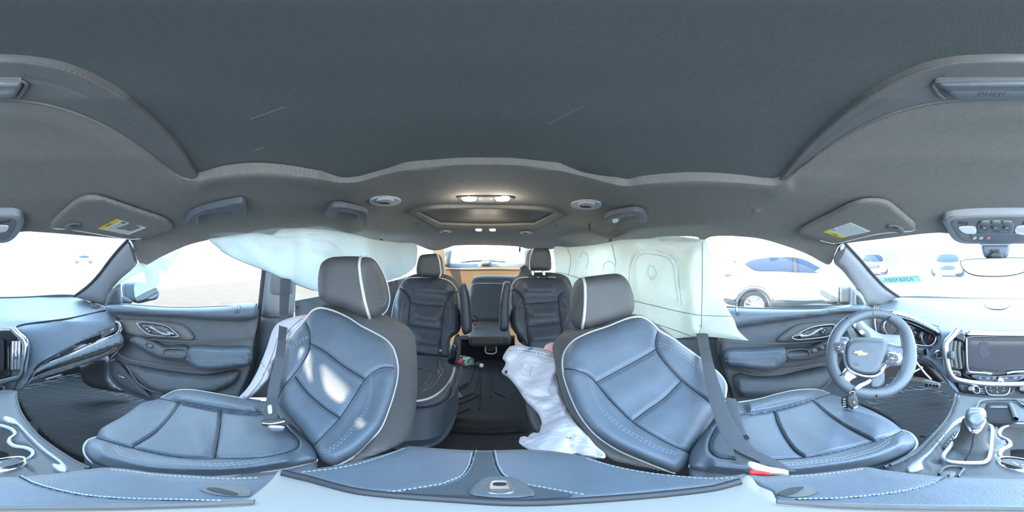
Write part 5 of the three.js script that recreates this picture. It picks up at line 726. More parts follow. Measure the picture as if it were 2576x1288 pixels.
  part(zt, 'strap', cord([2298, 899, 2308, 915, 2317, 926, 2328, 940, 2342, 954], 1.93, 0.0032), M.white); part(zt, 'strap_tail', cord([2230, 970, 2250, 962, 2286, 943, 2318, 925], 1.93, 0.0026), M.white); part(zt, 'lock_head', solid([2314, 924, 2318, 922, 2322, 925, 2318, 929], { d: 1.92, T: 0.008, cell: 3, R: 2, B: 0.003 }), M.white);
  const tg = thing('paper_tag', 'rolled white paper tag tied to the lower steering wheel', 'tag');
  part(tg, 'strip', solid([2148, 978, 2158, 968, 2176, 960, 2190, 953, 2193, 958, 2188, 964, 2172, 972, 2156, 981], { d: 1.70, T: 0.003, cell: 5, R: 3, B: 0.008 }), M.white);
  part(tg, 'wire', cord([2150, 978, 2144, 984, 2146, 992, 2150, 984, 2147, 978, 2141, 986, 2148, 996, 2150, 988], 1.665, 0.0012), M.seam);
  const k = thing('key_ring', 'two black key fobs hanging from the steering wheel', 'keys');
  part(k, 'ring', cord([2138, 988, 2146, 984, 2150, 990, 2144, 996, 2138, 994], 1.655, 0.0016, true), M.chrome);
  const f1 = part(k, 'key_fob', solid([2130, 1000, 2136, 996, 2148, 995, 2156, 1002, 2159, 1018, 2157, 1030, 2142, 1032, 2132, 1022, 2128, 1010].map((v, i) => i % 2 ? v - 2 : v), { d: 1.64, T: 0.016, cell: 4, R: 6, B: 0.012 }), M.plasticDark, 'black fob with a small gold emblem'); part(f1, 'fob_emblem', solid([2146, 1011, 2149, 1008, 2152, 1013, 2149, 1016], { d: 1.626, T: 0.002, cell: 3 }), M.gold); part(f1, 'fob_foot', solid([2146, 1026, 2157, 1021, 2158, 1026, 2147, 1031], { d: 1.628, T: 0.006, cell: 4, R: 2, B: 0.003 }), M.satin);
  const f2 = part(k, 'key_fob', solid([2117, 1002, 2122, 998, 2132, 998, 2135, 1014, 2134, 1028, 2124, 1026, 2117, 1018], { d: 1.655, T: 0.016, cell: 4, R: 4, B: 0.01 }), M.plasticDark); for (const y of [1004, 1010, 1016, 1022]) part(f2, 'fob_mark', solid([2121, y, 2129, y - 2, 2129, y, 2121, y + 2.4], { d: 1.643, T: 0.002, cell: 3 }), M.mark);
  // pedal
  const pd = thing('brake_pedal', 'worn grey brake pedal in the driver footwell', 'pedal');
  part(pd, 'pad', solid([2322, 960, 2330, 958, 2364, 966, 2367, 970, 2362, 979, 2352, 979, 2324, 971], { d: 2.75, T: 0.03, cell: 5, R: 3, B: 0.01 }), M.trimGrey); part(pd, 'arm', tube3([P(2345, 968, 2.78), P(2342, 940, 3.0), P(2336, 900, 3.38)], 0.012), M.plasticDark);
  for (const x of [2332, 2341, 2350, 2358]) part(pd, 'tread_stud', turned(P(x, 968 + (x - 2332) * 0.14, 2.738), [0, 0.3, 1], [[0, 0.004], [0.004, 0.003], [0.006, 0]], 8), M.rubber);
}
// ---------------------------------------------------------------- centre console, both sides of the stand
const deckH = 0.50, deck = level(deckH), lidH = 0.40, lid = level(lidH);
{
  const t = thing('shifter_console', 'centre console deck with gear selector, cup holder and dial', 'console', 'centre console decks');
  const q = (name, ol, h, m, x = {}, par = t, lab) => part(par, name, solid(ol, { h, T: x.T ?? 0.02, cell: x.cell || 8, R: x.R || 5, B: x.B ?? 0.006, g: x.g, rel: x.rel }), m, lab);
  q('deck', [2403, 992, 2403, 992, 2450, 998, 2520, 1002, 2616, 1002, 2616, 1002, 2616, 1066, 2616, 1066, 2576, 1067, 2545, 1068, 2523, 1075, 2513, 1088, 2517, 1098, 2534, 1106, 2541, 1113, 2540, 1121, 2524, 1129, 2515, 1139, 2518, 1149, 2534, 1156, 2576, 1161, 2616, 1162, 2616, 1162, 2616, 1215, 2616, 1215, 2300, 1205, 2223, 1190, 2223, 1178, 2262, 1160, 2309, 1132, 2347, 1096, 2379, 1059, 2397, 1023], deckH, M.deck, { T: 0.1, cell: 10, R: 10, B: 0.012, g: [{ p: [2323, 1177, 2345, 1168, 2365, 1166, 2450, 1169], w: 2.5, a: 0.006 }, { p: [2410, 1066, 2379, 1094, 2340, 1141, 2320, 1160], w: 2.5, a: 0.006 }] });
  part(t, 'deck_edge', cord([2404, 992, 2399, 1020, 2380, 1058, 2348, 1095, 2310, 1131, 2263, 1159, 2224, 1177], (x, y) => 0.498 * F / (y - CYP), 0.004), M.trimGrey);
  part(t, 'deck_edge', cord([2412, 996, 2408, 1022, 2392, 1052, 2360, 1092, 2322, 1128, 2278, 1156, 2240, 1172], (x, y) => 0.495 * F / (y - CYP), 0.004), M.dashTop);
  q('side_rail', [2428, 1047, 2407, 1054, 2394, 1065, 2371, 1096, 2340, 1130, 2309, 1155, 2287, 1169, 2279, 1179, 2281, 1187, 2299, 1189, 2323, 1178, 2318, 1162, 2340, 1141, 2379, 1093, 2407, 1067, 2428, 1061], deckH - 0.012, M.rail, { T: 0.012, R: 7, B: 0.008, cell: 4 }, t, 'bright metal side rail');
  q('tray', [2440, 1062, 2448, 1040, 2464, 1008, 2478, 1006, 2560, 1006, 2616, 1040, 2616, 1064, 2540, 1066, 2500, 1066], deckH - 0.014, M.plasticDark, { T: 0.01, R: 8, B: -0.01 });
  part(t, 'tray_edge', cord([2448, 1044, 2464, 1010, 2472, 1007, 2556, 1007, 2576, 1022], (x, y) => 0.482 * F / (y - CYP), 0.004), M.trimGrey);
  const mt = q('phone_mat', [2474, 1052, 2481, 1016, 2484, 1014, 2540, 1014, 2548, 1030, 2560, 1054, 2556, 1058, 2551, 1052, 2550, 1060, 2476, 1060], deckH - 0.022, M.rubber, { T: 0.006, R: 4, B: 0.004 });
  part(mt, 'mat_rib', cord([2541, 1016, 2547, 1030, 2556, 1054], (x, y) => 0.47 * F / (y - CYP), 0.006), M.plastic);
  part(mt, 'lettering', card([2490, 1020, 2536, 1020, 2536, 1027, 2490, 1027], level(0.473), 0.001, 0.0004), canvasMat(256, 40, (c, w, h) => { c.fillStyle = '#15181b'; c.fillRect(0, 0, w, h); strokes(c, 34, 6, 200, 26, 3, '#b9c4cf'); c.fillStyle = '#a33'; c.beginPath(); c.arc(14, 20, 9, 0, 7); c.fill(); }));
  // gear selector
  const gb = thing('gear_selector', 'leather gear selector with bright frame and P R N D L strip', 'gear selector');
  const w = part(gb, 'boot_well', solid([2374, 1146, 2388, 1127, 2410, 1096, 2422, 1079, 2434, 1072, 2492, 1071, 2495, 1078, 2492, 1124, 2485, 1154, 2478, 1161, 2388, 1160, 2376, 1155], { h: deckH - 0.012, T: 0.008, cell: 7, R: 8, B: -0.004 }), M.plasticDark);
  part(gb, 'frame', cord([2373, 1146, 2387, 1127, 2409, 1096, 2421, 1079, 2434, 1071, 2492, 1070, 2496, 1078, 2493, 1124, 2486, 1155, 2478, 1162, 2388, 1161, 2376, 1156], (x, y) => 0.48 * F / (y - CYP), 0.0042, true), M.rail, 'bright metal frame');
  part(gb, 'boot', (() => { const r = [[0.05, 0], [0.042, 0.006], [0.028, 0.022], [0.024, 0.042], [0.027, 0.06], [0.025, 0.07], [0.014, 0.076]].map((p) => new THREE.Vector2(...p)); const g = new THREE.LatheGeometry(r, 40), a = g.attributes.position; for (let i = 0; i < a.count; i++) { const x = a.getX(i), y = a.getY(i), z = a.getZ(i), an = Math.atan2(z, x), k = 1 + 0.07 * Math.sin(an * 5 + y * 60) * (1 - y / 0.12) + 0.04 * Math.sin(an * 3 - y * 90); a.setXYZ(i, x * k * 1.0 + y * 0.18, y, z * k); } g.computeVertexNormals(); const c = P(2440, 1140, deck(2440, 1140)); g.translate(c.x, EYE - deckH + 0.012, c.z); return g; })(), M.leatherDark);
  part(gb, 'boot_seam', cord([2428, 1158, 2440, 1140, 2446, 1120, 2449, 1100, 2452, 1090], (x, y) => 1.285 + (1158 - y) * 0.0007, 0.002), M.seam);
  const kd = (x, y) => 1.36 + (1087 - y) * 0.0006;
  const kn = part(gb, 'knob', solid([2428, 1050, 2431, 1040, 2440, 1034, 2455, 1032, 2470, 1033, 2480, 1040, 2482, 1047, 2479, 1060, 2471, 1072, 2464, 1080, 2442, 1080, 2433, 1068], { d: kd, T: 0.035, cell: 4, R: 14, B: 0.028, g: [{ p: [2436, 1058, 2455, 1064, 2474, 1058], w: 5, a: -0.006 }] }), M.wheelRim);
  part(kn, 'knob_trim', cord([2430, 1056, 2434, 1068, 2440, 1080, 2445, 1087, 2460, 1087, 2466, 1080, 2473, 1068, 2478, 1056], (x, y) => kd(x, y) - 0.012, 0.0035), M.chrome, 'chrome knob trim');
  part(kn, 'knob_collar', solid([2441, 1080, 2465, 1080, 2462, 1089, 2444, 1089], { d: 1.35, T: 0.03, cell: 4, R: 3, B: 0.01 }), M.satin);
  part(gb, 'gate_strip', solid([2369, 1123, 2397, 1088, 2400, 1086, 2413, 1084, 2381, 1130, 2372, 1127], { h: deckH - 0.016, T: 0.006, cell: 5, R: 3, B: 0.002 }), M.plasticDark);
  [['P', 2402, 1091], ['R', 2397, 1098], ['N', 2392, 1105], ['D', 2387, 1112], ['L', 2381, 1119]].forEach(([s, x, y]) => part(gb, 'gate_letter', card([x - 4, y - 3.4, x + 4, y - 3.4, x + 4, y + 3.4, x - 4, y + 3.4], level(0.4815), 0.001, 0.0003), canvasMat(64, 64, (c) => { c.fillStyle = '#171b1f'; c.fillRect(0, 0, 64, 64); c.fillStyle = '#dfe7ee'; c.font = 'bold 52px sans-serif'; c.textAlign = 'center'; c.fillText(s, 32, 52); })));
  // cup holder
  const cup = (ol, rimL, lab, fl) => { const c = thing('cup_holder', lab, 'cup holder', 'cup holders'); part(c, 'floor', solid(ol, { h: deckH + 0.075, T: 0.006, cell: 8 }), M.rubber); part(c, 'wall', (() => { const p = sm(rimL, 5, false), pos = [], idx = []; p.forEach(([x, y]) => { const a = P(x, y, deck(x, y)), b = a.clone(); b.y -= 0.075; pos.push(a.x, a.y, a.z, b.x, b.y, b.z); }); for (let i = 0; i + 1 < p.length; i++) { const k = 2 * i; idx.push(k, k + 2, k + 1, k + 1, k + 2, k + 3); } const g = new THREE.BufferGeometry(); g.setAttribute('position', new THREE.Float32BufferAttribute(pos, 3)); g.setIndex(idx); g.computeVertexNormals(); return g; })(), M.plasticDark); part(c, 'rim', cord(rimL, (x, y) => 0.492 * F / (y - CYP), 0.0045), M.rail, 'bright metal rim'); if (fl) part(c, 'paper_scrap', solid(fl, { h: deckH + 0.068, T: 0.001, cell: 4 }), M.white, 'small white paper scrap'); };
  cup([2616, 1060, 2616, 1060, 2500, 1060, 2500, 1060, 2500, 1170, 2500, 1170, 2616, 1170, 2616, 1170], [2616, 1067, 2576, 1067, 2545, 1068, 2523, 1075, 2514, 1088, 2517, 1098, 2534, 1106, 2541, 1113, 2540, 1121, 2524, 1129, 2516, 1139, 2518, 1149, 2534, 1156, 2576, 1161, 2616, 1162], 'double cup holder with bright rim beside the gear selector', [2540, 1103, 2556, 1101, 2561, 1106, 2546, 1109]);
  // dial and slot
  const dl = thing('drive_mode_dial', 'round drive mode dial with chrome rim beside the gear selector', 'dial', 'drive mode dials');
  const dial = (T2, x, y, h) => { const c = P(x, y, level(h)(x, y)); part(T2, 'rim', turned(c, [0, 1, 0], [[0.036, 0.02], [0.04, 0.021], [0.044, 0.012], [0.046, 0]], 40), M.chrome, 'chrome rim'); part(T2, 'face', turned(c, [0, 1, 0], [[0, 0.019], [0.03, 0.0185], [0.037, 0.017]], 36), M.plastic); for (const [a, b] of [[-0.014, 0.006], [-0.005, 0.012], [-0.012, -0.004]]) part(T2, 'marking', turned(c.clone().add(new THREE.Vector3(a, 0.0185, b)), [0, 1, 0], [[0, 0.001], [0.003, 0.0008], [0.0036, 0]], 10), M.mark); };
  dial(dl, 2568, 1186, deckH);
  const sl = thing('ignition_pocket', 'dark rectangular pocket in the console behind the gear selector', 'pocket');
  part(sl, 'well', solid([2362, 1196, 2374, 1178, 2384, 1174, 2414, 1175, 2423, 1178, 2416, 1190, 2410, 1199], { h: deckH - 0.014, T: 0.004, cell: 6 }), M.standDark); part(sl, 'rim', cord([2362, 1193, 2374, 1177, 2386, 1173, 2414, 1174, 2424, 1178, 2416, 1190, 2410, 1199], (x, y) => 0.484 * F / (y - CYP), 0.0025), M.trimGrey); part(sl, 'cover', solid([2364, 1193, 2370, 1187, 2404, 1187, 2398, 1198, 2366, 1200], { h: deckH - 0.02, T: 0.004, cell: 6, R: 3, B: 0.002 }), M.plastic);
  // passenger side of the deck
  const u = thing('passenger_console', 'centre console deck beside the passenger footwell with bright rail', 'console', 'centre console decks');
  const r = (name, ol, h, m, x = {}, lab) => part(u, name, solid(ol, { h, T: x.T ?? 0.02, cell: x.cell || 8, R: x.R || 5, B: x.B ?? 0.006, g: x.g }), m, lab);
  r('deck', [-40, 1000, -40, 1000, 38, 984, 44, 984, 44, 1000, 52, 1034, 90, 1089, 134, 1125, 190, 1161, 228, 1180, 226, 1196, 160, 1208, -40, 1215, -40, 1215, -40, 1162, -40, 1162, 0, 1162, 45, 1161, 71, 1154, 83, 1143, 80, 1134, 62, 1126, 34, 1121, 22, 1110, 27, 1101, 38, 1093, 33, 1083, 18, 1075, 0, 1070, -40, 1066, -40, 1066], deckH, M.deck, { T: 0.1, cell: 10, R: 10, B: 0.012, g: [{ p: [0, 1169, 30, 1168, 60, 1169, 84, 1192], w: 2.5, a: 0.006 }, { p: [44, 1072, 68, 1096, 112, 1144, 134, 1166], w: 2.5, a: 0.006 }] });
  part(u, 'deck_edge', cord([39, 986, 41, 1000, 50, 1034, 88, 1089, 132, 1125, 188, 1161, 226, 1179], (x, y) => 0.498 * F / (y - CYP), 0.004), M.trimGrey);
  part(u, 'deck_edge', cord([34, 990, 36, 1004, 44, 1036, 80, 1090, 124, 1127, 178, 1163, 214, 1181], (x, y) => 0.492 * F / (y - CYP), 0.004), M.dashTop);
  r('side_rail', [6, 1057, 10, 1047, 38, 1054, 47, 1063, 78, 1096, 112, 1127, 139, 1147, 157, 1161, 170, 1177, 169, 1188, 154, 1189, 134, 1177, 132, 1166, 152, 1168, 112, 1136, 70, 1096, 42, 1069, 24, 1065], deckH - 0.012, M.rail, { T: 0.012, R: 7, B: 0.008, cell: 4 }, 'bright metal side rail');
  cup([-40, 1060, -40, 1060, 95, 1060, 95, 1060, 95, 1170, 95, 1170, -40, 1170, -40, 1170], [-40, 1066, 0, 1070, 18, 1075, 33, 1083, 38, 1093, 27, 1101, 22, 1110, 34, 1121, 62, 1126, 80, 1134, 83, 1143, 71, 1154, 45, 1161, 0, 1162, -40, 1162], 'cup holder with bright rim beside the passenger footwell');
  const d2 = thing('drive_mode_dial', 'round dial with chrome rim beside the passenger seat cushion', 'dial', 'drive mode dials'); dial(d2, 8, 1186, deckH);
  part(u, 'front_side', solid([-40, 998, 38, 984, 42, 1000, 30, 1040, -40, 1062], { d: (x, y) => deck(x, y) - 0.012, T: 0.01, cell: 8, R: 6, B: 0.006 }), M.plasticDark);
}
// armrest lids
function lidPart(name, label, ol, seamLists, stitchLists, extra) {
  const t = thing(name, label, 'armrest', 'console armrest lids');
  const g = solid(ol, { h: lidH, T: 0.07, cell: 5, R: 16, B: 0.02, g: seamLists.map((p) => ({ p, w: 3, a: 0.003 })) });
  const m = part(t, 'padded_top', g, M.leather);
  for (const l of seamLists) { part(m, 'seam', cord(l, g.userData.surf, 0.0016, false, 0.0002, 6), M.seam); part(m, 'stitching', stitches(l.map((v, i) => i % 2 ? v - 3 : v + 5), g.userData.surf, 0.006, 0.0025, 0.0014), M.thread); }
  for (const l of stitchLists) part(m, 'stitching', stitches(l, g.userData.surf, 0.006, 0.003, 0.0012), M.thread);
  if (extra) extra(t, m, g.userData.surf);
}
lidPart('console_armrest', 'blue grey padded armrest lid edge below the passenger cushion', [-40, 1201, -40, 1201, 67, 1198, 156, 1189, 224, 1180, 268, 1176, 313, 1179, 380, 1188, 480, 1195, 574, 1199, 664, 1197, 712, 1190, 712, 1190, 700, 1215, 668, 1262, 668, 1262, 480, 1276, 0, 1284, -40, 1284, -40, 1284], [[49, 1200, 78, 1215, 134, 1232, 201, 1246, 291, 1255, 470, 1260, 560, 1262]], [[280, 1181, 330, 1186, 390, 1194, 480, 1200, 574, 1204, 650, 1202]], (t, m, s) => { part(m, 'finger_grip', solid([502, 1230, 540, 1225, 600, 1226, 632, 1236, 630, 1246, 580, 1248, 530, 1242], { d: (x, y) => s(x, y) - 0.003, T: 0.004, cell: 7, R: 8, B: -0.002 }), M.trimGrey); part(m, 'grip_slot', solid([520, 1229, 545, 1228, 600, 1244, 585, 1246], { d: (x, y) => s(x, y) - 0.005, T: 0.003, cell: 6 }), M.plasticDark); });
lidPart('console_armrest', 'wide padded armrest lid with a metal latch between the two front seats', [702, 1192, 702, 1192, 775, 1181, 850, 1170, 920, 1155, 985, 1137, 1028, 1122, 1028, 1122, 1117, 1129, 1193, 1133, 1237, 1133, 1324, 1131, 1400, 1136, 1478, 1150, 1520, 1164, 1581, 1179, 1671, 1193, 1791, 1200, 1876, 1192, 1876, 1192, 1852, 1216, 1671, 1242, 1470, 1260, 1307, 1268, 1144, 1258, 995, 1250, 900, 1238, 775, 1208], [[1193, 1136, 1183, 1172, 1166, 1197, 1123, 1216, 1060, 1228, 992, 1238, 930, 1243], [1240, 1136, 1248, 1170, 1261, 1194, 1275, 1204]], [[760, 1188, 850, 1177, 900, 1167, 968, 1146, 1024, 1125], [1475, 1153, 1535, 1171, 1641, 1191, 1791, 1204, 1850, 1201], [1327, 1219, 1400, 1232, 1471, 1244], [1187, 1137, 1177, 1172, 1160, 1196, 1118, 1214]], (t, m, s) => {
  part(m, 'mesh_inlay', solid([1197, 1138, 1197, 1138, 1236, 1138, 1236, 1138, 1243, 1172, 1258, 1200, 1290, 1212, 1340, 1224, 1440, 1246, 1300, 1256, 1150, 1246, 1010, 1240, 1128, 1220, 1170, 1200, 1188, 1172], { d: (x, y) => s(x, y) - 0.005, T: 0.003, cell: 5 }), mat({ color: L(0.10, 0.115, 0.13), roughness: 0.8, map: rep(weaveTone, 0.06), bumpMap: rep(weave, 0.06), bumpScale: 0.001 }));
  const la = part(m, 'latch_base', solid([1180, 1240, 1215, 1206, 1232, 1203, 1290, 1204, 1320, 1220, 1345, 1244, 1260, 1252], { d: (x, y) => s(x, y) - 0.008, T: 0.006, cell: 5, R: 8, B: 0.006 }), M.plastic);
  part(la, 'latch', solid([1224, 1238, 1232, 1216, 1240, 1213, 1276, 1213, 1282, 1217, 1292, 1238], { d: (x, y) => s(x, y) - 0.014, T: 0.006, cell: 6, R: 4, B: 0.005 }), M.satin, 'satin metal latch');
  part(la, 'latch_slot', solid([1240, 1216, 1274, 1216, 1274, 1219, 1240, 1219], { d: (x, y) => s(x, y) - 0.0205, T: 0.002, cell: 6 }), M.seam);
});
lidPart('console_armrest', 'blue grey padded armrest lid edge below the driver cushion', [1876, 1196, 1920, 1198, 1989, 1195, 2051, 1191, 2130, 1181, 2178, 1175, 2216, 1181, 2311, 1193, 2407, 1201, 2616, 1206, 2616, 1206, 2616, 1286, 2616, 1286, 2300, 1282, 2100, 1276, 1950, 1266, 1940, 1246, 1900, 1224], [[2387, 1196, 2359, 1212, 2287, 1234, 2192, 1248, 2096, 1256, 2000, 1258]], [[1990, 1199, 2051, 1195, 2130, 1186, 2176, 1179]], (t, m, s) => { part(m, 'finger_grip', solid([1950, 1242, 1970, 1232, 2010, 1226, 2040, 1226, 2060, 1234, 2040, 1246, 1990, 1250], { d: (x, y) => s(x, y) - 0.003, T: 0.004, cell: 7, R: 8, B: -0.002 }), M.trimGrey); part(m, 'grip_slot', solid([1956, 1242, 1990, 1228, 2022, 1227, 1980, 1246], { d: (x, y) => s(x, y) - 0.005, T: 0.003, cell: 6 }), M.plasticDark); });
// stand of the camera on the console
{
  const t = thing('camera_stand_base', 'pale grey round base of a camera stand on the console', 'stand');
  part(t, 'foot', solid([-40, 1273, -40, 1273, 300, 1268, 480, 1264, 620, 1256, 650, 1236, 686, 1204, 702, 1184, 716, 1187, 775, 1198, 900, 1228, 1144, 1249, 1307, 1259, 1470, 1250, 1671, 1233, 1800, 1217, 1852, 1207, 1880, 1195, 1892, 1202, 1907, 1221, 1943, 1238, 1954, 1257, 2100, 1265, 2300, 1270, 2616, 1274, 2616, 1274, 2616, 1340, 2616, 1340, -40, 1340, -40, 1340], { h: 0.352, T: 0.02, cell: 14, R: 12, B: 0.012 }), M.stand);
  part(t, 'rubber_ring', cord([712, 1190, 775, 1205, 900, 1237, 1144, 1258, 1307, 1266, 1470, 1260, 1671, 1244, 1800, 1228, 1860, 1212], (x, y) => 0.338 * F / (y - CYP), 0.0055), M.standDark, 'black rubber ring');
  part(t, 'groove_ring', cord([-40, 1278, 300, 1274, 520, 1268, 640, 1262], (x, y) => 0.335 * F / (y - CYP), 0.003), M.trimGrey);
  part(t, 'groove_ring', cord([1954, 1262, 2100, 1271, 2300, 1277, 2616, 1281], (x, y) => 0.335 * F / (y - CYP), 0.003), M.trimGrey);
}
// ---------------------------------------------------------------- belts
{
  const t = thing('seat_belt', 'grey seat belt hanging from the centre pillar onto the passenger seat', 'seat belt', 'front seat belts');
  const bd = field([[600, 690, 2.48, 790, 2.25, 850, 1.76, 900, 1.66, 1000, 1.54, 1056, 1.42, 1100, 1.36], [760, 690, 2.48, 790, 2.25, 850, 1.76, 900, 1.66, 1000, 1.54, 1056, 1.42, 1100, 1.36]]);
  part(t, 'webbing', solid([706, 690, 706, 690, 732, 690, 732, 690, 731, 712, 727, 760, 721, 835, 716, 899, 708, 946, 700, 999, 697, 1030, 698, 1058, 698, 1058, 661, 1058, 661, 1058, 666, 1025, 671, 999, 679, 954, 691, 904, 701, 835, 703, 760], { d: bd, T: 0.003, cell: 7, R: 3, B: 0.001 }), M.belt);
  const b = part(t, 'latch_plate', solid([657, 1060, 664, 1057, 716, 1056, 722, 1062, 720, 1072, 700, 1072, 670, 1073, 658, 1068], { d: 1.40, T: 0.012, cell: 5, R: 4, B: 0.006 }), M.plasticDark);
  part(b, 'plate_edge', cord([660, 1064, 680, 1066, 700, 1064, 718, 1060], 1.388, 0.003), M.chrome);
  part(b, 'tongue', solid([672, 1072, 700, 1071, 716, 1074, 713, 1083, 683, 1084, 674, 1078], { d: 1.39, T: 0.006, cell: 5, R: 3, B: 0.002 }), M.chrome, 'chrome tongue');
  part(t, 'care_label', solid([674, 1020, 682, 1018, 684, 1040, 676, 1042], { d: (x, y) => bd(x, y) - 0.004, T: 0.001, cell: 5 }), M.white, 'small white label');
  const u = thing('seat_belt', 'grey seat belt crossing the driver seat from the airbag curtain down to the buckle', 'seat belt', 'front seat belts');
  const ud = field([[1740, 840, 2.30, 875, 1.78, 905, 1.64, 980, 1.51, 1060, 1.37, 1120, 1.27, 1200, 1.14], [2010, 840, 2.30, 875, 1.78, 905, 1.64, 980, 1.51, 1060, 1.37, 1120, 1.27, 1200, 1.14]]);
  part(u, 'shoulder_webbing', solid([1751, 838, 1751, 838, 1780, 838, 1780, 838, 1785, 870, 1792, 904, 1810, 966, 1819, 990, 1829, 1023, 1849, 1066, 1874, 1104, 1890, 1121, 1907, 1135, 1950, 1157, 1989, 1179, 2003, 1186, 2003, 1186, 1979, 1186, 1979, 1186, 1940, 1173, 1907, 1159, 1870, 1143, 1845, 1128, 1819, 1100, 1802, 1064, 1790, 1030, 1777, 979, 1765, 909, 1757, 870], { d: ud, T: 0.003, cell: 7, R: 3, B: 0.001 }), M.belt);
  part(u, 'lap_webbing', solid([1824, 1000, 1824, 1000, 1852, 1004, 1852, 1004, 1858, 1030, 1866, 1062, 1880, 1100, 1888, 1118, 1888, 1118, 1866, 1100, 1848, 1070, 1832, 1035], { d: (x, y) => ud(x, y) + 0.03, T: 0.003, cell: 7, R: 3, B: 0.001 }), M.belt);
  part(u, 'lap_webbing', solid([1845, 1130, 1845, 1130, 1880, 1148, 1910, 1162, 1916, 1175, 1900, 1190, 1876, 1186, 1856, 1170, 1850, 1150], { d: (x, y) => ud(x, y) + 0.012, T: 0.003, cell: 7, R: 3, B: 0.001 }), M.belt);
  part(u, 'belt_stop', solid([1870, 1096, 1878, 1094, 1886, 1104, 1878, 1107], { d: (x, y) => ud(x, y) - 0.002, T: 0.003, cell: 4 }), M.seam);
  const k = thing('driver_buckle', 'cream edged red buckle tag at the end of the driver belt', 'buckle');
  part(k, 'plate', solid([1881, 1166, 1894, 1167, 1930, 1178, 1984, 1190, 1984, 1195, 1940, 1194, 1900, 1188, 1884, 1176], { d: 1.14, T: 0.012, cell: 6, R: 4, B: 0.008 }), M.cream, 'cream coloured plate');
  part(k, 'button', solid([1884, 1187, 1910, 1189, 1940, 1194, 1900, 1196, 1886, 1194], { d: 1.12, T: 0.01, cell: 5, R: 2, B: 0.004 }), M.red, 'dark red button');
}
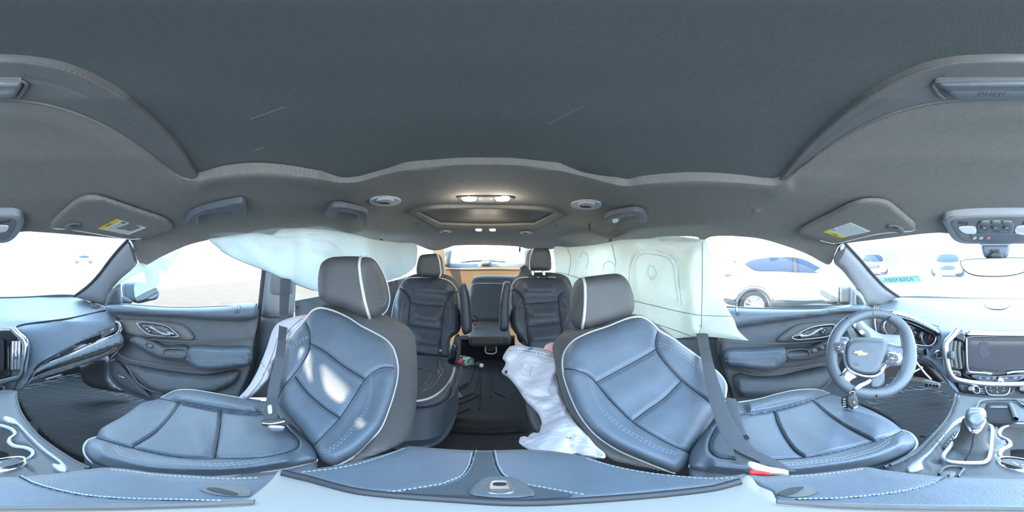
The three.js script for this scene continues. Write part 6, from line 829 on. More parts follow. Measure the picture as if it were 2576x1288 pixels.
// ---------------------------------------------------------------- airbags
const fold = (a, s, seed) => { const r = rng(seed), w = Array.from({ length: 7 }, () => [r() * 2 - 1, r() * 2 - 1, r() * 6.28, 0.5 + r()]); return (x, y) => { let e = 0; for (const [u, v, p, k] of w) e += Math.sin((x * u + y * v) / s * k + p); return a * e / 4; }; };
{
  const t = thing('curtain_airbag', 'deflated pale teal curtain airbag draped behind the passenger headrest', 'airbag', 'curtain airbags');
  const d = field([[520, 560, 2.36, 760, 2.40], [660, 560, 2.38, 760, 2.46], [800, 560, 2.50, 760, 2.56], [920, 560, 2.78, 760, 2.86], [1050, 560, 3.7, 760, 3.8]]);
  const g = solid([524, 602, 545, 598, 589, 592, 644, 586, 686, 590, 703, 578, 740, 575, 780, 575, 828, 579, 900, 592, 938, 602, 1000, 610, 1047, 614, 1050, 640, 1045, 668, 1020, 690, 973, 707, 930, 722, 860, 735, 790, 731, 746, 715, 688, 689, 664, 679, 589, 649, 554, 629, 534, 612], { d, T: 0.012, cell: 8, R: 20, B: 0.03, rel: fold(0.03, 20, 5), g: [{ p: [672, 602, 740, 606, 800, 597, 840, 606, 865, 632], w: 5, a: 0.02 }, { p: [600, 610, 640, 640, 660, 670], w: 18, a: -0.02 }, { p: [740, 620, 735, 700], w: 14, a: -0.02 }, { p: [780, 640, 850, 660], w: 14, a: 0.02 }, { p: [1000, 690, 960, 700, 900, 706], w: 8, a: -0.02 }] });
  part(t, 'fabric', g, M.bagTeal); part(t, 'hem', cord([554, 629, 589, 649, 664, 679, 688, 689, 746, 715, 790, 731], g.userData.surf, 0.0026), M.bagWhite);
  const u = thing('curtain_airbag', 'large deflated pale curtain airbag with seam lines hanging behind the driver seat', 'airbag', 'curtain airbags');
  const e = field([[1390, 600, 3.75, 860, 3.7], [1480, 600, 3.1, 860, 3.0], [1600, 600, 2.62, 860, 2.55], [1760, 600, 2.40, 860, 2.35], [1890, 600, 2.38, 860, 2.32]]);
  const h = solid([1394, 622, 1430, 622, 1509, 614, 1560, 604, 1633, 600, 1656, 596, 1700, 594, 1762, 602, 1777, 605, 1783, 625, 1792, 654, 1800, 690, 1807, 721, 1827, 771, 1847, 806, 1857, 831, 1884, 857, 1884, 857, 1840, 853, 1795, 848, 1752, 846, 1690, 851, 1600, 830, 1500, 790, 1434, 746, 1410, 726, 1400, 716, 1398, 690, 1396, 659], { d: e, T: 0.012, cell: 8, R: 20, B: 0.03, rel: fold(0.04, 24, 11), g: [{ p: [1586, 690, 1590, 660, 1600, 640, 1620, 629, 1660, 634, 1690, 645, 1705, 670, 1708, 720], w: 4, a: 0.02 }, { p: [1586, 680, 1588, 720, 1600, 760, 1612, 795], w: 6, a: 0.03 }, { p: [1635, 690, 1628, 700, 1636, 708, 1648, 700, 1645, 686], w: 4, a: 0.02 }, { p: [1525, 670, 1535, 660, 1545, 670, 1542, 690], w: 5, a: 0.03 }, { p: [1465, 640, 1472, 660, 1468, 690], w: 9, a: 0.03 }, { p: [1745, 640, 1735, 680, 1745, 760, 1742, 830], w: 16, a: -0.03 }, { p: [1740, 790, 1760, 815, 1766, 840], w: 8, a: 0.02 }, { p: [1415, 650, 1420, 680], w: 6, a: 0.02 }] });
  part(u, 'fabric', h, mat({ color: L(0.92, 0.93, 0.84), roughness: 0.9, transmission: 0.6, thickness: 0, bumpMap: crease, bumpScale: 0.006 }));
  for (const l of [[1767, 610, 1767, 700, 1765, 793], [1596, 757, 1650, 770, 1710, 784, 1765, 793, 1840, 796], [1765, 793, 1764, 822, 1756, 845], [1648, 814, 1690, 828, 1740, 846], [1398, 684, 1430, 691, 1462, 702], [1539, 614, 1545, 640, 1549, 662, 1546, 688], [1428, 626, 1436, 650, 1430, 690, 1418, 728], [1405, 728, 1440, 738, 1470, 752]]) part(u, 'seam_line', cord(l, h.userData.surf, 0.0016, false, 0.002, 6), M.bagLine);
  const faint = mat({ color: L(0.55, 0.72, 0.72), roughness: 0.9 });
  for (const l of [[1584, 740, 1583, 700, 1588, 660, 1600, 640, 1622, 628, 1660, 633, 1692, 645, 1704, 668, 1710, 720, 1716, 770], [1600, 655, 1606, 645, 1622, 638, 1660, 643, 1684, 652, 1694, 670, 1700, 715, 1706, 760], [1636, 668, 1630, 680, 1632, 695, 1642, 703, 1650, 694, 1650, 680, 1642, 670, 1636, 668], [1518, 680, 1520, 664, 1532, 658, 1544, 664, 1546, 680], [1460, 648, 1466, 634, 1476, 640, 1480, 660, 1474, 676]]) part(u, 'embossed_line', cord(l, h.userData.surf, 0.0018, false, 0.003, 6), faint);
  part(u, 'tether_eyelet', turned(P(1762, 821, h.userData.surf(1762, 821) - 0.002), [0, 0, 1], [[0.003, 0.001], [0.0035, 0.002], [0.006, 0.002], [0.0065, 0]], 18), M.bagLine);
  part(u, 'torn_tape', solid([1657, 600, 1700, 599, 1757, 602, 1760, 608, 1740, 607, 1690, 604, 1658, 606], { d: 2.36, T: 0.004, cell: 6, R: 3, B: 0.002 }), M.pillar);
  const v = thing('pillar_airbag_flap', 'torn pale teal airbag flap hanging over the passenger door mirror', 'airbag');
  part(v, 'fabric', solid([286, 722, 286, 722, 298, 708, 320, 690, 348, 664, 395, 652, 440, 628, 468, 622, 468, 622, 436, 655, 428, 668, 428, 668, 415, 694, 415, 694, 408, 680, 400, 671, 400, 671, 402, 700, 399, 716, 399, 716, 388, 723, 388, 723, 371, 717, 371, 717, 364, 690, 363, 684, 363, 684, 340, 692, 308, 711, 308, 711], { d: 2.47, T: 0.004, cell: 5, R: 4, B: 0.004, rel: fold(0.03, 9, 3) }), M.bagTeal);
  // seat side airbags
  const w = thing('seat_side_airbag', 'limp white side airbag hanging beside the passenger backrest', 'airbag', 'seat side airbags');
  const wg = solid([600, 1004, 612, 990, 626, 973, 646, 938, 660, 905, 671, 877, 686, 832, 698, 815, 726, 802, 755, 795, 774, 793, 770, 808, 745, 835, 724, 858, 706, 885, 688, 912, 678, 949, 664, 968, 640, 992, 620, 1005], { d: field([[590, 790, 2.2, 1010, 1.95], [790, 790, 1.95, 1010, 1.8]]), T: 0.02, cell: 7, R: 10, B: 0.03, rel: fold(0.014, 9, 21) });
  part(w, 'fabric', wg, M.bagWhite);
  for (const [x, y] of [[660, 915], [664, 921], [668, 935], [663, 942]]) part(w, 'ink_dot', turned(P(x, y, wg.userData.surf(x, y)), [0, 0, 1], [[0, 0.001], [0.003, 0.0008], [0.0035, 0]], 8), M.bagLine);
  part(w, 'pink_lining', solid([757, 797, 775, 793, 770, 806, 760, 806], { d: 1.9, T: 0.004, cell: 5, R: 3, B: 0.003 }), M.pink, 'pink lining');
  part(w, 'seam_line', cord([760, 800, 735, 822, 722, 838, 700, 850, 690, 880, 672, 925, 655, 960, 622, 1000], wg.userData.surf, 0.0016, false, 0.001), M.bagLine);
  const z = thing('seat_side_airbag', 'crumpled pinkish white side airbag spilling from the driver seat onto the floor', 'airbag', 'seat side airbags');
  const zd = field([[1250, 860, 1.98, 950, 1.86, 1050, 1.66, 1170, 1.10], [1440, 860, 1.90, 950, 1.72, 1050, 1.5, 1170, 1.08], [1540, 860, 1.90, 950, 1.72, 1050, 1.5, 1170, 1.08]]);
  const zg = solid([1264, 902, 1270, 888, 1281, 874, 1294, 871, 1308, 867, 1322, 873, 1345, 876, 1368, 878, 1376, 880, 1400, 890, 1412, 888, 1414, 902, 1408, 925, 1400, 947, 1403, 965, 1409, 985, 1418, 1012, 1430, 1040, 1450, 1072, 1482, 1106, 1500, 1128, 1524, 1150, 1520, 1153, 1498, 1153, 1470, 1148, 1452, 1143, 1434, 1147, 1428, 1160, 1410, 1163, 1386, 1164, 1362, 1152, 1346, 1140, 1318, 1124, 1305, 1113, 1308, 1106, 1320, 1104, 1327, 1106, 1333, 1098, 1342, 1094, 1355, 1095, 1360, 1080, 1363, 1068, 1358, 1050, 1348, 1034, 1323, 1009, 1303, 979, 1290, 962, 1278, 949, 1264, 940, 1262, 934, 1267, 926, 1272, 912], { d: zd, T: 0.02, cell: 6, R: 14, B: 0.04, rel: fold(0.026, 11, 31), g: [{ p: [1318, 1098, 1360, 1092, 1400, 1090, 1440, 1094, 1475, 1100], w: 6, a: 0.02 }, { p: [1363, 1075, 1400, 1060, 1430, 1040], w: 6, a: 0.03 }, { p: [1300, 985, 1340, 992, 1380, 996, 1400, 950], w: 6, a: 0.025 }, { p: [1285, 880, 1340, 888, 1380, 898, 1405, 904], w: 4, a: 0.012 }, { p: [1350, 1030, 1385, 1025, 1400, 1000], w: 5, a: 0.015 }, { p: [1440, 1100, 1430, 1125, 1450, 1142], w: 6, a: 0.015 }] });
  part(z, 'fabric', zg, M.bagWhite);
  part(z, 'pink_flap', solid([1368, 878, 1373, 868, 1380, 864, 1390, 861, 1402, 866, 1407, 876, 1413, 886, 1412, 898, 1400, 892, 1384, 884], { d: 1.86, T: 0.006, cell: 5, R: 4, B: 0.006 }), M.pink, 'pink tab with a hole');
  part(z, 'blue_patch', solid([1329, 878, 1333, 874, 1341, 874, 1341, 877, 1335, 880, 1330, 880], { d: (x, y) => zg.userData.surf(x, y) - 0.003, T: 0.003, cell: 4 }), M.blue, 'small blue patch');
  part(z, 'print', card([1318, 914, 1336, 920, 1330, 946, 1312, 940], zg.userData.surf, 0.012, 0.0004), canvasMat(128, 192, (c, w2, h2) => { c.fillStyle = '#dbd4d8'; c.fillRect(0, 0, w2, h2); c.save(); c.translate(112, 16); c.rotate(Math.PI / 2); strokes(c, 0, 0, 150, 20, 7, '#a06a80'); strokes(c, 30, 32, 90, 20, 9, '#a06a80'); strokes(c, 60, 64, 40, 20, 10, '#a06a80'); c.restore(); }));
  for (const l of [[1281, 882, 1300, 880, 1350, 888, 1404, 902], [1316, 1112, 1330, 1102, 1360, 1100, 1400, 1098, 1440, 1103]]) part(z, 'seam_stitching', stitches(l, zg.userData.surf, 0.008, 0.005, 0.0015), M.trimGrey);
  part(z, 'eyelet', turned(P(1274, 936, zg.userData.surf(1274, 936) - 0.002), [0, 0.3, 1], [[0, 0.001], [0.005, 0.001], [0.006, 0]], 12), M.seam);
  const bs = single('seat_base_trim', 'curved dark plastic seat base trim beside the pinkish airbag', 'trim', solid([1324, 1014, 1334, 1022, 1346, 1036, 1348, 1052, 1358, 1072, 1362, 1080, 1354, 1092, 1342, 1080, 1332, 1060, 1325, 1035], { d: 1.95, T: 0.06, cell: 6, R: 6, B: 0.03 }), M.plastic);
}
// ---------------------------------------------------------------- floor mats and things on the floor
{
  const mh = FLOOR - 0.02;
  const ribs = (outline, ang, gapm, seed) => { const poly = sm(outline, 8, true), out = [], z0 = -2.6; const toPx = (x, z) => [CX + x * F / -z, CYP + mh * F / -z]; for (const a of [ang, ang + Math.PI / 2]) for (let k = -40; k <= 40; k++) { let run = []; for (let s = -2.6; s <= 2.6; s += 0.025) { const ox = outline.cx + Math.cos(a) * s - Math.sin(a) * k * gapm, oz = z0 + Math.sin(a) * s + Math.cos(a) * k * gapm; let ok = false; if (oz < -0.8) { const [px, py] = toPx(ox, oz); ok = inside(poly, px, py); } if (ok) run.push(new THREE.Vector3(ox, EYE - mh + 0.004, oz)); if ((!ok || s > 2.57) && run.length > 3) { out.push(tube3(run, 0.0022, false, Math.ceil(run.length / 3), 4)); run = []; } else if (!ok) run = []; } } return mergeGeometries(out); };
  const mo = [46, 985, 100, 962, 160, 946, 205, 940, 240, 968, 290, 985, 345, 1002, 385, 1015, 380, 1035, 300, 1080, 245, 1120, 240, 1150, 200, 1148, 150, 1124, 96, 1080, 60, 1032]; mo.cx = -2.4;
  const a = thing('floor_mat', 'black rubber grid floor mat in the passenger footwell', 'floor mat', 'floor mats');
  part(a, 'sheet', solid(mo, { h: mh, T: 0.012, cell: 12, R: 8, B: 0.006 }), M.rubber); part(a, 'grid_ribs', ribs(mo, 0.35, 0.075), M.trimGrey);
  const po = [2160, 1012, 2200, 1005, 2260, 985, 2300, 972, 2370, 985, 2398, 1000, 2392, 1030, 2374, 1062, 2345, 1098, 2306, 1132, 2290, 1120, 2250, 1060, 2200, 1030]; po.cx = 2.4;
  const b = thing('floor_mat', 'black rubber grid floor mat in the driver footwell under the pedal', 'floor mat', 'floor mats');
  part(b, 'sheet', solid(po, { h: mh, T: 0.012, cell: 12, R: 8, B: 0.006 }), M.rubber); part(b, 'grid_ribs', ribs(po, -0.3, 0.07), M.trimGrey);
  part(b, 'anchor_knob', turned(P(2322, 1104, flat(2322, 1104) - 0.05), [0, 1, 0], [[0, 0.014], [0.01, 0.013], [0.014, 0.006], [0.05, 0.004], [0.056, 0]], 28), M.rubber);
  const c = thing('floor_mat', 'black moulded rubber floor mat between the second row seats', 'floor mat', 'floor mats');
  part(c, 'sheet', solid([1160, 912, 1160, 912, 1273, 912, 1273, 912, 1290, 960, 1308, 1015, 1318, 1030, 1322, 1058, 1327, 1078, 1327, 1078, 1220, 1083, 1112, 1077, 1112, 1077, 1120, 1050, 1133, 1018, 1125, 1008, 1137, 990, 1150, 950], { h: mh, T: 0.012, cell: 8, R: 6, B: 0.008, g: [{ p: [1126, 1052, 1220, 1056, 1322, 1054], w: 5, a: -0.012 }] }), M.rubber);
  for (const l of [[1203, 915, 1201, 960, 1196, 985, 1205, 1000, 1206, 1030], [1209, 915, 1208, 960, 1208, 1000], [1228, 915, 1231, 960, 1234, 1000], [1235, 915, 1240, 960, 1244, 985, 1270, 1000], [1191, 920, 1186, 950, 1176, 970, 1150, 985], [1143, 1008, 1170, 998, 1190, 990], [1156, 1017, 1190, 1003, 1204, 994], [1146, 1043, 1180, 1030], [1140, 985, 1180, 962], [1255, 920, 1262, 950]]) part(c, 'raised_rib', cord(l, (x, y) => (mh - 0.008) * F / (y - CYP), 0.005), M.rubber);
  part(c, 'lettering', card([1142, 984, 1150, 978, 1166, 1000, 1146, 1003], level(mh - 0.009), 0.001, 0.0004), canvasMat(128, 64, (x, w, h) => { x.fillStyle = '#191b1d'; x.fillRect(0, 0, w, h); strokes(x, 6, 8, 112, 20, 4, '#4c5258'); strokes(x, 36, 38, 50, 18, 6, '#4c5258'); }));
  const r = thing('seat_rail', 'metal seat rail and anchor on the floor beside the second row seat', 'seat rail');
  part(r, 'rail', solid([1104, 1048, 1122, 1014, 1132, 1016, 1114, 1052], { h: FLOOR - 0.04, T: 0.03, cell: 6, R: 4, B: 0.008 }), M.satin); part(r, 'anchor', cord([1084, 1042, 1086, 1034, 1098, 1031, 1100, 1036, 1096, 1044], (x, y) => (FLOOR - 0.03) * F / (y - CYP), 0.005), M.satin);
  // bottle
  const bo = thing('water_bottle', 'clear plastic water bottle lying on the rear floor', 'bottle');
  const A = P(1158, 898, 3.66), B = P(1212, 912, 3.56), dir = B.clone().sub(A), len = dir.length(), ax = [dir.x, dir.y, dir.z], rr = 0.036;
  A.y = EYE - FLOOR + 0.055; 
  part(bo, 'body', turned(A, ax, [[0, 0], [rr * 0.8, 0.001], [rr, 0.008], [rr * 0.94, len * 0.12], [rr, len * 0.18], [rr * 0.95, len * 0.4], [rr, len * 0.5], [rr, len * 0.7], [rr * 0.75, len * 0.82], [rr * 0.38, len * 0.93], [rr * 0.36, len * 0.96]], 28), M.bottle);
  part(bo, 'label', turned(A, ax, [[rr + 0.0006, len * 0.2], [rr * 0.97, len * 0.4], [rr + 0.0006, len * 0.5]], 28), canvasMat(256, 64, (c2, w, h) => { const q = rng(8); for (let i = 0; i < 160; i++) { c2.fillStyle = ['#dfe8e4', '#27414a', '#9fb6b0', '#5d7f4f', '#c9d3d6'][Math.floor(q() * 5)]; c2.fillRect(q() * w, q() * h, 8 + q() * 26, 4 + q() * 14); } }), 'crumpled printed label');
  part(bo, 'cap', turned(A, ax, [[rr * 0.4, len * 0.95], [rr * 0.42, len * 0.96], [rr * 0.42, len * 1.02], [0, len * 1.025]], 20), M.white);
  // cardboard
  const cb = thing('cardboard_sheet', 'brown cardboard sheet standing across the back of the cabin', 'cardboard');
  part(cb, 'sheet', solid([1118, 672, 1118, 672, 1240, 671, 1318, 671, 1318, 671, 1318, 866, 1318, 866, 1110, 866, 1110, 866], { d: 4.62, T: 0.008, cell: 8, rel: fold(0.006, 30, 4) }), M.cardboard);
  part(cb, 'side_flap', solid([1088, 621, 1088, 621, 1110, 624, 1116, 628, 1120, 672, 1124, 712, 1124, 712, 1112, 690, 1090, 640, 1090, 640], { d: 4.58, T: 0.008, cell: 6 }), M.cardboard); part(cb, 'tape', cord([1118, 676, 1180, 676, 1240, 675, 1316, 675], 4.61, 0.003), M.cream);
}
// ---------------------------------------------------------------- fittings on the headliner
function visor(label, o) {
  const t = thing('sun_visor', label, 'sun visor', 'sun visors'), d = (x, y) => under(x, y, 0.02);
  const g = solid(o.body, { d, T: 0.012, dir: [0, 1, 0], cell: 6, R: 8, B: 0.012 });
  part(t, 'body', g, M.headliner); const s = g.userData.surf;
  part(t, 'edge_seam', cord(o.edge, (x, y) => d(x, y) - 0.004, 0.0026), M.piping);
  const c = part(t, 'clip', solid(o.clip, { d: (x, y) => s(x, y) - 0.012, T: 0.02, cell: 4, R: 4, B: 0.01 }), M.trimGrey); part(c, 'clip_window', solid(o.win, { d: (x, y) => s(x, y) - 0.024, T: 0.004, cell: 4 }), M.plasticDark);
  part(t, 'pivot', tube3([P(o.piv[0], o.piv[1], d(o.piv[0], o.piv[1])), P(o.piv[2], o.piv[3], d(o.piv[2], o.piv[3]) + 0.02)], 0.012), M.trimGrey);
  part(t, 'warning_label', card(o.label, s, 0.002, 0.0006), canvasMat(512, 256, (x, w, h) => { x.fillStyle = '#e6e9e4'; x.fillRect(0, 0, w, h); x.fillStyle = '#f0d22c'; x.fillRect(0, 0, w, 42); x.fillStyle = '#222'; x.font = 'bold 30px sans-serif'; x.fillText('⚠ WARNING', 150, 32); x.fillStyle = '#6b6f70'; const r = rng(5); for (let y = 62; y < 240; y += 15) { let q = 14; while (q < (y < 120 ? 400 : 480)) { const l = 14 + r() * 40; x.fillRect(q, y, l, 5); q += l + 8; } } x.fillStyle = o.tone; x.fillRect(420, 60, 26, 34); x.fillRect(456, 56, 34, 40); x.clearRect; }), 'white warning label with a yellow strip');
}
visor('grey fabric sun visor with warning label above the passenger windshield', { tone: '#444a4d',
  body: [129, 567, 139, 554, 174, 522, 199, 505, 224, 498, 248, 500, 273, 507, 350, 533, 422, 559, 434, 573, 427, 579, 400, 589, 373, 597, 335, 602, 298, 598, 240, 588, 181, 579, 159, 576, 134, 574], edge: [129, 567, 134, 574, 159, 576, 181, 579, 240, 588, 298, 598, 335, 602, 355, 600], gap: [174, 521, 199, 503, 224, 496, 248, 498, 275, 505, 350, 530, 424, 557, 436, 572],
  clip: [162, 578, 166, 566, 178, 562, 202, 563, 204, 566, 198, 574, 182, 577, 176, 582, 168, 581], win: [174, 569, 180, 565, 198, 566, 195, 571, 180, 572], piv: [335, 601, 352, 604], label: [245, 575.6, 293, 551, 368, 573, 323, 590.6] });
visor('grey fabric sun visor with warning label above the steering wheel', { tone: '#b5714f',
  body: [2010, 586, 2018, 579, 2050, 561, 2096, 539, 2133, 520, 2170, 508, 2208, 507, 2233, 512, 2252, 525, 2270, 540, 2290, 557, 2302, 567, 2303, 577, 2295, 581, 2270, 583, 2208, 589, 2150, 602, 2112, 611, 2098, 613, 2063, 605, 2020, 592], edge: [2303, 577, 2295, 581, 2270, 583, 2208, 589, 2150, 602, 2112, 611, 2098, 613, 2063, 605], gap: [2008, 586, 2018, 577, 2050, 558, 2096, 536, 2133, 517, 2170, 505, 2208, 505, 2234, 510, 2254, 523, 2272, 538],
  clip: [2231, 572, 2234, 567, 2252, 566, 2266, 571, 2275, 578, 2272, 588, 2264, 588, 2258, 580, 2242, 579], win: [2240, 572, 2250, 569, 2262, 573, 2260, 577, 2246, 576], piv: [2110, 611, 2096, 612], label: [2117.6, 599, 2070.4, 583.6, 2140, 560, 2190, 582] });
const lens = M.lens;
function handle(label, ol, extra) { const t = thing('grab_handle', label, 'grab handle', 'roof grab handles'); part(t, 'grip', solid(ol, { d: (x, y) => under(x, y, 0.028), T: 0.02, dir: [0, 1, 0], cell: 4, R: 6, B: 0.012 }), M.plastic); if (extra) extra(t); return t; }
handle('grey roof grab handle above the front passenger window', [466, 558, 480, 542, 514, 528, 589, 511, 610, 510, 618, 517, 620, 540, 614, 545, 590, 547, 585, 536, 579, 531, 540, 535, 505, 541, 499, 547, 498, 562, 478, 567, 467, 566], (t) => { for (const [x, y] of [[480, 558], [604, 538]]) part(t, 'mount', solid([x - 10, y - 6, x + 10, y - 8, x + 10, y + 4, x - 10, y + 7], { d: (a, b) => under(a, b, 0.02), T: 0.03, dir: [0, 1, 0], cell: 5 }), M.plastic); });
handle('dark roof grab handle with torn right foot above the rear passenger curtain', [816, 551, 820, 535, 837, 521, 862, 520, 895, 528, 921, 535, 926, 542, 924, 550, 918, 553, 898, 548, 899, 541, 880, 536, 852, 532, 846, 543, 824, 545], (t) => { part(t, 'torn_tape', solid([897, 547, 920, 552, 925, 560, 918, 572, 912, 566, 914, 556, 900, 553], { d: (x, y) => under(x, y, 0.05), T: 0.003, cell: 5, R: 3, B: 0.003 }), M.trimGrey); });
handle('dark roof grab handle with torn tape above the driver side curtain', [1520, 551, 1530, 544, 1566, 535, 1600, 532, 1618, 536, 1626, 544, 1628, 556, 1620, 560, 1606, 556, 1602, 546, 1580, 545, 1562, 549, 1558, 557, 1548, 564, 1530, 562, 1522, 558], (t) => { part(t, 'torn_tape', solid([1520, 556, 1540, 566, 1548, 570, 1538, 580, 1526, 590, 1518, 592, 1524, 578], { d: (x, y) => under(x, y, 0.03), T: 0.003, cell: 5, R: 3, B: 0.003 }), M.trimGrey); part(t, 'bare_latch', solid([1540, 552, 1556, 550, 1554, 558, 1542, 560], { d: (x, y) => under(x, y, 0.065), T: 0.006, cell: 4, R: 2, B: 0.003 }), M.satin); });
function ceilVent(label, x, y, rx, ry, group) {
  const t = thing('ceiling_air_vent', label, 'air vent', group), el = (k, n = 28) => { const r = []; for (let i = 0; i < n; i++) { const a = i / n * 2 * Math.PI; r.push(x + Math.cos(a) * rx * k, y + Math.sin(a) * ry * k); } return r; };
  part(t, 'ring', solid(el(1), { d: (a, b) => under(a, b, 0.008), T: 0.015, dir: [0, 1, 0], cell: Math.max(3, rx / 7), R: rx * 0.12, B: 0.006 }), M.ventGrey);
  const c = part(t, 'louvre_disc', solid(el(0.56, 22), { d: (a, b) => under(a, b, 0.02), T: 0.01, dir: [0, 1, 0], cell: Math.max(3, rx / 8), R: 3, B: 0.003 }), M.ventGrey);
  part(c, 'opening', solid([x - rx * 0.45, y + ry * 0.1, x - rx * 0.2, y + ry * 0.35, x, y + ry * 0.25, x + rx * 0.3, y + ry * 0.5, x, y + ry * 0.55, x - rx * 0.3, y + ry * 0.45], { d: (a, b) => under(a, b, 0.026), T: 0.004, dir: [0, 1, 0], cell: Math.max(2, rx / 8) }), M.seam);
}
ceilVent('round ceiling air vent beside the grab handle with a torn foot', 969, 508, 40, 11, 'ceiling air vents'); ceilVent('round ceiling air vent on the driver side of the front dome light', 1475, 517, 39, 11, 'ceiling air vents');
ceilVent('small ceiling air vent near the cardboard flap', 1121, 584, 16, 2.6, 'rear ceiling air vents'); ceilVent('small ceiling air vent near the second row headrest with chrome posts', 1323, 587, 16, 2.6, 'rear ceiling air vents');
{
  const t = thing('dome_light', 'lit double dome light ahead of the rear skylight', 'dome light', 'dome lights'), d = (x, y) => under(x, y, 0.006);
  part(t, 'housing', solid([1150, 496, 1160, 495, 1220, 494, 1286, 496, 1294, 499, 1281, 508, 1270, 509, 1172, 509, 1160, 507], { d, T: 0.02, dir: [0, 1, 0], cell: 6, R: 3, B: 0.008 }), M.plasticDark);
  part(t, 'middle_panel', solid([1204, 498, 1240, 498, 1241, 506, 1203, 506], { d: (x, y) => d(x, y) - 0.01, T: 0.008, dir: [0, 1, 0], cell: 5, R: 2, B: 0.003 }), M.trimGrey);
  for (const x of [1161, 1244]) { part(t, 'lens', solid([x, 498.5, x + 39, 498, x + 36, 505, x + 5, 505.5], { d: (a, b) => d(a, b) - 0.012, T: 0.006, dir: [0, 1, 0], cell: 5, R: 2, B: 0.002 }), lens, 'lit lens'); const l = new THREE.PointLight(0xfff4e6, 0.05); const p = P(x + 19, 503, d(x + 19, 503) - 0.04); l.position.set(p.x, p.y - 0.03, p.z); l.castShadow = true; scene.add(l); }
  const u = thing('dome_light', 'small lit dome light behind the rear skylight', 'dome light', 'dome lights');
  part(u, 'housing', solid([1192, 578, 1250, 578, 1247, 582, 1196, 582], { d: (x, y) => under(x, y, 0.01), T: 0.02, dir: [0, 1, 0], cell: 4, R: 1.5, B: 0.005 }), M.trimGrey);
  for (const x of [1196, 1231]) { part(u, 'lens', solid([x, 578.6, x + 16, 578.6, x + 15, 581.2, x + 2, 581.2], { d: (a, b) => under(a, b, 0.022), T: 0.006, dir: [0, 1, 0], cell: 3 }), lens, 'lit lens'); const l = new THREE.PointLight(0xfff0dd, 0.05); const p = P(x + 8, 581, under(x + 8, 581, 0.08)); l.position.set(p.x, p.y - 0.03, p.z); l.castShadow = true; scene.add(l); }
  const k = thing('rear_skylight', 'tinted rear skylight set into the headliner above the second row', 'skylight');
  part(k, 'frame', solid([1028, 535, 1028, 535, 1050, 545, 1088, 566, 1100, 573, 1120, 576, 1221, 577, 1330, 576, 1350, 573, 1380, 560, 1416, 541, 1400, 534, 1362, 528, 1221, 522.5, 1090, 525, 1050, 530, 1028, 535, 1028, 535,
    1048, 535, 1048, 535, 1090, 528.5, 1221, 526, 1362, 531.5, 1400, 538, 1400, 538, 1344, 565, 1344, 565, 1221, 567.5, 1108, 564.5, 1108, 564.5, 1048, 535, 1048, 535], { d: (x, y) => under(x, y, 0.014), T: 0.02, dir: [0, 1, 0], cell: 5, step: 6 }), M.headliner);
  part(k, 'pane', solid([1044, 534, 1044, 534, 1090, 527, 1221, 524.5, 1362, 530, 1406, 538, 1406, 538, 1350, 567, 1350, 567, 1221, 570, 1104, 567, 1104, 567], { d: (x, y) => under(x, y, 0.003), T: 0.003, dir: [0, 1, 0], cell: 7 }), mat({ color: L(0.07, 0.07, 0.066), roughness: 0.6, specularIntensity: 0.4 }));
}
function overhead(label, o) {
  const t = thing('overhead_console', label, 'overhead console', 'overhead console views'), d = (x, y) => under(x, y, 0.02);
  part(t, 'rim', solid(o.rim, { d, T: 0.04, dir: [0, 1, 0], cell: 8, R: 9, B: 0.022 }), M.pillar);
  const p = part(t, 'panel', solid(o.panel, { d: (x, y) => d(x, y) - 0.024, T: 0.02, dir: [0, 1, 0], cell: 7, R: 5, B: 0.006 }), M.trimGrey);
  part(p, 'lower_panel', solid(o.lower, { d: (x, y) => d(x, y) - 0.032, T: 0.01, dir: [0, 1, 0], cell: 7, R: 4, B: 0.004 }), M.trimGrey);
  for (const l of o.lamps) part(p, 'map_light', solid(l, { d: (x, y) => d(x, y) - 0.036, T: 0.006, dir: [0, 1, 0], cell: 6, R: 2, B: 0.003 }), mat({ color: L(0.85, 0.85, 0.9), roughness: 0.1 }), 'clear map light lens');
  for (const [x, y] of o.slots) part(p, 'mic_slot', solid([x - 3, y + 4, x + 1, y - 4, x + 4, y - 4, x, y + 4], { d: (a, b) => d(a, b) - 0.031, T: 0.004, cell: 3 }), M.seam);
  return [t, p, d];
}
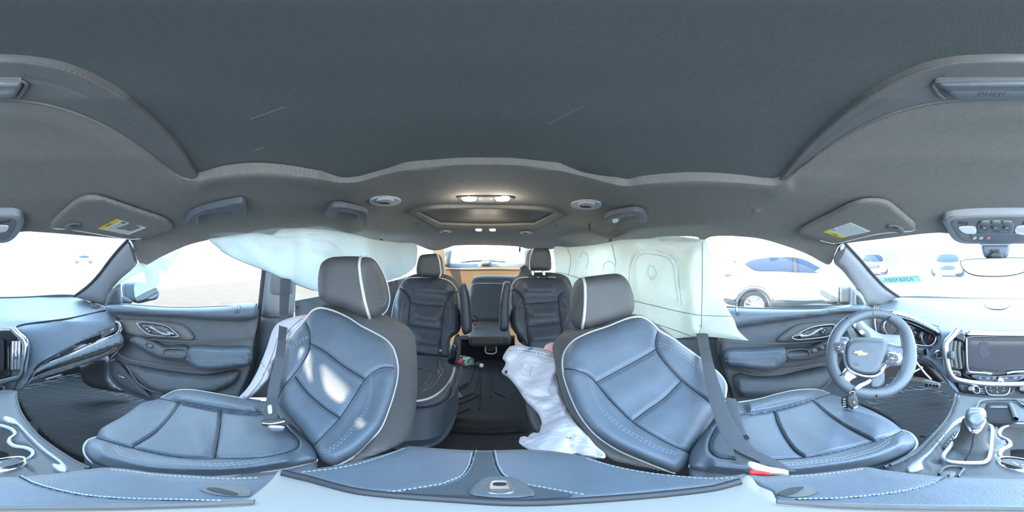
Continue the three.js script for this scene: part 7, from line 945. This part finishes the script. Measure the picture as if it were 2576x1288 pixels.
{
  const [t, p, d] = overhead('overhead console with buttons and map lights above the rear view mirror', { rim: [2371, 556, 2375, 550, 2393, 544, 2439, 539, 2518, 537, 2616, 537, 2616, 537, 2616, 613, 2616, 613, 2540, 614, 2465, 614, 2419, 612, 2400, 604, 2389, 592, 2381, 574], panel: [2390, 560, 2400, 553, 2440, 548, 2520, 546, 2616, 546, 2616, 546, 2616, 609, 2616, 609, 2470, 610, 2424, 606, 2408, 592, 2398, 576], lower: [2404, 578, 2420, 588, 2440, 590, 2616, 588, 2616, 588, 2616, 608, 2616, 608, 2470, 609, 2426, 605, 2410, 592], lamps: [[2411, 574, 2455, 573, 2455, 587, 2426, 587], [2555, 573, 2616, 573, 2616, 587, 2555, 587]], slots: [[2412, 560], [2418, 561], [2425, 562], [2432, 563], [2574, 561]] });
  const b = part(t, 'button_block', solid([2458, 566, 2464, 558, 2546, 558, 2552, 566, 2550, 585, 2460, 585], { d: (x, y) => d(x, y) - 0.034, T: 0.012, dir: [0, 1, 0], cell: 6, R: 4, B: 0.006 }), M.plastic);
  for (const x of [2466, 2494, 2521]) part(b, 'opener_button', solid([x, 559.5, x + 24, 559.5, x + 24, 563.5, x, 563.5], { d: (a, c) => d(a, c) - 0.046, T: 0.006, dir: [0, 1, 0], cell: 4, R: 1.5, B: 0.003 }), M.trimGrey);
  for (const x of [2466, 2494, 2523]) { const k = part(b, 'roof_button', solid([x, 570.5, x + 21, 570.5, x + 20, 576.5, x + 1, 576.5], { d: (a, c) => d(a, c) - 0.046, T: 0.008, dir: [0, 1, 0], cell: 4, R: 2, B: 0.005 }), M.plasticDark); part(k, 'button_mark', solid([x + 6, 574.6, x + 8, 572.6, x + 13, 572.6, x + 15, 574.6], { d: (a, c) => d(a, c) - 0.0525, T: 0.002, cell: 3 }), M.mark); }
  part(b, 'lettering', card([2478, 581, 2540, 581, 2540, 584.5, 2478, 584.5], (x, y) => d(x, y), 0.0415, 0.0004), canvasMat(512, 32, (c, w, h) => { c.fillStyle = '#454b50'; c.fillRect(0, 0, w, h); strokes(c, 20, 6, 130, 20, 12, '#cfd6dc'); strokes(c, 310, 6, 180, 20, 13, '#cfd6dc'); }));
  const sb = part(p, 'status_bar', solid([2442, 591, 2446, 590.5, 2566, 590.5, 2569, 592, 2566, 604, 2450, 604], { d: (x, y) => d(x, y) - 0.04, T: 0.004, dir: [0, 1, 0], cell: 6, R: 2, B: 0.001 }), M.plastic);
  for (const [x, m] of [[2452, M.mark], [2468.4, M.mark], [2486.6, mat({ color: L(0.8, 0.25, 0.2), roughness: 0.5 })]]) { const y = 598.6; part(sb, 'status_button', turned(P(x, y, d(x, y) - 0.046), [0, -0.45, 0.9], [[0, 0.0012], [0.006, 0.001], [0.0065, 0]], 18), m); part(sb, 'status_mark', turned(P(x, y, d(x, y) - 0.0475), [0, -0.45, 0.9], [[0, 0.001], [0.0028, 0.0008], [0.003, 0]], 10), M.plasticDark); }
  overhead('edge of the overhead console beside the passenger sun visor', { rim: [-40, 537, -40, 537, 0, 537, 37, 538, 56, 545, 61, 555, 55, 574, 38, 598, 20, 609, 0, 612, -40, 612, -40, 612], panel: [-40, 545, -40, 545, 0, 546, 30, 549, 42, 556, 38, 572, 26, 592, 14, 603, -40, 606, -40, 606], lower: [-40, 585, -40, 585, 20, 583, 26, 580, 28, 586, 18, 598, 8, 603, -40, 604, -40, 604], lamps: [[-40, 572, 22, 571, 16, 582, -40, 584]], slots: [[2, 560], [9, 558.5], [16, 557], [23, 555.5]] });
  // mirror
  const m = thing('rear_view_mirror', 'rear view mirror on a dark camera housing in the middle of the windshield', 'mirror');
  part(m, 'housing', solid([2466, 612, 2466, 612, 2541, 612, 2541, 612, 2540, 630, 2533, 647, 2520, 650, 2490, 650, 2477, 647, 2470, 630], { d: 2.36, T: 0.06, cell: 6, R: 8, B: 0.02, g: [{ p: [2479, 614, 2482, 630, 2488, 646], w: 2, a: 0.005 }, { p: [2527, 614, 2526, 632, 2522, 646], w: 2, a: 0.005 }] }), M.dashTop);
  part(m, 'camera_dome', solid([2488, 648, 2490, 638, 2498, 632, 2512, 632, 2521, 638, 2524, 648], { d: 2.335, T: 0.02, cell: 4, R: 6, B: 0.012 }), M.plasticDark); part(m, 'vent_slot', solid([2493, 628, 2515, 627, 2515, 631, 2493, 632], { d: 2.335, T: 0.006, cell: 4 }), M.plasticDark);
  part(m, 'mirror_case', solid([2415, 656, 2425, 653, 2479, 649, 2545, 647, 2616, 648, 2616, 648, 2580, 684, 2545, 694, 2505, 697, 2452, 694, 2430, 685, 2418, 671], { d: 2.34, T: 0.04, cell: 6, R: 5, B: 0.012 }), M.plastic);
  part(m, 'mirror_glass', solid([2418, 657, 2428, 655, 2479, 651.5, 2545, 650, 2612, 651, 2612, 651, 2577, 682, 2544, 691, 2505, 694, 2453, 691, 2432, 683, 2420, 670], { d: 2.319, T: 0.004, cell: 10 }), M.mirror, 'mirror glass');
  const st = thing('inspection_sticker', 'pale green inspection sticker seen from behind on the windshield', 'sticker');
  part(st, 'sheet', card([2201, 698, 2311, 692, 2319, 709, 2214, 714], wsD, 0.012, 0.0006), canvasMat(768, 160, (c, w, h) => { c.fillStyle = '#bfeee6'; c.fillRect(0, 0, w, h); c.translate(w, 0); c.scale(-1, 1); c.fillStyle = '#5f9d92'; c.font = 'bold 34px sans-serif'; c.fillText('INSP', 26, 50); c.fillText('10', 26, 120); c.font = 'bold 124px sans-serif'; c.fillText('92581085', 120, 128, 520); c.font = 'bold 70px sans-serif'; c.fillText('E', 652, 128); }), 'mirrored printed number 92581085');
}
// ---------------------------------------------------------------- outside
function doorMirror(label, o) { const t = thing('door_mirror', label, 'mirror', 'door mirrors'); part(t, 'shell', solid(o.shell, { d: 2.95, T: 0.12, cell: 6, R: 8, B: 0.03 }), o.m); part(t, 'mirror_glass', solid(o.glass, { d: 2.905, T: 0.006, cell: 8 }), M.mirror, 'mirror glass'); part(t, 'stalk', solid(o.stalk, { d: 2.92, T: 0.06, cell: 6, R: 4, B: 0.015 }), M.plastic); }
doorMirror('blue grey door mirror outside the passenger window', { m: M.dashTop, shell: [308, 714, 320, 709, 345, 709, 372, 713, 392, 721, 401, 735, 396, 751, 372, 758, 348, 763, 332, 759, 311, 748], glass: [338, 716, 345, 712, 370, 715, 391, 722, 398, 736, 392, 748, 370, 755, 349, 760, 341, 752], stalk: [306, 748, 318, 746, 334, 758, 330, 764, 306, 764] });
doorMirror('sunlit white door mirror outside the driver window', { m: M.carPaint, shell: [2058, 738, 2062, 720, 2068, 712, 2108, 711, 2141, 716, 2141, 768, 2110, 769, 2080, 762, 2062, 750], glass: [2062, 738, 2066, 722, 2070, 716, 2107, 714, 2109, 740, 2106, 763, 2080, 757, 2066, 749], stalk: [2112, 722, 2140, 720, 2138, 764, 2112, 762] });
// white suv, full size, parked fourteen metres out
{
  const t = thing('parked_suv', 'white parked SUV with tinted windows outside the driver window', 'car', 'parked cars'), D = 13.6;
  const q = (n, ol, d, m, x = {}, par = t, lab) => part(par, n, solid(ol, { d, T: x.T ?? 0.05, cell: x.cell || 8, R: x.R || 6, B: x.B ?? 0.04, step: 6 }), m, lab);
  const body = q('body', [1806, 705, 1812, 690, 1826, 668, 1846, 648, 1880, 640, 1930, 636, 1990, 636, 2030, 641, 2064, 654, 2092, 674, 2130, 690, 2190, 700, 2226, 712, 2236, 740, 2230, 760, 2180, 762, 2110, 757, 2060, 757, 1945, 757, 1940, 742, 1926, 728, 1905, 722, 1882, 722, 1864, 734, 1854, 752, 1845, 757, 1820, 752, 1808, 735], D, M.carPaint, { T: 1.7, R: 26, B: 0.16, cell: 7 });
  const win = q('side_window', [1874, 665, 1890, 655, 1920, 649, 1960, 647, 1994, 647, 2020, 652, 2046, 664, 2066, 677, 2066, 685, 2020, 686, 1960, 683, 1898, 681, 1886, 674], D - 0.18, M.carGlass, { T: 0.02, R: 3, B: 0.01 }, t, 'dark tinted side windows');
  q('window_post', [1996, 648, 2001, 648, 2004, 686, 1998, 686], D - 0.21, M.plasticDark, { T: 0.01, R: 2, B: 0.002 }, win); q('window_post', [2050, 684, 2056, 678, 2064, 676, 2066, 685], D - 0.21, M.carPaint, { T: 0.01, R: 2, B: 0.002 }, win);
  q('quarter_window', [1836, 672, 1848, 662, 1842, 652, 1860, 666, 1852, 670], D - 0.13, M.carGlass, { T: 0.01, R: 2, B: 0.005, cell: 5 });
  q('tail_light', [1823, 696, 1826, 690, 1840, 688, 1860, 687, 1854, 692, 1838, 697, 1826, 698], D - 0.14, M.tailLight, { T: 0.03, R: 3, B: 0.02, cell: 5 }, t, 'red tail light');
  q('sill_strip', [1954, 747, 2060, 744, 2100, 745, 2100, 748, 1954, 750], D - 0.2, M.trimGrey, { T: 0.02, R: 1.5, B: 0.01 });
  q('lower_cladding', [1938, 757, 1946, 756, 2060, 756, 2230, 758, 2230, 766, 2060, 764, 1942, 768], D - 0.1, M.plasticDark, { T: 0.4, R: 2, B: 0.02 });
  q('rear_bumper', [1820, 751, 1845, 756, 1852, 758, 1850, 768, 1824, 762], D - 0.1, M.plasticDark, { T: 0.4, R: 2, B: 0.02 });
  for (const [x, y] of [[1895, 769], [2190, 769]]) {
    const c = P(x, y, D - 0.05), w = part(t, 'wheel', turned(c, [0, 0, 1], [[0.24, -0.22], [0.34, -0.22], [0.37, -0.18], [0.375, 0.0], [0.36, 0.03], [0.33, 0.045], [0.25, 0.05], [0.235, 0.03]], 40), M.tyre, 'black tyre on alloy rim');
    part(w, 'rim', turned(c, [0, 0, 1], [[0.235, 0.045], [0.25, 0.052], [0.25, 0.03], [0.2, -0.05], [0, -0.06]], 36), M.satin);
    for (let k = 0; k < 10; k++) { const a = k / 10 * Math.PI * 2 + 0.1, g = box(new THREE.Vector3(0.12, 0, 0.03), 0.2, 0.035, 0.03); g.rotateZ(a); g.translate(c.x, c.y, c.z); part(w, 'spoke', g, M.carPaint); }
    part(w, 'hub_cap', turned(c, [0, 0, 1], [[0, 0.055], [0.03, 0.05], [0.035, 0.02]], 16), M.satin);
    part(w, 'wheel_arch', (() => { const g = new THREE.TorusGeometry(0.42, 0.035, 8, 30, Math.PI * 1.05); g.translate(c.x, c.y - 0.01, c.z + 0.02); return g; })(), M.plasticDark);
  }
}
function farCar(label, x, base, d, len, o = {}) {
  const t = thing('parked_car', label, 'car', 'parked cars'), k = F / d, q = (n, a, dd, m, T, lab) => part(t, n, solid(a.map((v, i) => i % 2 ? base - v * k : x + v * k), { d: dd, T, cell: 0.25 * k, R: 0.12 * k, B: 0.06, step: 0.15 * k }), m, lab);
  const s = len / 4.5;
  q('body', [0, 0.35, 0.05 * s, 0.8, 0.5 * s, 0.95, 1.2 * s, 1.05, 1.8 * s, 1.42, 3.0 * s, 1.45, 3.8 * s, 1.05, 4.4 * s, 0.95, 4.5 * s, 0.6, 4.45 * s, 0.32, 2.2 * s, 0.25], d, M.carPaint, 1.6);
  q('windows', [1.35 * s, 1.05, 1.85 * s, 1.36, 2.95 * s, 1.38, 3.6 * s, 1.05], d - 0.09, M.carGlass, 0.02, 'tinted windows');
  for (const u of [0.85, 3.6]) { const c = P(x + u * s * k, base - 0.32 * k, d - 0.04); const w = part(t, 'wheel', turned(c, [0, 0, 1], [[0, 0.02], [0.2, 0.03], [0.22, 0.05], [0.3, 0.04], [0.32, 0], [0.32, -0.2]], 24), M.tyre); part(w, 'rim', turned(c, [0, 0, 1], [[0, 0.05], [0.18, 0.045], [0.21, 0.03]], 20), M.satin); }
}
function facingCar(label, x, base, d) {   // seen from the front, real width
  const t = thing('parked_car', label, 'car', 'parked cars'), k = F / d, q = (n, a, dd, m, T, lab) => part(t, n, solid(a.map((v, i) => i % 2 ? base - v * k : x + v * k), { d: dd, T, cell: 0.2 * k, R: 0.1 * k, B: 0.05, step: 0.12 * k }), m, lab);
  q('body', [-0.9, 0.3, -0.94, 0.6, -0.9, 0.86, -0.8, 0.96, -0.62, 1.4, -0.4, 1.47, 0.4, 1.47, 0.62, 1.4, 0.8, 0.96, 0.9, 0.86, 0.94, 0.6, 0.9, 0.3, 0.6, 0.22, -0.6, 0.22], d, M.carPaint, 4.2);
  q('windshield', [-0.7, 1.0, -0.56, 1.36, 0.56, 1.36, 0.7, 1.0], d - 0.08, M.carGlass, 0.02, 'tinted windshield'); q('grille', [-0.45, 0.5, -0.45, 0.68, 0.45, 0.68, 0.45, 0.5], d - 0.08, M.plasticDark, 0.02);
  for (const s of [-1, 1]) { q('headlight', [s * 0.84, 0.7, s * 0.8, 0.82, s * 0.5, 0.76, s * 0.52, 0.68], d - 0.07, M.satin, 0.02); const c = P(x + s * 0.74 * k, base - 0.32 * k, d + 0.5); part(t, 'wheel', turned(c, [1, 0, 0], [[0, -0.1], [0.28, -0.1], [0.32, -0.06], [0.32, 0.06], [0.28, 0.1], [0, 0.1]], 24), M.tyre); }
}
facingCar('silver white parked car beyond the rear view mirror', 2384, 697, 34.6); facingCar('pale parked car at the windshield pillar above the inspection sticker', 2196, 693, 37.5);
farCar('small hazy car seen through the passenger windshield', 180, 662, 102, 4.2);
{
  const p = thing('lot_post', 'short dark post standing in the lot beyond the windshield', 'post'); const c = P(2361, 719, 24.5); part(p, 'post', turned(new THREE.Vector3(c.x, 0, c.z), [0, 1, 0], [[0.3, 0], [0.26, 0.06], [0.11, 0.12], [0.1, 0.75], [0.2, 0.82], [0.2, 0.86], [0, 0.88]], 20), M.trimGrey); part(p, 'band', turned(new THREE.Vector3(c.x, 0.3, c.z), [0, 1, 0], [[0.12, 0], [0.125, 0.02], [0.125, 0.14], [0.12, 0.16]], 20), M.white);
  struct('boundary_wall', box(new THREE.Vector3(36, 1.1, -70), 34, 2.2, 0.3), M.lot, 'low pale wall at the far edge of the lot');
}
settle();
renderer.render(scene, camera);
